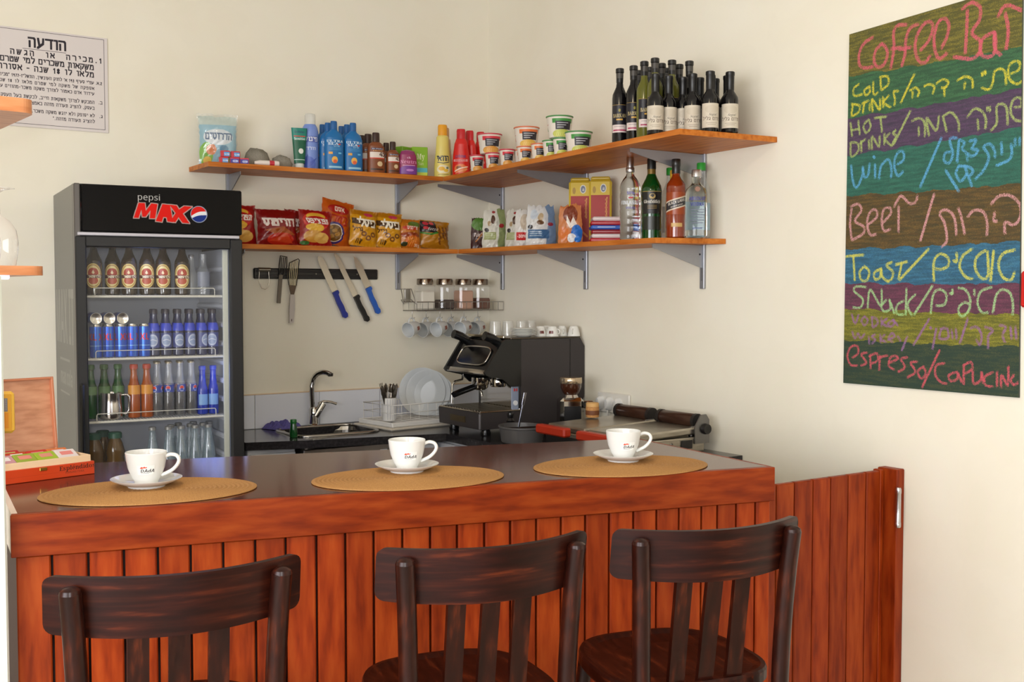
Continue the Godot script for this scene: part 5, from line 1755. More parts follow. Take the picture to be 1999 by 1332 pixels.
func build_top_shelf() -> void:
	var Y := 2.07
	# clear pouch with a printed card
	var pc := cv(128, 150, c8(150, 190, 206))
	box(pc, 0, 0, 128, 26, c8(196, 206, 196))
	oval(pc, 64, 62, 52, 24, c8(222, 228, 232))
	heb(pc, "הדרוסים", 112, 52, 17, 4, c8(70, 96, 132), 0.72, 0.2)
	oval(pc, 22, 112, 24, 34, c8(128, 186, 60))
	oval(pc, 40, 100, 18, 16, c8(222, 128, 62))
	oval(pc, 100, 128, 30, 22, c8(116, 176, 74))
	oval(pc, 26, 132, 14, 12, c8(226, 190, 70))
	oval(pc, 84, 96, 16, 10, c8(90, 140, 170))
	var po := thing("printed_pouch", "pale blue plastic pouch with green and orange print at the shelf end", "pouch", Vector3(-1.375, Y, 0.085), -14)
	part(po, "pouch", bagm(0.155, 0.205, 0.05, 3).done(), printed(pc, 0.2, 0.5))
	part(po, "clear_sleeve", bagm(0.166, 0.214, 0.06, 3).done(), pane(c8(214, 232, 236), 0.08, 0.06), Vector3(0, 0.001, 0))
	# gum packets
	var gm := cv(64, 40, c8(70, 60, 150))
	box(gm, 0, 0, 64, 8, c8(206, 60, 80))
	oval(gm, 36, 22, 20, 10, c8(120, 130, 206))
	words(gm, "GUM", 20, 27, 11, c8(230, 230, 240))
	var gm2 := cv(64, 40, c8(196, 52, 62))
	box(gm2, 22, 8, 38, 26, c8(80, 150, 214))
	words(gm2, "GUM", 26, 27, 11, c8(240, 240, 244))
	var gmats := [printed(gm2, 0.3), printed(gm, 0.3)]
	var gpos := [[-1.393, 0.0, 0.205, 1, "lower left, red and blue"], [-1.35, 0.0, 0.21, 0, "lower middle, violet"], [-1.31, 0.0, 0.21, 1, "lower right, violet"], [-1.385, 0.0265, 0.2, 0, "upper left, red and blue"], [-1.343, 0.0265, 0.2, 0, "upper right, red and blue"]]
	for g in gpos:
		var v: int = 0 if "red" in g[4] else 1
		var o := thing("gum_packet", "small chewing gum packet stacked before the pouch, " + g[4], "gum packet", Vector3(g[0], Y + g[1], g[2]), -12, "chewing gum packets")
		part(o, "packet", bx0(0.037, 0.026, 0.024, 0.002), gmats[v])
	# two grey steel-wool pads in bags and a wrapped tube
	var pad := grain("pad", noise_tex([c8(96, 92, 84), c8(140, 134, 122), c8(176, 170, 156)], [0, 0.5, 1], 0.2, 5, 128), Vector3(12, 12, 12), 0.9)
	var lump := func(w: float, h: float, d: float, sd: int) -> ArrayMesh:
		var f := FastNoiseLite.new()
		f.seed = sd; f.frequency = 0.9
		var m := lathem(pf([0, 0, 0.7, 0, 0.95, 0.15, 1.0, 0.4, 0.85, 0.75, 0.5, 0.96, 0, 1.0]), 20)
		for i in m.v.size():
			var k := 1.0 + 0.25 * f.get_noise_3dv(m.v[i] * 1.4)
			m.v[i] = Vector3(m.v[i].x * w / 2 * k, m.v[i].y * h * k, m.v[i].z * d / 2 * k)
		return m.done()
	solo("scouring_pad", "large grey scouring pad in clear wrap beside the gum packets", "scouring pad", lump.call(0.105, 0.08, 0.09, 2), pad, Vector3(-1.225, Y, 0.13), 0, "grey scouring pads")
	solo("scouring_pad", "small grey scouring pad lying left of the toothpaste tube", "scouring pad", lump.call(0.086, 0.055, 0.08, 4), pad, Vector3(-1.12, Y, 0.14), 0, "grey scouring pads")
	var tw := thing("wrapped_tube", "white and red wrapped tube lying at the shelf edge", "tube", Vector3(-1.215, Y, 0.215), -8)
	part(tw, "tube", lathem(pf([0, -0.05, 0.01, -0.05, 0.012, -0.04, 0.011, 0.03, 0.006, 0.05, 0, 0.05]), 14).moved(Transform3D(Basis(Vector3.BACK, PI / 2), Vector3(0, 0.012, 0))).done(), mt(c8(226, 216, 208), 0.4))
	part(tw, "stripe", lathem(pf([0.0123, -0.03, 0.0122, -0.01]), 14).moved(Transform3D(Basis(Vector3.BACK, PI / 2), Vector3(0, 0.012, 0))).done(), mt(c8(190, 44, 60), 0.4))
	# toothpaste tube standing on its cap
	var tp := cv(80, 180, c8(24, 132, 118))
	box(tp, 0, 60, 80, 30, c8(16, 96, 70))
	words(tp, "Dr.Fisher", 16, 26, 11, c8(30, 40, 90), "Droid Sans", true, 0.75)
	box(tp, 8, 40, 64, 5, c8(206, 70, 60))
	words(tp, "Sensitive", 10, 62, 13, c8(240, 240, 236), "Droid Sans", true, 0.8)
	box(tp, 0, 72, 80, 108, c8(14, 92, 66))
	oval(tp, 46, 118, 16, 14, c8(232, 232, 226))
	box(tp, 0, 160, 80, 4, c8(190, 210, 205))
	var tube_o := thing("toothpaste_tube", "green toothpaste tube standing on its cap left of the lilac spray", "tube", Vector3(-1.045, Y, 0.15), -10)
	var tm := Mb.new()
	for i in 24:
		var a0 := TAU * i / 24
		var a1 := TAU * (i + 1) / 24
		var R := func(a: float, k: int) -> Vector3:
			var t := k / 6.0
			return Vector3(sin(a) * lerpf(0.022, 0.034, t), 0.028 + t * 0.15, cos(a) * lerpf(0.02, 0.002, pow(t, 1.3)))
		for k in 6:
			var u0 := clampf(0.5 + sin(a0) * 0.5, 0, 1)
			var u1 := clampf(0.5 + sin(a1) * 0.5, 0, 1)
			var p := [R.call(a0, k), R.call(a1, k), R.call(a1, k + 1), R.call(a0, k + 1)]
			var n0 := Vector3(sin(a0) * 0.4, 0, cos(a0)).normalized()
			var n1 := Vector3(sin(a1) * 0.4, 0, cos(a1)).normalized()
			tm.squad(p, [n0, n1, n1, n0], [Vector2(u0, 1 - k / 6.0), Vector2(u1, 1 - k / 6.0), Vector2(u1, 1 - (k + 1) / 6.0), Vector2(u0, 1 - (k + 1) / 6.0)])
	part(tube_o, "body", tm.done(), printed(tp, 0.3))
	part(tube_o, "cap", cap_m(0.019, 0.03), mt(c8(214, 220, 216), 0.4))
	# lilac spray can
	var sp := cv(110, 220, c8(120, 146, 214))
	oval(sp, 40, 190, 40, 46, c8(88, 112, 196))
	fillpoly(sp, [Vector2(20, 180), Vector2(40, 130), Vector2(52, 176), Vector2(88, 150), Vector2(60, 196), Vector2(30, 214)], c8(70, 92, 180))
	box(sp, 30, 30, 66, 34, c8(84, 100, 178))
	heb(sp, "פינוק", 92, 36, 20, 4, c8(238, 240, 246), 0.7, 0.2)
	heb(sp, "וורד", 78, 92, 14, 3, c8(226, 232, 246), 0.8, 0.3)
	var spray := toiletry("spray_can", "tall lilac spray bottle with clear cap and flower print", pf([0, 0, 0.031, 0, 0.034, 0.005, 0.034, 0.17, 0.031, 0.188, 0.024, 0.2, 0, 0.202]), 0.85, mt(c8(120, 146, 214), 0.3), 0.023, 0.045, pane(c8(226, 226, 220), 0.45, 0.1), pf([0.0343, 0.006, 0.0343, 0.17]), printed(sp, 0.3), "", 80)
	spray.position = Vector3(-0.985, Y, 0.125)
	spray.rotation_degrees.y = -18
	# blue sun lotion, two in front and four behind
	var ul := cv(140, 220, c8(20, 108, 172))
	words(ul, "ULTRA", 70, 52, 26, c8(236, 244, 248), "Droid Serif", true, 0.9, true)
	words(ul, "SEA", 58, 82, 26, c8(236, 244, 248), "Droid Serif", true, 0.9, true)
	oval(ul, 96, 72, 9, 9, c8(206, 64, 50))
	heb(ul, "מרכך", 96, 90, 10, 2, c8(190, 220, 236))
	for i in 3:
		box(ul, 34, 106 + i * 7, 76, 2, c8(90, 160, 206))
	box(ul, 28, 132, 26, 12, c8(226, 160, 60))
	box(ul, 88, 134, 22, 8, c8(110, 186, 226))
	oval(ul, 66, 172, 18, 18, c8(232, 176, 76))
	oval(ul, 68, 180, 12, 10, c8(220, 96, 60))
	box(ul, 30, 204, 84, 10, c8(150, 200, 224))
	var ulm := printed(ul, 0.3)
	var upr := pf([0, 0, 0.037, 0, 0.041, 0.006, 0.042, 0.1, 0.041, 0.14, 0.034, 0.16, 0.018, 0.172, 0.014, 0.18, 0, 0.18])
	var bl := mt(c8(20, 108, 172), 0.3)
	var u0 := toiletry("sun_lotion", "blue sun lotion bottle, left one of the front pair", upr, 0.55, bl, 0.0145, 0.036, mt(c8(18, 92, 158), 0.35), pf([0.042, 0.008, 0.0425, 0.1, 0.0412, 0.142]), ulm, "blue sun lotion bottles", 70)
	u0.position = Vector3(-0.902, Y, 0.185)
	u0.rotation_degrees.y = -8
	copy(u0, Vector3(-0.812, Y, 0.185), -6, "blue sun lotion bottle, right one of the front pair")
	for i in 4:
		copy(u0, Vector3(-0.903 + (i % 2) * 0.09, Y, 0.128 - (i / 2) * 0.056), -6, "blue sun lotion bottle in the %s row behind the front pair, %s" % [["second", "third"][i / 2], ["left", "right"][i % 2]])
	# brown lotions, two sizes
	var br := cv(120, 180, c8(126, 66, 30))
	box(br, 24, 24, 70, 24, c8(36, 40, 84))
	words(br, "Dr.Fisher", 30, 42, 13, c8(230, 230, 236), "Droid Sans", true, 0.9)
	words(br, "DELUXE", 34, 66, 12, c8(220, 180, 120))
	box(br, 14, 78, 92, 34, c8(226, 214, 204))
	words(br, "45", 70, 106, 26, c8(60, 34, 24))
	box(br, 14, 112, 92, 5, c8(200, 60, 40))
	oval(br, 74, 140, 16, 12, c8(214, 190, 150))
	box(br, 20, 162, 80, 8, c8(60, 32, 18))
	var brm := printed(br, 0.35)
	var brown := mt(c8(126, 66, 30), 0.35)
	var dark := mt(c8(52, 26, 18), 0.4)
	var bpr := pf([0, 0, 0.036, 0, 0.039, 0.005, 0.0395, 0.09, 0.037, 0.118, 0.026, 0.134, 0.017, 0.14, 0, 0.14])
	var b0 := toiletry("brown_lotion", "large brown lotion bottle with dark cap in front", bpr, 0.6, brown, 0.0165, 0.042, dark, pf([0.0396, 0.006, 0.0402, 0.09, 0.0375, 0.12]), brm, "brown lotion bottles", 70)
	b0.position = Vector3(-0.705, Y, 0.19)
	b0.rotation_degrees.y = -8
	copy(b0, Vector3(-0.715, Y, 0.135), -8, "large brown lotion bottle, second in its row")
	copy(b0, Vector3(-0.722, Y, 0.082), -8, "large brown lotion bottle, last in its row")
	var spr := pf([0, 0, 0.028, 0, 0.0305, 0.004, 0.031, 0.075, 0.028, 0.095, 0.02, 0.106, 0.014, 0.11, 0, 0.11])
	var b1 := toiletry("small_brown_lotion", "small brown lotion bottle in front of its row beside the purple soap", spr, 0.65, brown, 0.0135, 0.038, dark, pf([0.0311, 0.006, 0.0316, 0.075, 0.0286, 0.096]), brm, "small brown lotion bottles", 70)
	b1.position = Vector3(-0.625, Y, 0.195)
	b1.rotation_degrees.y = -8
	copy(b1, Vector3(-0.633, Y, 0.148), -8, "small brown lotion bottle, second in its row")
	copy(b1, Vector3(-0.64, Y, 0.1), -8, "small brown lotion bottle, last in its row")
	# purple soap flask and green carton
	var nv := cv(110, 110, c8(150, 50, 96))
	oval(nv, 60, 96, 60, 34, c8(120, 60, 150))
	words(nv, "Neutra", 55, 52, 20, c8(222, 150, 190), "Droid Serif", true, 0.9, true)
	box(nv, 24, 60, 62, 4, c8(220, 170, 200))
	words(nv, "ck", 46, 24, 12, c8(220, 190, 210))
	oval(nv, 60, 88, 18, 7, c8(190, 130, 200))
	var nvo := thing("purple_soap", "squat magenta and purple soap flask at the shelf edge", "soap flask", Vector3(-0.556, Y, 0.205), -12)
	part(nvo, "flask", lathe(pf([0, 0, 0.036, 0, 0.041, 0.006, 0.042, 0.05, 0.038, 0.09, 0.03, 0.108, 0.012, 0.114, 0, 0.114]), 24, 1.0, 0.5), mt(c8(140, 48, 98), 0.25))
	part(nvo, "label", bandm(pf([0.0425, 0.006, 0.0428, 0.05, 0.0385, 0.092]), 75, 12, 1.01, 0.52).done(), printed(nv, 0.25))
	var gc := cv(110, 150, c8(130, 178, 30))
	words(gc, "My", 34, 62, 28, c8(226, 232, 190), "Droid Serif", true, 0.9)
	words(gc, "Sun", 44, 90, 16, c8(226, 232, 190), "Droid Sans", false)
	box(gc, 0, 104, 110, 22, c8(80, 176, 190))
	box(gc, 0, 126, 110, 24, c8(196, 210, 70))
	for i in 2:
		var g := thing("green_carton", ["lime green carton leaning forward behind the purple flask", "lime green carton tilted behind the front carton"][i], "carton", Vector3([-0.478, -0.525][i], Y + [0.0, 0.004][i], [0.165, 0.11][i]), [-16, 22][i], "lime green cartons")
		part(g, "box", bxm(0.072, 0.135, 0.045, 0.002).moved(at(0, 0.0675, 0)).done(), printed(gc, 0.35) if i == 0 else mt(c8(120, 168, 40), 0.35))
	# yellow shampoo, a beige one behind
	var ye := cv(120, 200, c8(226, 208, 110))
	heb(ye, "הוואי", 98, 70, 26, 6, c8(30, 44, 70), 0.68, 0.2)
	stroke(ye, [Vector2(24, 106), Vector2(60, 112), Vector2(98, 104)], 4, c8(30, 44, 70))
	oval(ye, 60, 150, 40, 28, c8(232, 226, 190))
	oval(ye, 50, 146, 18, 14, c8(232, 180, 40))
	oval(ye, 76, 158, 14, 11, c8(236, 196, 70))
	oval(ye, 84, 140, 8, 8, c8(120, 140, 110))
	box(ye, 28, 184, 66, 3, c8(120, 110, 70))
	var ypr := pf([0, 0, 0.036, 0, 0.039, 0.006, 0.039, 0.05, 0.034, 0.1, 0.03, 0.14, 0.028, 0.185, 0.022, 0.192, 0.017, 0.195, 0, 0.195])
	var y0 := toiletry("shampoo_bottle", "pale yellow shampoo bottle with orange cap", ypr, 0.7, mt(c8(226, 208, 110), 0.3), 0.0215, 0.048, mt(c8(232, 160, 24), 0.35), pf([0.0395, 0.006, 0.0395, 0.05, 0.0345, 0.1, 0.0305, 0.14]), printed(ye, 0.3), "hair bottles beside the noodles", 70)
	y0.position = Vector3(-0.372, Y, 0.195)
	y0.rotation_degrees.y = -22
	var y1 := toiletry("shampoo_bottle", "beige shampoo bottle half hidden behind the yellow one", ypr, 0.7, mt(c8(214, 186, 140), 0.3), 0.0215, 0.046, mt(c8(206, 166, 120), 0.35), [], null, "hair bottles beside the noodles")
	y1.position = Vector3(-0.325, Y, 0.135)
	# red shampoo, four deep
	var re := cv(110, 200, c8(212, 30, 24))
	words(re, "crème", 55, 86, 20, c8(70, 60, 130), "Droid Sans", true, 0.8, true)
	box(re, 8, 94, 94, 14, c8(226, 150, 150))
	words(re, "SHAMPOO", 55, 106, 11, c8(190, 40, 40), "Droid Sans", true, 0.9, true)
	oval(re, 56, 152, 40, 30, c8(226, 120, 60))
	oval(re, 46, 146, 16, 12, c8(140, 80, 40))
	stroke(re, [Vector2(20, 172), Vector2(52, 152), Vector2(98, 140)], 7, c8(240, 214, 190))
	stroke(re, [Vector2(26, 184), Vector2(60, 168), Vector2(96, 158)], 5, c8(232, 160, 110))
	var rpr := pf([0, 0, 0.034, 0, 0.039, 0.008, 0.04, 0.05, 0.037, 0.1, 0.03, 0.15, 0.022, 0.172, 0, 0.174])
	var r0 := toiletry("red_shampoo", "bright red shampoo bottle in front with a printed label", rpr, 0.62, mt(c8(214, 28, 22), 0.28), 0.02, 0.044, mt(c8(196, 20, 30), 0.3), pf([0.0395, 0.008, 0.0405, 0.05, 0.0375, 0.1, 0.031, 0.148]), printed(re, 0.28), "red shampoo bottles", 62)
	r0.position = Vector3(-0.322, Y, 0.275)
	r0.rotation_degrees.y = -38
	for i in 3:
		copy(r0, Vector3(-0.262 + i * 0.062, Y + 0.0005, 0.25 - i * 0.006), -64, "red shampoo bottle, %s behind the front one" % ["first", "second", "third"][i])
	# noodle pots
	var mk := func(col: Color, nood: Color) -> StandardMaterial3D:
		var n := cv(384, 110, c8(226, 218, 206))
		for k in 2:
			var x := k * 192
			box(n, x + 4, 10, 110, 24, col)
			box(n, x + 20, 24, 86, 46, c8(40, 36, 44))
			for i in 3:
				box(n, x + 28, 32 + i * 12, 60 - i * 12, 4, c8(196, 196, 200))
			oval(n, x + 56, 92, 54, 24, nood)
			for i in 9:
				stroke(n, [Vector2(x + 10 + i * 11, 84), Vector2(x + 14 + i * 11, 98), Vector2(x + 8 + i * 11, 109)], 3, nood.lerp(c8(246, 226, 150), 0.5))
			box(n, x + 124, 40, 40, 3, c8(206, 120, 110))
			fillpoly(n, [Vector2(x + 146, 54), Vector2(x + 156, 76), Vector2(x + 136, 76)], col)
		return printed(n, 0.4)
	var cr := c8(206, 44, 62)
	var co := c8(222, 112, 52)
	var cg := c8(62, 140, 60)
	var M_ := {"red": [mk.call(cr, c8(214, 150, 60)), mt(c8(206, 70, 84), 0.4)], "orange": [mk.call(co, c8(222, 180, 80)), mt(c8(226, 130, 92), 0.4)], "green": [mk.call(cg, c8(190, 196, 90)), mt(c8(84, 146, 84), 0.4)]}
	var tops := func(z: float) -> float: return 2.07 + clampf(z - 0.256, 0, 9) * 0.0127
	var pot := func(col: String, big: bool, x: float, z: float, dy: float, what: String) -> void:
		var rb := 0.042 if big else 0.0255
		var rt := 0.052 if big else 0.0315
		var h := 0.086 if big else 0.074
		var o := thing("noodle_pot", "%s %s instant noodle pot, %s" % ["large" if big else "small", col, what], "noodle pot", Vector3(x, tops.call(z) + dy + 0.001, z), -75, "instant noodle pots")
		part(o, "pot", bandm([Vector2(rb, 0.002), Vector2(rt, h - 0.006)], 180, 30).done(), M_[col][0])
		part(o, "base", lathe(pf([0, 0.0, rb - 0.003, 0.0, rb, 0.002]), 30), mt(c8(226, 220, 210), 0.4))
		part(o, "rim", lathe([Vector2(rt, h - 0.006), Vector2(rt + 0.0025, h - 0.004), Vector2(rt + 0.0025, h - 0.001), Vector2(rt, h), Vector2(0, h)], 30), M_[col][1])
	pot.call("red", false, -0.352, 0.46, 0.0, "left one under the red tub")
	pot.call("red", false, -0.335, 0.56, 0.0, "middle one under the red tub")
	pot.call("red", false, -0.34, 0.68, 0.0, "right end of the red group")
	pot.call("red", true, -0.318, 0.51, 0.075, "balanced on two small ones")
	pot.call("orange", false, -0.28, 0.70, 0.0, "half hidden at the left of the orange group")
	pot.call("orange", false, -0.325, 0.79, 0.0, "in the middle of the orange group")
	pot.call("orange", false, -0.32, 0.885, 0.0, "right end of the orange group")
	pot.call("orange", true, -0.285, 0.745, 0.075, "balanced on two small ones")
	pot.call("green", false, -0.33, 0.98, 0.0, "left end of the green group")
	pot.call("green", false, -0.33, 1.05, 0.0, "beside the green tub on the shelf")
	pot.call("green", true, -0.315, 1.145, 0.0, "standing on the shelf at the right end of the pots")
	pot.call("green", true, -0.315, 1.02, 0.0775, "highest of all the pots")

func build_wine() -> void:
	var bk := cv(140, 170, c8(26, 24, 34))
	box(bk, 0, 0, 140, 3, c8(150, 120, 60))
	oval(bk, 70, 34, 8, 10, c8(150, 140, 60))
	words(bk, "BARKAN", 70, 78, 22, c8(206, 186, 130), "Droid Serif", true, 0.8, true)
	box(bk, 46, 86, 48, 10, c8(206, 160, 70))
	box(bk, 4, 122, 132, 48, c8(222, 206, 200))
	box(bk, 24, 132, 80, 3, c8(150, 140, 140))
	box(bk, 18, 152, 104, 8, c8(168, 40, 84))
	var bkm := printed(bk, 0.35)
	var sg := cv(140, 180, c8(206, 196, 178))
	oval(sg, 70, 44, 44, 30, c8(198, 187, 168))
	words(sg, "Segal", 50, 92, 16, c8(70, 62, 54), "Droid Serif", false, 0.9, false, 0.4)
	heb(sg, "מרום גליל", 130, 104, 20, 3, c8(92, 78, 66), 0.62, 0.2)
	box(sg, 34, 144, 74, 3, c8(150, 136, 120))
	box(sg, 44, 156, 54, 3, c8(150, 136, 120))
	var sgm := printed(sg, 0.5)
	var dark := mt(c8(14, 12, 14), 0.07)
	var cap := mt(c8(18, 17, 18), 0.35)
	var white_wine := mt(c8(96, 96, 32), 0.07)
	var H := 0.278
	var bpr := pf([0, 0.004, 0.024, 0, 0.0275, 0.004, 0.0275, 0.17, 0.026, 0.184, 0.019, 0.2, 0.0135, 0.212, 0.012, 0.225, 0.012, H, 0, H])
	var mkb := func(pale: bool, label: String) -> Node3D:
		var o := thing("wine_bottle", label, "wine bottle", Vector3.ZERO, 0, "tall dark-labelled wine bottles")
		part(o, "bottle", lathe(bpr, 24), white_wine if pale else dark)
		part(o, "label", bandm(pf([0.0279, 0.045, 0.0279, 0.145]), 72, 12).done(), bkm)
		var c := part(o, "capsule", lathe(pf([0.0125, H - 0.05, 0.0135, H - 0.016, 0.0152, H - 0.014, 0.0152, H - 0.001, 0.013, H + 0.001, 0, H + 0.001]), 18), cap)
		part(c, "seal", bandm(pf([0.0139, H - 0.036, 0.0142, H - 0.018]), 50, 6).done(), mt(c8(70, 66, 62), 0.4))
		return o
	var bp := [[-0.344, 1.43], [-0.331, 1.492], [-0.261, 1.44], [-0.345, 1.567], [-0.265, 1.504], [-0.347, 1.626], [-0.271, 1.574], [-0.203, 1.523], [-0.275, 1.633], [-0.207, 1.595], [-0.213, 1.654]]
	var bq := [[-0.281, 1.352], [-0.268, 1.416], [-0.197, 1.363], [-0.282, 1.493], [-0.2, 1.428], [-0.284, 1.554], [-0.206, 1.5], [-0.137, 1.447], [-0.211, 1.561], [-0.141, 1.522], [-0.147, 1.582]]
	var bt := ["leftmost of all the wine bottles", "second from the left of the wine bottles", "just behind the second from the left", "third from the left in the front row, pale wine", "behind the pale one, dark", "tallest-looking pale one in the second row", "dark, right of the tallest-looking pale one", "dark, in the back row against the wall", "pale wine, second from the right of the tall ones", "dark, behind the rightmost tall ones", "rightmost of the tall ones, behind the short bottles"]
	var tops := func(z: float) -> float: return 2.07 + (z - 0.256) * 0.0127 + 0.0012
	for i in 11:
		var pale: bool = i in [3, 5, 8]
		var x := lerpf(bp[i][0], bq[i][0], 0.25)
		var z := lerpf(bp[i][1], bq[i][1], 0.25)
		var o: Node3D = mkb.call(pale, "tall wine bottle with black label, " + bt[i])
		o.position = Vector3(x, tops.call(z), z)
		o.rotation_degrees.y = -40 + 9 * ((i * 5) % 4)
	var h := 0.208
	var spr := pf([0, 0.004, 0.025, 0, 0.0285, 0.004, 0.0285, 0.112, 0.027, 0.122, 0.02, 0.134, 0.0145, 0.142, 0.0135, 0.15, 0.0135, h, 0, h])
	var s0 := thing("short_wine_bottle", "short wine bottle with cream label, leftmost of its front row", "wine bottle", Vector3.ZERO, 0, "short cream-labelled wine bottles")
	part(s0, "bottle", lathe(spr, 24), dark)
	part(s0, "label", bandm(pf([0.0289, 0.016, 0.0289, 0.098]), 78, 12).done(), sgm)
	part(s0, "capsule", lathe(pf([0.0139, h - 0.062, 0.0143, h - 0.014, 0.0155, h - 0.012, 0.0155, h - 0.001, 0.013, h + 0.001, 0, h + 0.001]), 18), cap)
	var sp := [[-0.38, 1.667], [-0.32, 1.667], [-0.262, 1.676], [-0.273, 1.737], [-0.205, 1.699], [-0.207, 1.757], [-0.147, 1.715], [-0.25, 1.798], [-0.148, 1.776], [-0.185, 1.826]]
	var st := ["leftmost of its front row", "second from the left", "third from the left, half hidden", "fourth from the left, at the shelf edge", "dark, in the back row behind the fourth", "fifth from the left, half hidden", "in the back row against the wall", "second from the right, at the shelf corner", "in the back row behind the two right ones", "rightmost, at the end of the shelf"]
	for i in 10:
		var z: float = sp[i][1]
		if i == 0:
			s0.position = Vector3(sp[i][0], tops.call(z), z)
			s0.rotation_degrees.y = -36
		else:
			copy(s0, Vector3(sp[i][0], tops.call(z), z), -38 + 7 * (i % 3), "short wine bottle with cream label, " + st[i])

# ---------------------------------------------------------------- snack bags on the lower shelf
func build_snacks() -> void:
	var Y := 1.749
	var red := c8(150, 14, 16)
	var P := {}
	var im := cv(150, 170, red)
	oval(im, 74, 52, 62, 44, c8(206, 40, 30))
	oval(im, 74, 30, 46, 18, c8(226, 176, 60))
	oval(im, 76, 54, 56, 26, c8(176, 18, 24))
	heb(im, "תפוצ׳יפס", 132, 42, 20, 5, c8(240, 232, 224), 0.62, 0.18)
	oval(im, 66, 84, 44, 20, c8(230, 178, 50))
	oval(im, 60, 126, 46, 30, c8(206, 150, 60))
	oval(im, 98, 132, 36, 26, c8(216, 170, 84))
	oval(im, 22, 160, 22, 10, c8(50, 110, 50))
	P["crisps"] = printed(im, 0.28, 0.4)
	im = cv(150, 150, c8(132, 12, 16))
	heb(im, "דוריטוס", 136, 40, 26, 8, c8(236, 224, 220), 0.66, 0.16)
	fillpoly(im, [Vector2(20, 86), Vector2(90, 70), Vector2(140, 104), Vector2(70, 110)], c8(170, 84, 30))
	oval(im, 82, 122, 50, 26, c8(196, 40, 24))
	fillpoly(im, [Vector2(40, 130), Vector2(100, 96), Vector2(130, 140)], c8(206, 70, 36))
	P["corn"] = printed(im, 0.28, 0.4)
	im = cv(150, 170, c8(200, 92, 22))
	oval(im, 74, 34, 50, 18, c8(176, 32, 28))
	heb(im, "אסם", 100, 26, 15, 4, c8(240, 220, 200))
	heb(im, "במבה", 116, 60, 30, 6, c8(178, 40, 36), 0.7, 0.15)
	oval(im, 62, 126, 48, 42, c8(60, 44, 120))
	oval(im, 62, 126, 40, 34, c8(236, 226, 214))
	oval(im, 62, 126, 36, 31, c8(120, 84, 30))
	for i in 7:
		oval(im, 42 + (i * 17) % 44, 108 + (i * 11) % 36, 9, 7, c8(176, 130, 54))
	P["peanut"] = printed(im, 0.28, 0.4)
	im = cv(140, 160, c8(206, 146, 20))
	box(im, 0, 0, 140, 22, c8(178, 116, 18))
	oval(im, 92, 18, 24, 8, c8(196, 60, 90))
	stroke(im, [Vector2(18, 50), Vector2(126, 62)], 24, c8(70, 44, 16))
	heb(im, "ביסלי", 128, 42, 28, 8, c8(240, 232, 214), 0.78, 0.12)
	heb(im, "גריל", 56, 80, 14, 4, c8(80, 44, 16))
	for i in 3:
		oval(im, 64 + i * 26, 104 + (i % 2) * 16, 15, 12, c8(120, 72, 20))
		oval(im, 64 + i * 26, 104 + (i % 2) * 16, 7, 5, c8(206, 150, 40))
	heb(im, "70", 60, 132, 16, 5, c8(70, 50, 20))
	for i in 3:
		box(im, 30 + i * 9, 126, 5, 22, c8(88, 60, 20))
	P["wheat"] = printed(im, 0.28, 0.4)
	im = cv(140, 150, c8(190, 112, 24))
	oval(im, 96, 26, 40, 16, c8(90, 120, 40))
	oval(im, 70, 44, 50, 12, c8(196, 60, 40))
	heb(im, "צ׳יטוס", 116, 36, 14, 4, c8(236, 214, 200))
	oval(im, 70, 82, 60, 16, c8(150, 60, 24))
	oval(im, 84, 112, 46, 30, c8(206, 100, 26))
	for i in 6:
		stroke(im, [Vector2(46 + i * 14, 92), Vector2(58 + i * 13, 112), Vector2(50 + i * 15, 136)], 5, c8(226, 150, 60))
	oval(im, 34, 128, 20, 12, c8(50, 60, 34))
	words(im, "35g", 96, 140, 15, c8(236, 220, 200))
	P["cheese"] = printed(im, 0.28, 0.4)
	im = cv(170, 150, c8(176, 118, 24))
	box(im, 0, 6, 84, 60, c8(34, 28, 34))
	oval(im, 30, 18, 16, 10, c8(196, 40, 60))
	oval(im, 62, 16, 13, 9, c8(206, 50, 60))
	oval(im, 26, 42, 14, 9, c8(190, 46, 56))
	words(im, "forza", 34, 54, 16, c8(220, 214, 206), "Droid Serif", true, 1.0, false, 0.3)
	stroke(im, [Vector2(0, 70), Vector2(50, 76), Vector2(92, 62)], 8, c8(60, 132, 50))
	for i in 7:
		stroke(im, [Vector2(96 + (i % 3) * 24, 34 + (i / 3) * 30), Vector2(108 + (i % 3) * 24, 62 + (i / 3) * 30)], 9, c8(120, 70, 22))
	P["sticks"] = printed(im, 0.28, 0.4)
	# [kind, label, x, z, width, height, depth, turn, lean, roll]
	var list := [
		["crisps", "red crisp bag with yellow crisps half hidden by the fridge", -1.318, 0.14, 0.175, 0.165, 0.075, 2, -0.02, 0],
		["corn", "dark red corn chip bag with white lettering, second bag from the fridge", -1.147, 0.16, 0.182, 0.152, 0.075, 0, -0.03, 0],
		["corn", "dark red corn chip bag squeezed behind the crisp bag", -1.04, 0.085, 0.12, 0.152, 0.06, -8, -0.01, -6],
		["crisps", "red crisp bag with green leaf and yellow crisps in the middle of the shelf", -0.985, 0.175, 0.15, 0.152, 0.06, 0, -0.03, -3],
		["peanut", "tall orange peanut puff bag leaning behind the red crisp bag", -0.868, 0.1, 0.155, 0.198, 0.06, 0, -0.03, -11],
		["wheat", "yellow wheat snack bag right of the orange bag", -0.755, 0.155, 0.13, 0.16, 0.06, -4, -0.03, -6],
		["wheat", "yellow wheat snack bag left of the shelf upright", -0.63, 0.15, 0.125, 0.155, 0.06, -14, -0.03, -4],
		["cheese", "orange and brown cheese puff bag in front of the upright", -0.52, 0.15, 0.115, 0.133, 0.06, -4, -0.02, -2],
		["sticks", "ochre snack bag with black and red corner at the end of the row", -0.385, 0.14, 0.155, 0.128, 0.06, -2, -0.02, -4]]
	var i := 0
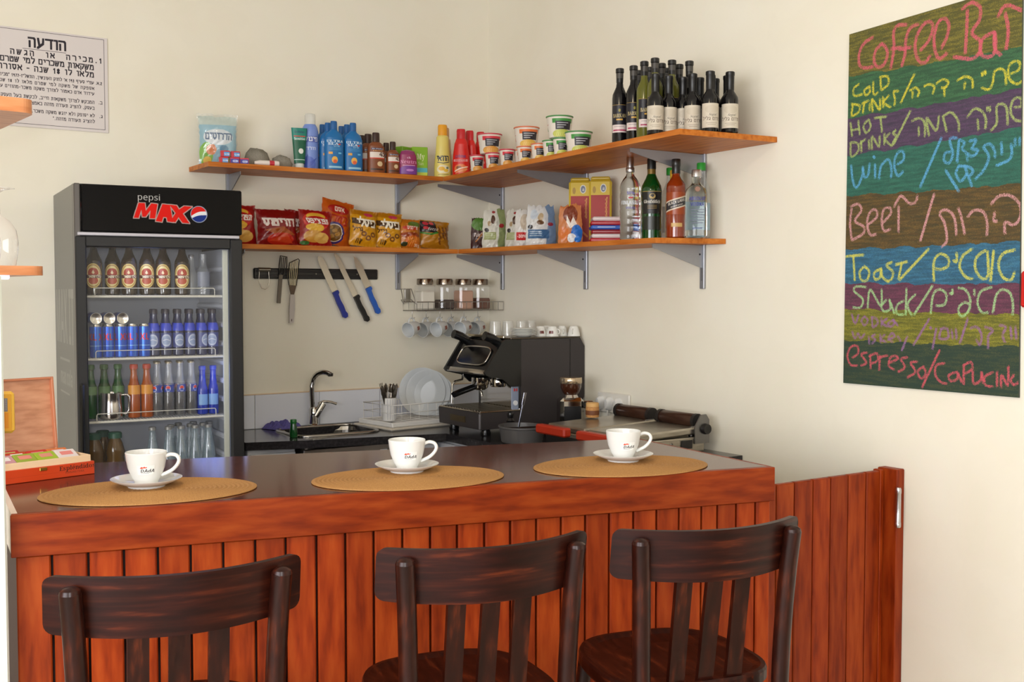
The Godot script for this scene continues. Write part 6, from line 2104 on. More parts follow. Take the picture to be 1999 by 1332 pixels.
	for b in list:
		i += 1
		var o := solo("snack_bag", b[1], "snack bag", bagm(b[4], b[5], b[6], 10 + i, 0.0, b[8]).moved(Transform3D(Basis(Vector3.BACK, deg_to_rad(b[9])), Vector3(0, absf(sin(deg_to_rad(b[9]))) * b[4] * 0.42, 0))).done(), P[b[0]], Vector3(b[2], Y, b[3]), b[7], "snack bags on the lower shelf")
		o.position.y = Y - 0.001

func build_coffee_bags() -> void:
	var Y := 1.7485
	var im := cv(110, 160, c8(58, 22, 22))
	oval(im, 60, 30, 60, 34, c8(84, 130, 50))
	words(im, "Turkish", 14, 96, 20, c8(226, 210, 200), "Droid Sans", true, 0.9, false, 0.4)
	stroke(im, [Vector2(30, 120), Vector2(80, 70)], 6, c8(176, 110, 50))
	var dk := printed(im, 0.35, 0.2)
	im = cv(150, 180, c8(214, 212, 200))
	box(im, 92, 0, 58, 180, c8(136, 148, 98))
	fillpoly(im, [Vector2(92, 0), Vector2(110, 60), Vector2(92, 180)], c8(206, 206, 194))
	oval(im, 66, 48, 14, 20, c8(84, 54, 36))
	oval(im, 42, 66, 12, 12, c8(176, 150, 110))
	oval(im, 26, 96, 14, 10, c8(40, 34, 32))
	oval(im, 122, 76, 16, 10, c8(150, 40, 44))
	box(im, 10, 106, 74, 34, c8(160, 170, 110))
	for i in 3:
		box(im, 16, 112 + i * 9, 60, 3, c8(206, 210, 180))
	oval(im, 70, 14, 12, 6, c8(160, 60, 60))
	var gw := printed(im, 0.3, 0.3)
	im = cv(160, 180, c8(216, 216, 214))
	box(im, 104, 0, 56, 180, c8(112, 136, 166))
	fillpoly(im, [Vector2(104, 0), Vector2(124, 50), Vector2(104, 180)], c8(208, 210, 212))
	oval(im, 40, 40, 22, 22, c8(196, 206, 216))
	oval(im, 80, 52, 16, 18, c8(190, 166, 130))
	oval(im, 76, 76, 20, 10, c8(110, 78, 52))
	oval(im, 22, 96, 13, 10, c8(36, 34, 40))
	box(im, 10, 108, 112, 40, c8(64, 104, 146))
	for i in 3:
		box(im, 18, 116 + i * 9, 64, 3, c8(190, 206, 220))
	oval(im, 132, 84, 15, 8, c8(150, 44, 60))
	var wb := printed(im, 0.3, 0.3)
	im = cv(110, 180, c8(216, 212, 206))
	oval(im, 60, 60, 30, 40, c8(196, 180, 160))
	box(im, 10, 110, 60, 40, c8(190, 30, 34))
	words(im, "-30%", 16, 138, 16, c8(240, 232, 226))
	var wr := printed(im, 0.3, 0.3)
	var G := "coffee bags on the lower right shelf"
	var bag := func(label: String, mat: Material, x: float, z: float, w: float, h: float, d: float, turn: float, gus: float, lean: float, sd: int) -> void:
		solo("coffee_bag", label, "coffee bag", bagm(w, h, d, sd, gus, lean).done(), mat, Vector3(x, Y, z), turn, G)
	bag.call("slim dark brown coffee bag with green top nearest the corner", dk, -0.215, 0.262, 0.085, 0.145, 0.04, -30, 0.5, -0.012, 31)
	bag.call("white and olive coffee bag with a bean picture in front", gw, -0.215, 0.385, 0.11, 0.178, 0.07, -30, 0.6, -0.01, 32)
	bag.call("white and olive coffee bag half hidden beside the first", gw, -0.15, 0.46, 0.095, 0.172, 0.06, -44, 0.6, -0.01, 33)
	bag.call("grey coffee bag standing in the back row behind the olive bags", mt(c8(128, 122, 126), 0.35, 0.0, 0.3), -0.08, 0.52, 0.1, 0.166, 0.06, -35, 0.6, 0.0, 34)
	bag.call("white coffee bag with red discount patch left of the blue one", wr, -0.225, 0.64, 0.085, 0.158, 0.06, -35, 0.6, -0.01, 35)
	bag.call("white and blue coffee bag, largest of the white ones", wb, -0.205, 0.735, 0.13, 0.172, 0.075, -32, 0.6, -0.012, 36)
	bag.call("grey-blue coffee bag peeping out behind the large white and blue bag", mt(c8(150, 156, 168), 0.35, 0.0, 0.3), -0.095, 0.81, 0.11, 0.15, 0.06, -35, 0.6, 0.0, 37)
	# tall red and yellow packs
	im = cv(110, 260, c8(164, 26, 18))
	box(im, 0, 0, 110, 62, c8(214, 184, 52))
	oval(im, 70, 34, 15, 18, c8(226, 222, 210))
	oval(im, 70, 34, 11, 14, c8(110, 118, 140))
	words(im, "a", 66, 42, 15, c8(230, 230, 226), "Droid Serif")
	oval(im, 26, 40, 8, 14, c8(176, 140, 50))
	stroke(im, [Vector2(88, 72), Vector2(84, 110), Vector2(86, 150)], 5, c8(216, 160, 70))
	for i in 5:
		oval(im, 84, 80 + i * 16, 6, 5, c8(196, 120, 50))
	stroke(im, [Vector2(0, 176), Vector2(40, 186), Vector2(90, 226)], 7, c8(216, 130, 40))
	var ry := printed(im, 0.5)
	for k in 2:
		var o := thing("red_yellow_pack", ["tall red and yellow vacuum pack in front of its twin", "tall red and yellow vacuum pack half hidden behind its twin"][k], "coffee pack", Vector3([-0.125, -0.085][k], Y, [0.905, 0.99][k]), [-40, -42][k], "tall red and yellow packs")
		part(o, "pack", bxm(0.092, 0.262, 0.052, 0.008).moved(at(0, 0.131, 0)).done(), ry)
		part(o, "folded_top", bxm(0.08, 0.016, 0.03, 0.006).moved(at(0, 0.268, 0)).done(), mt(c8(206, 176, 54), 0.35))
	# sack with the large printed orange, white and blue shapes
	im = cv(110, 150, c8(196, 120, 70))
	oval(im, 56, 36, 36, 34, c8(126, 54, 28))
	fillpoly(im, [Vector2(40, 40), Vector2(54, 70), Vector2(70, 44), Vector2(84, 74), Vector2(54, 92), Vector2(34, 66)], c8(232, 222, 212))
	oval(im, 26, 112, 24, 26, c8(206, 110, 40))
	oval(im, 84, 108, 26, 32, c8(42, 110, 196))
	oval(im, 60, 128, 20, 18, c8(224, 226, 230))
	oval(im, 88, 134, 16, 12, c8(40, 120, 210))
	solo("printed_sack", "small sack with brown, white and blue print before the red packs", "sack", bagm(0.1, 0.155, 0.05, 44, 0.5, -0.01).done(), printed(im, 0.35, 0.2), Vector3(-0.235, Y, 0.985), -34)
	# stack of napkin packs
	var rowc := [c8(188, 28, 40), c8(226, 214, 212), c8(150, 24, 34), c8(44, 96, 190), c8(176, 30, 40), c8(224, 206, 206)]
	var nm := ["red", "white", "dark red", "blue", "crimson", "white and red"]
	for k in 6:
		var o := thing("napkin_pack", "flat %s packet in the stack beside the bottles, %s" % [nm[k], ["at the bottom", "second from the bottom", "third from the bottom", "third from the top", "second from the top", "on top"][k]], "packet", Vector3(-0.15 + 0.004 * (k % 3), Y + 0.0005 + k * 0.0168, 1.115 + 0.003 * (k % 2)), -35 + 3 * (k % 2), "flat packets stacked beside the bottles")
		part(o, "packet", bxm(0.14, 0.0165, 0.10, 0.005).moved(at(0, 0.00825, 0)).done(), mt(rowc[k], 0.3, 0.0, 0.3))
		if k == 3:
			part(o, "print", bxm(0.07, 0.003, 0.0008, 0.0).moved(at(-0.01, 0.009, 0.0502)).done(), mt(c8(200, 216, 240), 0.4))

func build_spirits() -> void:
	var Y := 1.749
	var G := "spirit bottles on the lower right shelf"
	var clear := glass(c8(232, 238, 240), 1.4, 0.02)
	var sil := mt(c8(206, 204, 204), 0.28, 1.0)
	var T := -36.0
	# 1 tall clear vodka with ice-like relief
	var im: Image
	var o := thing("vodka_bottle", "tall clear vodka bottle with long silver cap, leftmost of the spirits", "bottle", Vector3(-0.19, Y, 1.305), T, G)
	var fp := [Vector2(0, 0.004), Vector2(0.034, 0.0), Vector2(0.039, 0.005)]
	for i in 22:
		fp.append(Vector2(0.0385 + 0.0012 * sin(i * 1.9), 0.012 + i * 0.009))
	fp.append_array(pf([0.036, 0.215, 0.027, 0.232, 0.016, 0.246, 0.0135, 0.256, 0.0135, 0.275, 0, 0.275]))
	var body := part(o, "glass", lathe(fp, 26), clear)
	part(body, "shoulder_ring", lathe(pf([0.0155, 0.258, 0.0165, 0.26, 0.0165, 0.274, 0.0155, 0.276]), 20), sil)
	part(o, "cap", lathe(pf([0, 0.275, 0.0142, 0.275, 0.0142, 0.314, 0.012, 0.317, 0, 0.317]), 20), sil)
	var violet := mt(c8(92, 84, 168), 0.35)
	part(o, "lettering", letters("FINLANDIA", 0.0135, 0.0402, 0.135, 0.78).done(), mt(c8(226, 232, 240), 0.3), Vector3.ZERO, Vector3.ZERO, "white raised lettering")
	part(o, "lettering", letters("VODKA", 0.008, 0.0402, 0.118, 1.0).done(), violet)
	part(o, "lettering", letters("50%", 0.011, 0.0402, 0.172, 1.0).done(), violet)
	part(o, "emblem", bandm(pf([0.0402, 0.157, 0.0402, 0.163]), 12, 4).done(), mt(c8(190, 50, 56), 0.4))
	# 2 green whisky
	im = cv(160, 180, c8(24, 22, 20))
	box(im, 0, 0, 160, 4, c8(186, 156, 84))
	oval(im, 80, 40, 24, 22, c8(176, 150, 90))
	fillpoly(im, [Vector2(64, 34), Vector2(80, 22), Vector2(98, 30), Vector2(84, 50)], c8(30, 26, 22))
	words(im, "Glenfiddich", 80, 96, 26, c8(232, 228, 216), "Droid Serif", true, 0.62, true)
	for i in 3:
		box(im, 44, 112 + i * 12, 72, 4, c8(150, 124, 70))
	var gf := thing("green_whisky_bottle", "green whisky bottle with black label and gold crest", "bottle", Vector3(-0.17, Y, 1.405), T, G)
	part(gf, "glass", lathe(pf([0, 0.004, 0.034, 0, 0.038, 0.005, 0.037, 0.1, 0.0395, 0.18, 0.036, 0.2, 0.022, 0.228, 0.015, 0.245, 0.0148, 0.262, 0, 0.262]), 6 * 4), mt(c8(10, 62, 18), 0.06, 0.0, 0.4))
	part(gf, "label", bandm(pf([0.0378, 0.095, 0.0402, 0.178]), 60, 12).done(), printed(im, 0.35))
	part(gf, "lower_label", bandm(pf([0.0384, 0.035, 0.0379, 0.085]), 55, 12).done(), mt(c8(30, 34, 24), 0.3))
	part(gf, "neck_label", lathe(pf([0.0158, 0.236, 0.0152, 0.272]), 20), mt(c8(120, 92, 36), 0.35, 0.4))
	part(gf, "cap", lathe(pf([0, 0.262, 0.0165, 0.262, 0.0165, 0.298, 0.015, 0.302, 0, 0.302]), 20), mt(c8(24, 24, 22), 0.35))
	# 3 gin with yellow label
	im = cv(120, 200, c8(206, 150, 30))
	box(im, 0, 60, 120, 34, c8(160, 50, 30))
	oval(im, 60, 36, 42, 26, c8(226, 190, 60))
	words(im, "GORDON'S", 60, 86, 24, c8(60, 30, 24), "Droid Sans", true, 0.62, true)
	oval(im, 60, 128, 26, 22, c8(226, 190, 70))
	oval(im, 62, 128, 10, 10, c8(120, 40, 30))
	box(im, 0, 156, 120, 14, c8(196, 196, 186))
	box(im, 0, 178, 120, 22, c8(214, 170, 40))
	var gn := thing("gin_bottle", "gin bottle with yellow label and yellow cap behind the whiskies", "bottle", Vector3(-0.088, Y, 1.44), T, G)
	part(gn, "glass", lathe(pf([0, 0.004, 0.03, 0, 0.033, 0.004, 0.033, 0.16, 0.028, 0.185, 0.014, 0.205, 0.0135, 0.225, 0, 0.225]), 22), pane(c8(216, 220, 214), 0.25, 0.04))
	part(gn, "label", bandm(pf([0.0333, 0.012, 0.0333, 0.15]), 75, 10).done(), printed(im, 0.35))
	part(gn, "neck_band", lathe(pf([0.0148, 0.205, 0.0145, 0.224]), 18), mt(c8(196, 70, 36), 0.4))
	part(gn, "cap", lathe(pf([0, 0.224, 0.0165, 0.224, 0.0165, 0.258, 0.015, 0.26, 0, 0.26]), 18), mt(c8(218, 172, 50), 0.4))
	# 4 square-shouldered amber whisky with slanted label
	im = cv(160, 150, c8(150, 62, 16))
	fillpoly(im, [Vector2(0, 66), Vector2(160, 14), Vector2(160, 86), Vector2(0, 138)], c8(212, 196, 176))
	fillpoly(im, [Vector2(0, 76), Vector2(160, 24), Vector2(160, 76), Vector2(0, 128)], c8(44, 40, 44))
	for k in 2:
		var s: String = ["BLACK LABEL", "blended scotch"][k]
		var t := cv(160, 40, c8(44, 40, 44))
		words(t, s, 80, 28, [19, 11][k], c8(226, 218, 206), "Droid Sans", true, 0.68, true)
		for x in 160:
			for y in 40:
				var c := t.get_pixel(x, y)
				if c.r > 0.4:
					var ty := int(lerpf(82, 30, x / 160.0)) + y - 10 + k * 22
					if ty >= 0 and ty < 150:
						im.set_pixel(x, ty, c)
	var jw := thing("amber_whisky_bottle", "amber whisky bottle with slanted black and cream label and black cap", "bottle", Vector3(-0.165, Y, 1.535), T, G)
	part(jw, "glass", lathe(pf([0, 0.004, 0.031, 0, 0.035, 0.004, 0.0355, 0.18, 0.034, 0.196, 0.02, 0.215, 0.0142, 0.226, 0.014, 0.236, 0, 0.236]), 26), mt(c8(132, 46, 10), 0.06, 0.0, 0.5))
	part(jw, "label", bandm(pf([0.036, 0.085, 0.0362, 0.165]), 80, 12).done(), printed(im, 0.3))
	part(jw, "small_label", bandm(pf([0.0357, 0.04, 0.0357, 0.054]), 34, 6).done(), mt(c8(196, 160, 96), 0.35))
	part(jw, "cap", lathe(pf([0, 0.234, 0.0158, 0.234, 0.0152, 0.26, 0.0162, 0.262, 0.0166, 0.284, 0.015, 0.287, 0, 0.287]), 20), mt(c8(22, 18, 16), 0.3))
	# 5, 6 green-capped clear bottles behind
	for k in 2:
		var g := thing("green_cap_bottle", ["clear bottle with green cap rising behind the gin", "clear bottle with green cap and blue label behind the amber whisky"][k], "bottle", Vector3([-0.046, -0.06][k], Y, [1.372, 1.555][k]), T, G)
		part(g, "glass", lathe(pf([0, 0.004, 0.03, 0, 0.034, 0.005, 0.034, 0.16, 0.03, 0.19, 0.016, 0.225, 0.0145, 0.25, 0, 0.25]), 22), pane(c8(212, 222, 216), 0.2, 0.04))
		part(g, "cap", lathe(pf([0, 0.25, 0.0165, 0.25, 0.0165, 0.275, 0.015, 0.278, 0, 0.278]), 18), mt(c8(40, 150, 50), 0.4))
		part(g, "label", bandm(pf([0.0344, 0.03, 0.0344, 0.13]), 70, 8).done(), mt([c8(206, 206, 196), c8(150, 176, 190)][k], 0.4))
	# 7 clear vodka with blue lettering
	var ab := thing("clear_vodka_bottle", "clear round-shouldered vodka bottle with blue lettering at the shelf end", "bottle", Vector3(-0.13, Y, 1.625 - 0.02), T, G)
	part(ab, "glass", lathe(pf([0, 0.006, 0.034, 0, 0.0395, 0.006, 0.0395, 0.155, 0.036, 0.174, 0.022, 0.188, 0.0165, 0.195, 0.0155, 0.218, 0, 0.218]), 26), glass(c8(232, 236, 232), 1.4, 0.02))
	var ink := mt(c8(52, 56, 150), 0.4)
	part(ab, "lettering", letters("ABSOLUT", 0.0125, 0.0403, 0.132, 0.86).done(), ink, Vector3.ZERO, Vector3.ZERO, "blue lettering")
	part(ab, "lettering", letters("VODKA", 0.0125, 0.0403, 0.112, 0.9).done(), ink)
	for i in 6:
		part(ab, "text_line", bandm(pf([0.0402, 0.098 - i * 0.0095, 0.0402, 0.1 - i * 0.0095]), 40 - (i * 7) % 13, 6).done(), mt(c8(110, 112, 140), 0.5))
	part(ab, "lettering", letters("IMPORTED", 0.005, 0.0402, 0.03, 1.0).done(), ink)
	var med := part(ab, "medallion", lathem(pf([0, 0, 0.01, 0, 0.009, 0.003, 0, 0.003]), 16).moved(Transform3D(Basis(Vector3.RIGHT, PI / 2), Vector3(0, 0.172, 0.035))).done(), mt(c8(150, 110, 90), 0.4))
	part(ab, "cap", lathe(pf([0, 0.218, 0.0175, 0.218, 0.0175, 0.24, 0.016, 0.244, 0, 0.244]), 20), sil)

# ---------------------------------------------------------------- magnetic rail with knives
func build_knives() -> void:
	var black := mt(c8(22, 22, 24), 0.35)
	var steel := mt(c8(206, 200, 188), 0.22, 1.0)
	var dull := mt(c8(150, 146, 138), 0.3, 1.0)
	var rail := thing("knife_rail", "black magnetic knife rail screwed to the back wall", "knife rail", Vector3(-0.905, 1.611, 0.0))
	part(rail, "bar", bxm(0.59, 0.046, 0.014, 0.004).moved(at(0, 0.023, 0.0072)).done(), black)
	for k in 2:
		part(rail, "strip", bxm(0.57, 0.008, 0.004, 0.001).moved(at(0, 0.012 + k * 0.021, 0.0155)).done(), mt(c8(44, 42, 44), 0.3, 0.5))
	for k in [-0.01, 0.19]:
		part(rail, "screw", lathem(pf([0, 0, 0.004, 0, 0.003, 0.002, 0, 0.002]), 10).moved(Transform3D(Basis(Vector3.RIGHT, PI / 2), Vector3(k, 0.023, 0.0143))).done(), dull)
	# knives: along y, tip up
	var mk := func(label: String, blade: Array, hl: float, hm: Material, top: Vector2, bot: Vector2) -> void:
		var v := bot - top
		var L := v.length()
		var o := thing("kitchen_knife", label, "knife", Vector3(top.x, top.y, 0.0195), 0, "kitchen knives on the rail")
		o.rotation_degrees.z = rad_to_deg(atan2(v.x, -v.y))
		var bl := L - hl
		var pts := []
		for i in range(0, blade.size(), 2):
			pts.append(Vector2(blade[i], -blade[i + 1] * bl))
		part(o, "blade", slabm(pts, 0.0022).done(), steel)
		var hp := []
		for q in [[-0.012, 0.0], [0.02, 0.0], [0.022, 0.012], [0.013, 0.02], [0.011, 0.05], [0.014, 0.08], [0.012, 0.108], [0.017, 0.122], [0.012, 0.136], [-0.004, 0.138], [-0.014, 0.128], [-0.012, 0.1], [-0.014, 0.06], [-0.012, 0.03]]:
			hp.append(Vector2(q[0] * 0.85, -bl - q[1] / 0.138 * hl))
		part(o, "handle", slabm(hp, 0.013).done(), hm, Vector3(0, 0, 0.002))
	mk.call("wide kitchen knife with dark blue handle, nearest the spatulas", [0.0, 0.0, 0.012, 0.04, 0.018, 0.2, 0.0185, 1.0, -0.011, 1.0, -0.013, 0.5, -0.012, 0.15, -0.006, 0.02], 0.13, mt(c8(28, 48, 150), 0.4), Vector2(-0.905, 1.712), Vector2(-0.775, 1.438))
	mk.call("long narrow bread knife with black handle, middle of the three", [0.0, 0.0, 0.008, 0.03, 0.014, 0.15, 0.014, 1.0, -0.011, 1.0, -0.010, 0.4, -0.005, 0.05], 0.13, mt(c8(20, 20, 22), 0.4), Vector2(-0.83, 1.728), Vector2(-0.667, 1.42))
	mk.call("pointed kitchen knife with bright blue handle, rightmost of the three", [0.0, 0.0, 0.012, 0.12, 0.02, 0.4, 0.021, 1.0, -0.010, 1.0, -0.012, 0.3], 0.13, mt(c8(30, 96, 196), 0.4), Vector2(-0.735, 1.716), Vector2(-0.612, 1.455))
	# ring-shaped opener
	var op := thing("wire_opener", "small chrome opener with hanging wire loop at the rail's left end", "opener", Vector3(-1.158, 1.6, 0.0185))
	part(op, "body", lathem(pf([0, -0.026, 0.009, -0.026, 0.009, 0.026, 0, 0.026]), 14).moved(Transform3D(Basis(Vector3.BACK, PI / 2), Vector3(0, 0.05, 0.006))).done(), dull)
	part(op, "wire_loop", tube([Vector3(-0.022, 0.045, 0.006), Vector3(-0.024, 0.0, 0.006), Vector3(-0.012, -0.03, 0.006), Vector3(0.004, -0.036, 0.006), Vector3(0.016, -0.025, 0.006), Vector3(0.022, 0.0, 0.006), Vector3(0.02, 0.045, 0.006)], 0.0016, 6), steel)
	# tongs
	var tg := thing("wire_tongs", "steel serving tongs with slotted head on the rail", "tongs", Vector3(-1.085, 1.505, 0.0215), 0)
	tg.rotation_degrees.z = -5
	part(tg, "handle", bxm(0.018, 0.125, 0.004, 0.001).moved(at(-0.008, 0.062, 0)).done(), mt(c8(96, 90, 84), 0.3, 1.0))
	part(tg, "frame", tube([Vector3(-0.012, 0.12, 0), Vector3(-0.018, 0.16, 0), Vector3(-0.016, 0.205, 0), Vector3(0.014, 0.203, 0), Vector3(0.017, 0.16, 0), Vector3(0.002, 0.12, 0)], 0.0025, 6), mt(c8(60, 56, 52), 0.35, 0.8))
	for k in 3:
		part(tg, "wire", tube([Vector3(-0.008 + k * 0.007, 0.13, 0), Vector3(-0.010 + k * 0.009, 0.2, 0)], 0.002, 6), mt(c8(60, 56, 52), 0.35, 0.8))
	# slotted spatula
	var sp := thing("slotted_spatula", "slotted fish spatula with pale handle hanging from the rail", "spatula", Vector3(-1.038, 1.418, 0.025))
	sp.rotation_degrees.z = -3
	part(sp, "handle", slabm([Vector2(-0.009, 0.0), Vector2(0.009, 0.0), Vector2(0.013, 0.06), Vector2(0.010, 0.125), Vector2(-0.010, 0.125), Vector2(-0.012, 0.06)], 0.012).done(), mt(c8(196, 188, 182), 0.45))
	part(sp, "hole", bxm(0.007, 0.014, 0.0125, 0.002).moved(at(0, 0.013, 0)).done(), mt(c8(70, 30, 30), 0.5))
	part(sp, "ferrule", slabm([Vector2(-0.007, 0.124), Vector2(0.007, 0.124), Vector2(0.017, 0.165), Vector2(-0.017, 0.165)], 0.006).done(), mt(c8(90, 76, 66), 0.35, 0.8))
	part(sp, "edge", tube([Vector3(-0.017, 0.165, 0), Vector3(-0.026, 0.205, 0.002), Vector3(-0.02, 0.262, 0.004), Vector3(0.018, 0.282, 0.006), Vector3(0.024, 0.276, 0.006), Vector3(0.017, 0.165, 0)], 0.0022, 6), mt(c8(70, 62, 54), 0.35, 0.9))
	for k in 5:
		var u := -1.0 + 2.0 * (k + 0.5) / 5.0
		part(sp, "tine", tube([Vector3(u * 0.014, 0.165, 0), Vector3(u * 0.021, 0.21, 0.002), Vector3(u * 0.019, 0.268 + u * 0.008, 0.005)], 0.0019, 6), mt(c8(170, 156, 124), 0.28, 1.0))

# ---------------------------------------------------------------- jar rack and hanging mugs
func build_jars() -> void:
	var wire := mt(c8(176, 172, 166), 0.3, 0.9)
	var rack := thing("wire_rack", "small wire spice rack with hooks on the back wall in the corner", "wire rack", Vector3(-0.255, 1.468, 0.0))
	var wm := func(a: Vector3, b: Vector3, r := 0.0016) -> void: part(rack, "wire", tube([a, b], r, 6), wire)
	for z in [0.012, 0.145]:
		for y in [0.0, 0.04]:
			wm.call(Vector3(-0.225, y, z), Vector3(0.245, y, z), 0.0022)
	for i in 17:
		var x := -0.225 + i * 0.47 / 16.0
		part(rack, "wire", tube([Vector3(x, 0.04, 0.145), Vector3(x, 0.0, 0.145), Vector3(x, 0.0, 0.012), Vector3(x, 0.04, 0.012)], 0.0014, 5), wire)
	for y in [0.05, 0.1]:
		part(rack, "side_loop", tube([Vector3(-0.225, 0.03, 0.02), Vector3(-0.24, y, 0.02), Vector3(-0.24, y, 0.12), Vector3(-0.225, 0.03, 0.14)], 0.0018, 6), wire)
	part(rack, "back_plate", bxm(0.03, 0.06, 0.01, 0.002).moved(at(-0.2, 0.07, 0.0055)).done(), wire)
	# jars
	var glassm := pane(c8(228, 230, 224), 0.03, 0.03)
	var lidm := mt(c8(150, 138, 126), 0.2, 1.0)
	var fills := [[c8(226, 220, 206), 0.085, "white sugar"], [c8(54, 28, 20), 0.045, "dark coffee grounds"], [c8(196, 152, 128), 0.088, "pink-brown powder"], [c8(104, 58, 36), 0.052, "brown cocoa powder"]]
	var jx := [-0.405, -0.3, -0.197, -0.103]
	for i in 4:
		var j := thing("glass_jar", "square glass jar of %s with steel lid in the wire rack" % fills[i][2], "jar", Vector3(jx[i], 1.4705, 0.085), 0, "lidded glass jars in the wire rack")
		part(j, "glass", bxm(0.078, 0.118, 0.078, 0.009).moved(at(0, 0.0592, 0)).done(), glassm)
		var fh: float = fills[i][1]
		part(j, "contents", bxm(0.071, fh, 0.071, 0.006).moved(Transform3D(Basis(Vector3.BACK, 0.0), Vector3(0, fh / 2 + 0.003, 0))).done(), mt(fills[i][0], 0.9))
		part(j, "lid", lathe(pf([0, 0.117, 0.036, 0.117, 0.038, 0.119, 0.038, 0.142, 0.0365, 0.145, 0, 0.145]), 28), lidm)
	# mugs on hooks: mouth turned to the left and forward, handle up
	var white := mt(c8(214, 216, 216), 0.12)
	var mp := pf([0, 0.003, 0.018, 0.003, 0.021, 0.0, 0.025, 0.002, 0.031, 0.022, 0.0345, 0.05, 0.0355, 0.066, 0.0335, 0.066, 0.0325, 0.05, 0.029, 0.024, 0.021, 0.008, 0, 0.007])
	var mx := [[-0.493, 0.125], [-0.385, 0.06], [-0.348, 0.125], [-0.249, 0.06], [-0.218, 0.125], [-0.101, 0.06]]
	var m0: Node3D
	var ord := ["first", "second", "third", "fourth", "fifth", "sixth"]
	for i in 6:
		var l: String = "white cup hanging from the wire rack, %s from the left" % ord[i]
		if i == 0:
			m0 = thing("hanging_cup", l, "cup", Vector3.ZERO, 0, "white cups hanging under the rack")
			part(m0, "bowl", lathem(mp, 32).moved(at(0, -0.034, 0)).done(), white)
			var h := []
			for k in 11:
				var a := -PI / 2 + PI * k / 10.0
				h.append(Vector3(0.028 + 0.022 * cos(a), 0.0 + 0.02 * sin(a), 0))
			part(m0, "handle", tube(h, 0.0035, 8, false, 1.3), white)
			part(m0, "motif", bandm(pf([0.0306, -0.016, 0.0335, 0.004]), 16, 5).done(), mt(c8(140, 84, 70), 0.3))
		else:
			m0 = copy(m0, Vector3.ZERO, 0, l)
		# local x (handle) up, local y (mouth) towards the room's left front
		var out := Vector3(-0.9, -0.22, 0.38).normalized()
		var up := (Vector3.UP - out * out.y).normalized()
		m0.transform = Transform3D(Basis(up, out, up.cross(out)), Vector3(mx[i][0], 1.388 - 0.004 * (i % 2), mx[i][1]))
		var hx: float = mx[i][0]
		var hz: float = mx[i][1]
		part(rack, "hook", tube([Vector3(hx + 0.255, 0.0, hz), Vector3(hx + 0.255, -0.03, hz), Vector3(hx + 0.262, -0.036, hz), Vector3(hx + 0.268, -0.03, hz)], 0.0016, 6), wire)

# raised lettering bent round a bottle: capitals h high, baseline at y, on radius r
func letters(s: String, h: float, r: float, y: float, squeeze := 1.0) -> Mb:
	var tm := TextMesh.new()
	var f := SystemFont.new()
	f.font_names = ["Droid Sans"]
	f.font_weight = 700
	tm.font = f
	tm.font_size = 48
	tm.pixel_size = 1.0
	tm.depth = 0.0
	tm.curve_step = 3.0
	tm.text = s
	var a := tm.get_mesh_arrays()
	var v: PackedVector3Array = a[Mesh.ARRAY_VERTEX]
	var ix: PackedInt32Array = a[Mesh.ARRAY_INDEX] if a[Mesh.ARRAY_INDEX] != null else PackedInt32Array(range(v.size()))
	var lo := Vector2(1e9, 1e9)
	var hi := Vector2(-1e9, -1e9)
	for p in v:
		lo = lo.min(Vector2(p.x, p.y)); hi = hi.max(Vector2(p.x, p.y))
	var k := h / 34.3
	var m := Mb.new()
	for i in range(0, ix.size(), 3):
		var p := []
		var q := []
		for j in 3:
			var w := v[ix[i + j]]
			var g := (w.x - (lo.x + hi.x) / 2.0) * k * squeeze / r
			p.append(Vector3(sin(g) * r, y + (w.y - lo.y) * k, cos(g) * r))
			q.append(Vector3(sin(g), 0, cos(g)))
		if (p[1] - p[0]).cross(p[2] - p[0]).dot(q[0]) < 0.0:
			m.tri(p[0], p[2], p[1], q[0], q[2], q[1])
		else:
			m.tri(p[0], p[1], p[2], q[0], q[1], q[2])
	return m

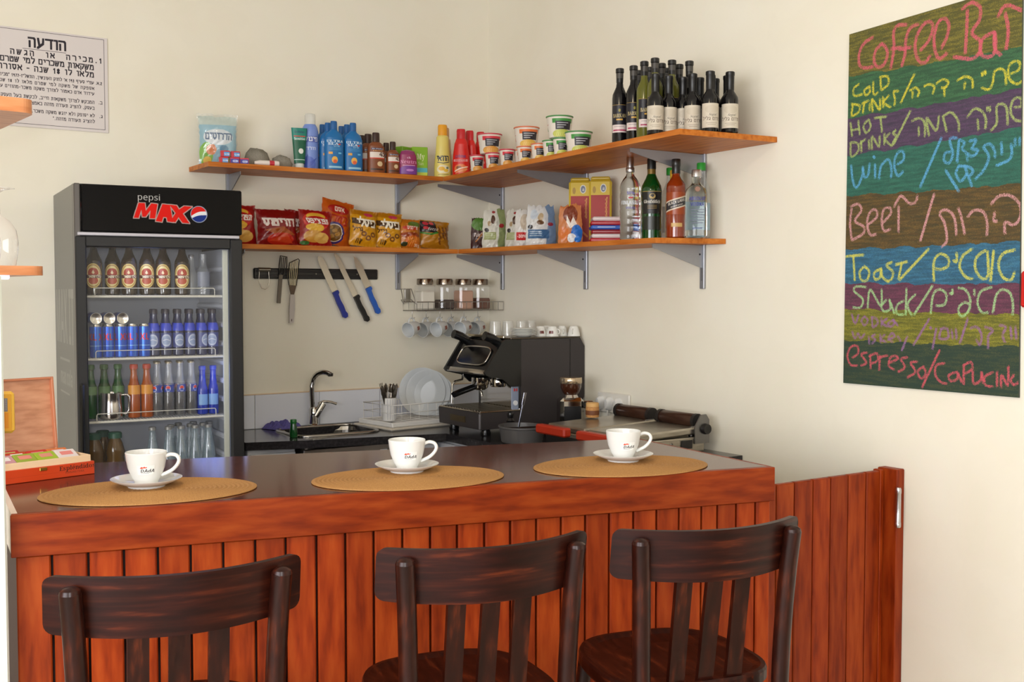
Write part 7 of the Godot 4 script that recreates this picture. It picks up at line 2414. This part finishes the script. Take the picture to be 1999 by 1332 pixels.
# ---------------------------------------------------------------- round the sink
func build_sink_things() -> void:
	var H := 0.962
	var chrome := mt(c8(206, 204, 200), 0.08, 1.0)
	var tap := thing("mixer_tap", "tall chrome mixer tap with curved spout behind the basin", "tap", Vector3(-0.945, H, 0.045))
	part(tap, "base", lathe(pf([0, 0, 0.026, 0, 0.026, 0.008, 0.022, 0.012, 0.02, 0.05, 0.0215, 0.075, 0.015, 0.085, 0, 0.086]), 24), chrome)
	var sp := []
	for i in 17:
		var t := i / 16.0
		if t < 0.55:
			sp.append(Vector3(-0.004 - 0.004 * sin(t * PI), 0.06 + t / 0.55 * 0.13, 0.0))
		else:
			var a := (t - 0.55) / 0.45 * 2.2
			sp.append(Vector3(-0.004 + 0.036 * (1 - cos(a)), 0.19 + 0.05 * sin(a), 0.04 * (1 - cos(a))))
	part(tap, "spout", tube(sp, 0.0115, 14), chrome)
	part(tap, "aerator", lathe(pf([0, 0, 0.011, 0, 0.0125, 0.004, 0.0125, 0.014, 0, 0.014]), 16), mt(c8(120, 116, 110), 0.25, 1.0), sp[16] + Vector3(0, -0.008, 0))
	var lev := part(tap, "lever_body", tube([Vector3(0.004, 0.045, 0.01), Vector3(0.03, 0.085, 0.012), Vector3(0.04, 0.1, 0.012)], 0.016, 14), chrome)
	part(lev, "lever", tube([Vector3(0.02, 0.1, 0.012), Vector3(0.045, 0.108, 0.012), Vector3(0.075, 0.104, 0.016), Vector3(0.1, 0.095, 0.02)], 0.0065, 10, false, 1.6), chrome)
	# purple cloth
	var fn := FastNoiseLite.new()
	fn.seed = 4; fn.frequency = 9.0
	var cm := Mb.new()
	var n := 18
	var P := func(i: int, j: int) -> Vector3:
		var u := float(i) / n - 0.5
		var v := float(j) / n - 0.5
		var e := pow(clampf(1.0 - pow(maxf(absf(u), absf(v)) * 2.0, 4.0), 0, 1), 0.6)
		return Vector3(u * 0.13 + v * 0.02, 0.002 + e * (0.022 + 0.022 * fn.get_noise_2d(u * 0.5, v * 0.5) + 0.008 * sin(u * 16.0)), v * 0.085)
	for i in n:
		for j in n:
			var a: Vector3 = P.call(i, j)
			var b: Vector3 = P.call(i, j + 1)
			var c: Vector3 = P.call(i + 1, j + 1)
			var d: Vector3 = P.call(i + 1, j)
			cm.quad(a, b, c, d)
			cm.quad(Vector3(d.x, 0.0, d.z), Vector3(c.x, 0.0, c.z), Vector3(b.x, 0.0, b.z), Vector3(a.x, 0.0, a.z))
	var cl := mt(c8(92, 86, 156), 0.85)
	cl.rim_enabled = true
	cl.rim = 0.3
	solo("dish_cloth", "crumpled purple dish cloth on the worktop left of the tap", "cloth", cm.done(), cl, Vector3(-1.095, H, 0.05), 8)
	var gb := thing("green_glass", "small green glass bottle standing on the rim of the basin", "glass", Vector3(-1.168, H, 0.36))
	part(gb, "glass", lathe(pf([0, 0.002, 0.014, 0, 0.0165, 0.003, 0.0155, 0.03, 0.0125, 0.05, 0.0115, 0.06, 0, 0.06]), 18), mt(c8(22, 74, 34), 0.06, 0.0, 0.4))
	part(gb, "lip", lathe(pf([0, 0.058, 0.0125, 0.058, 0.013, 0.062, 0.013, 0.072, 0.011, 0.075, 0, 0.075]), 18), mt(c8(30, 104, 46), 0.1))
	# dish rack on its tray with a towel under it
	var white := mt(c8(228, 226, 222), 0.4)
	var rk := thing("dish_rack", "white wire dish rack on a plastic drip tray", "dish rack", Vector3(-0.575, H, 0.24), 8)
	var towel := grain("towel", noise_tex([c8(170, 160, 146), c8(206, 198, 184), c8(222, 214, 202)], [0, 0.5, 1], 0.15, 6, 128), Vector3(10, 10, 10), 0.95)
	part(rk, "towel", bxm(0.395, 0.012, 0.29, 0.005).moved(at(0.0, 0.0065, 0)).done(), towel, Vector3.ZERO, Vector3.ZERO, "beige towel under the tray")
	part(rk, "tray", bxm(0.36, 0.012, 0.26, 0.004).moved(at(0, 0.0185, 0)).done(), white)
	for s in [-1.0, 1.0]:
		part(rk, "tray_rim", bxm(0.36, 0.014, 0.008, 0.003).moved(at(0, 0.026, s * 0.126)).done(), white)
		part(rk, "tray_rim", bxm(0.008, 0.014, 0.25, 0.003).moved(at(s * 0.176, 0.026, 0)).done(), white)
	for y in [0.03, 0.07, 0.105]:
		part(rk, "wire", tube([Vector3(-0.165, y, -0.11), Vector3(0.165, y, -0.11), Vector3(0.165, y, 0.11), Vector3(-0.165, y, 0.11)], 0.0024 if y > 0.1 else 0.0016, 6, true), white)
	for i in 8:
		var x := -0.165 + i * 0.33 / 7.0
		part(rk, "wire", tube([Vector3(x, 0.105, -0.11), Vector3(x, 0.03, -0.11), Vector3(x, 0.03, 0.11), Vector3(x, 0.105, 0.11)], 0.0016, 5), white)
	var X: Transform3D = rk.transform
	var hol := thing("cutlery_holder", "white plastic cutlery cup in the left corner of the dish rack", "cutlery holder", X * Vector3(-0.127, 0.0325, 0.03), 8)
	part(hol, "cup", lathe(pf([0, 0.002, 0.027, 0, 0.03, 0.004, 0.034, 0.1, 0.032, 0.1, 0.028, 0.006, 0, 0.006]), 24), white)
	for i in 6:
		var a := -0.8 + i * 0.32
		part(hol, "rib", tube([Vector3(sin(a) * 0.0305, 0.006, cos(a) * 0.0305), Vector3(sin(a) * 0.0342, 0.096, cos(a) * 0.0342)], 0.0014, 5), mt(c8(200, 200, 204), 0.4))
	var steel := mt(c8(150, 142, 132), 0.2, 1.0)
	var cut := [["table knife", -24.0, 6.0], ["table knife", -6.0, -3.0], ["table knife", 14.0, 5.0], ["soup spoon", 3.0, 8.0], ["dessert spoon", 9.0, -6.0], ["fork", -14.0, -6.0], ["table knife", 18.0, -8.0]]
	var cpl := ["leaning far left", "nearly upright", "leaning right in front", "with bowl up in the middle", "at the right behind", "tines up at the left behind", "furthest right"]
	for i in cut.size():
		var kind: String = cut[i][0]
		var c := thing(kind.replace(" ", "_"), "steel %s in the cutlery cup, %s" % [kind, cpl[i]], kind.split(" ")[-1], X * Vector3(-0.127 + cut[i][1] * 0.0002, 0.045, 0.03 + cut[i][2] * 0.0008), 0, "cutlery in the white cup")
		c.rotation_degrees = Vector3(cut[i][2] * 0.8, 8, -cut[i][1] * 0.75)
		if "knife" in kind:
			part(c, "blade", slabm([Vector2(-0.007, 0.0), Vector2(0.007, 0.0), Vector2(0.007, 0.07), Vector2(0.01, 0.1), Vector2(0.009, 0.14), Vector2(0.002, 0.152), Vector2(-0.008, 0.14), Vector2(-0.008, 0.09)], 0.003).done(), steel)
		elif "spoon" in kind:
			part(c, "stem", bxm(0.008, 0.11, 0.003, 0.001).moved(at(0, 0.055, 0)).done(), steel)
			part(c, "spoon_bowl", lathem(pf([0, -0.02, 0.009, -0.016, 0.0125, 0.0, 0.009, 0.016, 0, 0.02]), 14, 1.0, 0.35).moved(at(0, 0.128, 0)).done(), steel)
		else:
			part(c, "stem", bxm(0.008, 0.105, 0.003, 0.001).moved(at(0, 0.0525, 0)).done(), steel)
			for k in 4:
				part(c, "tine", bxm(0.0022, 0.045, 0.002, 0.0005).moved(at(-0.0075 + k * 0.005, 0.132, 0)).done(), steel)
			part(c, "neck", bxm(0.019, 0.012, 0.0025, 0.001).moved(at(0, 0.108, 0)).done(), steel)
	var plate := pf([0, 0.0, 0.06, 0.0, 0.068, 0.003, 0.1, 0.013, 0.108, 0.015, 0.108, 0.018, 0.1, 0.0165, 0.07, 0.0065, 0.064, 0.0048, 0.058, 0.0042, 0, 0.004])
	var pm := mt(c8(186, 190, 192), 0.3)
	for i in 3:
		var r: float = [0.86, 0.96, 1.0][i]
		var p := solo("dinner_plate", "grey-white plate standing in the dish rack, %s" % ["the front one", "in the middle", "the back one"][i], "plate", lathem(plate, 40).moved(Transform3D(Basis(Vector3.RIGHT, PI / 2).scaled(Vector3.ONE * r), Vector3(0, 0.108 * r, 0))).done(), pm, Vector3.ZERO, 0, "plates in the dish rack")
		p.position = X * Vector3([0.128, 0.108, 0.09][i], 0.0345, [0.02, 0.0, -0.02][i])
		p.rotation_degrees = Vector3(-8, -42, 0)

# ---------------------------------------------------------------- espresso corner
func build_machine() -> void:
	var H := 0.962
	var grey := mt(c8(52, 47, 48), 0.42)
	var black := mt(c8(16, 16, 17), 0.25)
	var chrome := mt(c8(200, 196, 190), 0.1, 1.0)
	var steel := mt(c8(150, 144, 136), 0.25, 1.0)
	# local: origin at the front-left foot corner of the near side; x depth towards the wall, z along the wall
	var em := thing("espresso_machine", "black and chrome espresso machine on the corner worktop", "espresso machine", Vector3(-0.535, H, 0.445))
	var Z := 0.335
	var base := part(em, "drip_tray", hexm([Vector3(0.0, 0.03, Z), Vector3(0.5, 0.03, Z), Vector3(0.5, 0.03, 0), Vector3(0.0, 0.03, 0)], [Vector3(-0.004, 0.098, Z), Vector3(0.5, 0.098, Z), Vector3(0.5, 0.098, 0), Vector3(-0.004, 0.098, 0)]).done(), grey)
	part(base, "corner_trim", bxm(0.014, 0.07, 0.014, 0.005).moved(at(0.0, 0.064, Z - 0.003)).done(), mt(c8(96, 92, 92), 0.3, 0.5))
	part(base, "grille_rim", bxm(0.205, 0.006, Z, 0.002).moved(at(0.1, 0.1005, Z / 2)).done(), mt(c8(176, 166, 148), 0.25, 1.0))
	for i in 14:
		part(base, "grille_bar", bxm(0.18, 0.004, 0.012, 0.001).moved(at(0.1, 0.1045, 0.022 + i * 0.0224)).done(), mt(c8(110, 102, 92), 0.3, 1.0))
	var nm := cv(160, 40, c8(48, 43, 44))
	words(nm, "expobar", 80, 28, 22, c8(120, 100, 62), "Droid Serif", true, 1.0, true)
	part(base, "nameplate", hexm([Vector3(-0.0042, 0.05, 0.22), Vector3(-0.0022, 0.05, 0.22), Vector3(-0.0022, 0.05, 0.1), Vector3(-0.0042, 0.05, 0.1)], [Vector3(-0.006, 0.076, 0.22), Vector3(-0.003, 0.076, 0.22), Vector3(-0.003, 0.076, 0.1), Vector3(-0.006, 0.076, 0.1)]).done(), mt(c8(84, 70, 46), 0.4, 0.5))
	for fx in [0.05, 0.45]:
		for fz in [0.04, Z - 0.04]:
			part(em, "foot", lathe(pf([0, 0, 0.02, 0, 0.022, 0.01, 0.016, 0.031, 0, 0.031]), 14), black, Vector3(fx, 0, fz))
	# side panels (outline in depth and height) and body between
	var side := [Vector2(0.2, 0.098), Vector2(0.5, 0.098), Vector2(0.528, 0.14), Vector2(0.528, 0.36), Vector2(0.505, 0.395), Vector2(0.2, 0.395)]
	for k in 2:
		part(em, "side_panel", slabm(side, 0.008).moved(at(0, 0, [0.004, Z - 0.004][k])).done(), grey)
		part(em, "cheek", slabm([Vector2(0.2, 0.2), Vector2(0.2, 0.395), Vector2(0.12, 0.395), Vector2(0.105, 0.385), Vector2(0.02, 0.262), Vector2(0.03, 0.25), Vector2(0.11, 0.232), Vector2(0.15, 0.2)], 0.012).moved(at(0, 0, [0.006, Z - 0.006][k])).done(), black)
	part(em, "body", bxm(0.31, 0.292, Z - 0.016, 0.002).moved(at(0.362, 0.245, Z / 2)).done(), grey)
	part(em, "panel_seam", bxm(0.003, 0.29, 0.002, 0.0).moved(at(0.452, 0.247, Z + 0.0002)).done(), black)
	part(em, "back_splash", bxm(0.006, 0.105, Z - 0.03, 0.001).moved(at(0.203, 0.151, Z / 2)).done(), chrome)
	part(em, "splash_post", bxm(0.02, 0.11, 0.012, 0.003).moved(at(0.194, 0.153, Z - 0.028)).done(), chrome)
	# head: slanted fascia between the cheeks
	var head := part(em, "head", hexm([Vector3(0.03, 0.25, Z - 0.012), Vector3(0.2, 0.225, Z - 0.012), Vector3(0.2, 0.225, 0.012), Vector3(0.03, 0.25, 0.012)], [Vector3(0.115, 0.385, Z - 0.012), Vector3(0.2, 0.392, Z - 0.012), Vector3(0.2, 0.392, 0.012), Vector3(0.115, 0.385, 0.012)]).done(), black)
	# fascia frame axes: across z, up along the slope
	var up := Vector3(0.085, 0.135, 0).normalized()
	var nrm := Vector3(-up.y, up.x, 0)
	var FB := Basis(Vector3(0, 0, 1), up, Vector3(0, 0, 1).cross(up))
	var mid := Vector3(0.0725, 0.3175, Z / 2) + nrm * 0.002
	var oval_pts := []
	for i in 32:
		var a := TAU * i / 32.0
		oval_pts.append(Vector2(signf(cos(a)) * pow(absf(cos(a)), 0.45) * 0.115, signf(sin(a)) * pow(absf(sin(a)), 0.55) * 0.043 + 0.006))
	part(head, "window", slabm(oval_pts, 0.004).moved(Transform3D(FB, mid)).done(), mt(c8(12, 12, 13), 0.12))
	var ring := []
	for p in oval_pts:
		ring.append(mid + FB * Vector3(p.x * 1.02, p.y * 1.02, 0) + nrm * 0.003)
	part(head, "window_rim", tube(ring, 0.0035, 8, true), chrome)
	part(head, "chrome_lip", bxm(Z - 0.02, 0.022, 0.006, 0.002).moved(Transform3D(FB, mid + FB * Vector3(0, -0.066, 0))).done(), chrome)
	for k in 2:
		var z: float = [0.03, Z - 0.055][k]
		var b := Vector3(0.12, 0.382, z)
		var kn := part(head, "knob", tube([b, b + Vector3(-0.03, 0.018, 0.0), b + Vector3(-0.066, 0.03, 0.0)], 0.019, 14), black)
		part(kn, "collar", tube([b + Vector3(0.02, -0.006, 0), b + Vector3(-0.004, 0.002, 0)], 0.0135, 12), mt(c8(40, 40, 42), 0.3))
	# group head and portafilter
	part(em, "group_head", lathe(pf([0, 0, 0.034, 0, 0.038, 0.006, 0.038, 0.032, 0.03, 0.038, 0, 0.038]), 26), chrome, Vector3(0.115, 0.197, 0.15))
	part(em, "group_head", lathe(pf([0, 0, 0.03, 0, 0.033, 0.006, 0.033, 0.032, 0.03, 0.038, 0, 0.038]), 26), chrome, Vector3(0.14, 0.195, 0.25))
	var pf_ := part(em, "portafilter", lathe(pf([0, -0.02, 0.02, -0.02, 0.033, -0.01, 0.034, 0.0, 0, 0.0]), 24), chrome, Vector3(0.115, 0.196, 0.15))
	part(pf_, "handle", tube([Vector3(-0.03, -0.004, 0.006), Vector3(-0.06, -0.01, 0.014), Vector3(-0.12, -0.022, 0.03), Vector3(-0.155, -0.03, 0.04)], 0.013, 12), black, Vector3.ZERO, Vector3.ZERO, "black handle")
	part(pf_, "spout", tube([Vector3(0, -0.018, 0), Vector3(0.0, -0.036, 0.01), Vector3(0.0, -0.046, 0.012)], 0.006, 8), chrome)
	part(em, "steam_wand", tube([Vector3(0.09, 0.236, 0.05), Vector3(0.085, 0.215, 0.05), Vector3(0.05, 0.208, 0.05), Vector3(0.035, 0.195, 0.05), Vector3(0.032, 0.15, 0.052), Vector3(0.03, 0.115, 0.053)], 0.005, 10), chrome)
	# switch strip on the near side
	var sw := part(em, "switch_plate", bxm(0.036, 0.125, 0.006, 0.002).moved(at(0.18, 0.162, Z - 0.018)).done(), mt(c8(136, 146, 168), 0.4))
	for k in 2:
		part(sw, "switch", bxm(0.006, 0.012, 0.003, 0.001).moved(at(0.175 + k * 0.011, 0.185, Z - 0.0135)).done(), mt(c8(190, 30, 30), 0.4))
	part(sw, "dial", lathem(pf([0, 0, 0.011, 0, 0.01, 0.005, 0, 0.005]), 18).moved(Transform3D(Basis(Vector3.RIGHT, PI / 2), Vector3(0.18, 0.13, Z - 0.0155))).done(), mt(c8(220, 222, 226), 0.3))
	# top: warming tray and rail
	var tray := part(em, "cup_tray", bxm(0.36, 0.006, Z - 0.02, 0.002).moved(at(0.335, 0.3985, Z / 2)).done(), mt(c8(120, 112, 98), 0.3, 0.9))
	part(tray, "rail", bxm(0.008, 0.01, Z - 0.05, 0.002).moved(at(0.145, 0.404, Z / 2 - 0.02)).done(), mt(c8(206, 196, 170), 0.3, 1.0))
	# crockery on the tray: six turned-over glasses at the back, stack of saucers, cups
	var white := mt(c8(236, 236, 230), 0.1)
	var cup := pf([0, 0.04, 0.012, 0.04, 0.014, 0.043, 0.0165, 0.042, 0.02, 0.034, 0.026, 0.012, 0.0275, 0.0, 0.0255, 0.0, 0.024, 0.012, 0.016, 0.034, 0, 0.037])
	var T := Vector3(-0.535, H + 0.402, 0.445)
	var logo := mt(c8(110, 50, 44), 0.3)
	var c0: Node3D
	var cp := [[0.36, 0.245], [0.395, 0.285], [0.425, 0.20], [0.46, 0.262], [0.49, 0.31]]
	var cd := ["left end of the row", "second from the left", "at the back", "with its mark to the front, fourth", "at the right end"]
	for i in 5:
		var l: String = "small white espresso cup upside down on the machine, " + cd[i]
		if i == 0:
			c0 = thing("espresso_cup", l, "cup", Vector3.ZERO, 0, "upturned espresso cups on the machine")
			part(c0, "bowl", lathe(cup, 28), white)
			var h := []
			for k in 9:
				var a := -PI / 2 + PI * k / 8.0
				h.append(Vector3(0.02 + 0.012 * cos(a), 0.02 + 0.011 * sin(a), 0))
			part(c0, "handle", tube(h, 0.0025, 8), white)
			part(c0, "mark", bandm(pf([0.0262, 0.012, 0.0232, 0.024]), 22, 5).done(), logo)
		else:
			c0 = copy(c0, Vector3.ZERO, 0, l)
		c0.position = T + Vector3(cp[i][0], 0, cp[i][1])
		c0.rotation_degrees.y = -20 - 30 * i
	var sa := pf([0, 0.0, 0.028, 0.0, 0.032, 0.003, 0.054, 0.009, 0.055, 0.011, 0.052, 0.0105, 0.03, 0.006, 0, 0.005])
	for i in 5:
		solo("small_saucer", "white saucer in the stack on the machine, %s" % ["lowest", "second lowest", "middle", "second highest", "highest"][i], "saucer", lathe(sa, 36), white, T + Vector3(0.262, i * 0.0066, 0.262), 0, "saucers stacked on the machine")
	var gp := pf([0, 0.066, 0.02, 0.066, 0.0225, 0.064, 0.0285, 0.002, 0.0285, 0.0, 0.027, 0.0, 0.0215, 0.061, 0, 0.062])
	for i in 4:
		solo("glass_tumbler", "clear tumbler upside down at the back of the machine, %s" % ["first from the left", "second from the left", "third from the left", "rightmost"][i], "glass", lathe(gp, 26), pane(c8(238, 238, 232), 0.22, 0.05), T + Vector3([0.21, 0.275, 0.34, 0.40][i], 0, [0.12, 0.12, 0.13, 0.11][i]), 0, "tumblers on the machine")
	# grinder
	var gr := thing("coffee_grinder", "chrome coffee grinder with brown bean hopper beside the machine", "grinder", Vector3(-0.19, H, 0.93), -25)
	part(gr, "base", bxm(0.12, 0.02, 0.15, 0.006).moved(at(0, 0.01, 0.0)).done(), chrome)
	part(gr, "body", bxm(0.1, 0.14, 0.1, 0.014).moved(at(0, 0.089, -0.01)).done(), chrome)
	part(gr, "front_panel", bxm(0.07, 0.1, 0.004, 0.001).moved(at(0.0, 0.075, 0.042)).done(), mt(c8(22, 22, 24), 0.3))
	for k in 2:
		part(gr, "knob", lathem(pf([0, 0, 0.014, 0, 0.014, 0.014, 0.011, 0.017, 0, 0.017]), 16).moved(Transform3D(Basis(Vector3.RIGHT, PI / 2), Vector3(0.052 + k * 0.026, 0.13, 0.03))).done(), black)
	part(gr, "knob_bracket", bxm(0.06, 0.03, 0.03, 0.004).moved(at(0.06, 0.13, 0.012)).done(), chrome)
	part(gr, "neck", lathe(pf([0, 0.158, 0.032, 0.158, 0.026, 0.17, 0, 0.17]), 20), chrome)
	var hop := part(gr, "hopper", lathe(pf([0, 0.166, 0.022, 0.166, 0.034, 0.178, 0.043, 0.2, 0.044, 0.222, 0.0, 0.222]), 26), mt(c8(66, 34, 20), 0.1, 0.0, 0.5), Vector3.ZERO, Vector3.ZERO, "brown bean hopper")
	part(hop, "hopper_rim", lathe(pf([0.0445, 0.216, 0.046, 0.218, 0.046, 0.238, 0.044, 0.241, 0, 0.241]), 26), mt(c8(196, 176, 148), 0.2, 0.8))
	# grounds bin with a tamper handle and a long spoon
	var bn := thing("grounds_bin", "grey plastic grounds bin before the espresso machine", "bin", Vector3(-0.47, H, 0.985), -12)
	part(bn, "bin", lathe(pf([0, 0.002, 0.075, 0.0, 0.08, 0.004, 0.088, 0.058, 0.092, 0.06, 0.092, 0.066, 0.086, 0.066, 0.077, 0.01, 0, 0.008]), 28, 1.0, 1.15), mt(c8(84, 82, 82), 0.4))
	part(bn, "knock_bar", tube([Vector3(-0.084, 0.05, 0), Vector3(0.084, 0.05, 0)], 0.011, 12), black)
	var tm := thing("tamper", "small black tamper lying across the grounds bin", "tamper", Vector3(-0.478, H + 0.0735, 0.915), 20)
	part(tm, "handle", lathe(pf([0, 0, 0.017, 0, 0.018, 0.006, 0.011, 0.016, 0.014, 0.03, 0.012, 0.038, 0, 0.042]), 18), black)
	var sp := thing("long_spoon", "long thin steel spoon standing in the grounds bin", "spoon", Vector3(-0.475, H + 0.012, 0.955))
	sp.rotation_degrees = Vector3(6, 0, -9)
	part(sp, "stem", bxm(0.008, 0.16, 0.002, 0.0008).moved(at(0, 0.08, 0)).done(), mt(c8(170, 172, 186), 0.25, 1.0))
	part(sp, "paddle", bxm(0.014, 0.05, 0.002, 0.0008).moved(at(0, 0.16, 0)).done(), mt(c8(170, 172, 186), 0.25, 1.0))
	# sockets with plugs
	var so := thing("socket_panel", "white wall socket panel with plugs above the grill", "socket", Vector3(-0.001, 1.048, 0.985), -90)
	part(so, "plate", bxm(0.21, 0.085, 0.012, 0.004).moved(at(0, 0.0425, 0.0062)).done(), mt(c8(230, 226, 216), 0.35))
	for k in 3:
		var pl := part(so, "plug", lathem(pf([0, 0, 0.022, 0, 0.021, 0.02, 0.015, 0.03, 0, 0.032]), 20, 0.75, 1.3).moved(Transform3D(Basis(Vector3.RIGHT, PI / 2), Vector3(-0.07 + k * 0.058, 0.04, 0.012))).done(), mt(c8(222, 222, 220), 0.3))
		part(pl, "cable", tube([Vector3(-0.07 + k * 0.058, 0.025, 0.03), Vector3(-0.07 + k * 0.058, -0.03, 0.035), Vector3(-0.06 + k * 0.058, -0.08, 0.02)], 0.0035, 8), mt(c8(214, 212, 206), 0.4))

func build_grill() -> void:
	var H := 0.962
	var steel_tex := noise_tex([c8(150, 142, 128), c8(172, 164, 150), c8(190, 182, 168)], [0, 0.5, 1], 0.03, 14, 256)
	var steel := grain("grill_steel", steel_tex, Vector3(1, 8, 1), 0.28)
	steel.metallic = 0.85
	var red := mt(c8(176, 44, 16), 0.4)
	var dark := mt(c8(30, 26, 24), 0.5)
	var tube_m := mt(c8(72, 46, 34), 0.3, 0.5)
	var g := thing("contact_grill", "double steel contact grill with red grips and brown spring tubes", "grill", Vector3(-0.265, H, 1.36))
	part(g, "base", bxm(0.36, 0.055, 0.5, 0.004).moved(at(0, 0.0355, 0)).done(), steel)
	part(g, "front_panel", bxm(0.006, 0.035, 0.48, 0.001).moved(at(-0.182, 0.03, 0)).done(), dark)
	for fx in [-0.14, 0.14]:
		for fz in [-0.2, 0.2]:
			part(g, "foot", lathe(pf([0, 0, 0.014, 0, 0.014, 0.01, 0, 0.01]), 12), dark, Vector3(fx, 0, fz))
	for k in 2:
		var z: float = [-0.127, 0.127][k]
		var pl := part(g, "upper_plate", bxm(0.35, 0.026, 0.236, 0.006).moved(Transform3D(Basis(Vector3.BACK, deg_to_rad(2)), Vector3(0, 0.08, z))).done(), steel)
		part(pl, "arm", tube([Vector3(-0.16, 0.075, z), Vector3(-0.225, 0.073, z)], 0.008, 10), mt(c8(190, 182, 172), 0.2, 1.0))
		part(pl, "grip", bxm(0.036, 0.034, 0.185, 0.006).moved(at(-0.232, 0.074, z)).done(), red, Vector3.ZERO, Vector3.ZERO, "red grip")
		var tb := part(g, "spring_tube", lathem(pf([0, -0.1, 0.022, -0.1, 0.026, -0.094, 0.026, 0.094, 0.022, 0.1, 0, 0.1]), 20).moved(Transform3D(Basis(Vector3.RIGHT, PI / 2), Vector3(0.165, 0.118, z))).done(), tube_m)
		for e in [-0.097, 0.097]:
			part(tb, "end_cap", lathem(pf([0, -0.008, 0.0275, -0.008, 0.0275, 0.008, 0, 0.008]), 20).moved(Transform3D(Basis(Vector3.RIGHT, PI / 2), Vector3(0.165, 0.118, z + e))).done(), dark)
		part(tb, "bracket", bxm(0.05, 0.04, 0.02, 0.004).moved(at(0.15, 0.082, z + 0.1)).done(), mt(c8(120, 116, 112), 0.3, 1.0))
	part(g, "hinge_plate", slabm([Vector2(-0.035, 0.0), Vector2(0.035, 0.0), Vector2(0.035, 0.085), Vector2(0.02, 0.105), Vector2(-0.005, 0.105), Vector2(-0.035, 0.06)], 0.006).moved(at(0.16, 0.04, 0.255)).done(), mt(c8(130, 128, 128), 0.3, 1.0))
	part(g, "knob", lathem(pf([0, 0, 0.02, 0, 0.018, 0.014, 0, 0.014]), 16).moved(Transform3D(Basis(Vector3.RIGHT, PI / 2), Vector3(0.175, 0.092, 0.258))).done(), dark)
	part(g, "end_block", bxm(0.05, 0.03, 0.006, 0.001).moved(at(0.09, 0.04, 0.2535)).done(), dark)
	part(g, "screw", lathem(pf([0, 0, 0.006, 0, 0.004, 0.003, 0, 0.003]), 12).moved(Transform3D(Basis(Vector3.RIGHT, PI / 2), Vector3(0.02, 0.045, 0.2505))).done(), mt(c8(120, 116, 110), 0.3, 1.0))
	# cork jar on the grill edge
	var cork := grain("cork", noise_tex([c8(150, 96, 46), c8(196, 142, 84), c8(214, 164, 106)], [0, 0.5, 1], 0.12, 15, 128), Vector3(14, 14, 14), 0.8)
	var cj := thing("cork_jar", "small tan jar with a darker band on the back of the grill", "jar", Vector3(-0.24, H + 0.0935 + 0.0055, 1.14))
	part(cj, "body", lathe(pf([0, 0.001, 0.024, 0.0, 0.026, 0.003, 0.0265, 0.04, 0.024, 0.042, 0, 0.042]), 22), cork)
	part(cj, "band", lathe(pf([0.0268, 0.01, 0.0272, 0.012, 0.0272, 0.026, 0.0268, 0.028]), 22), mt(c8(110, 62, 30), 0.6))
	part(cj, "lid", lathe(pf([0, 0.042, 0.0255, 0.042, 0.0255, 0.056, 0.023, 0.058, 0, 0.058]), 22), mt(c8(214, 168, 104), 0.6))
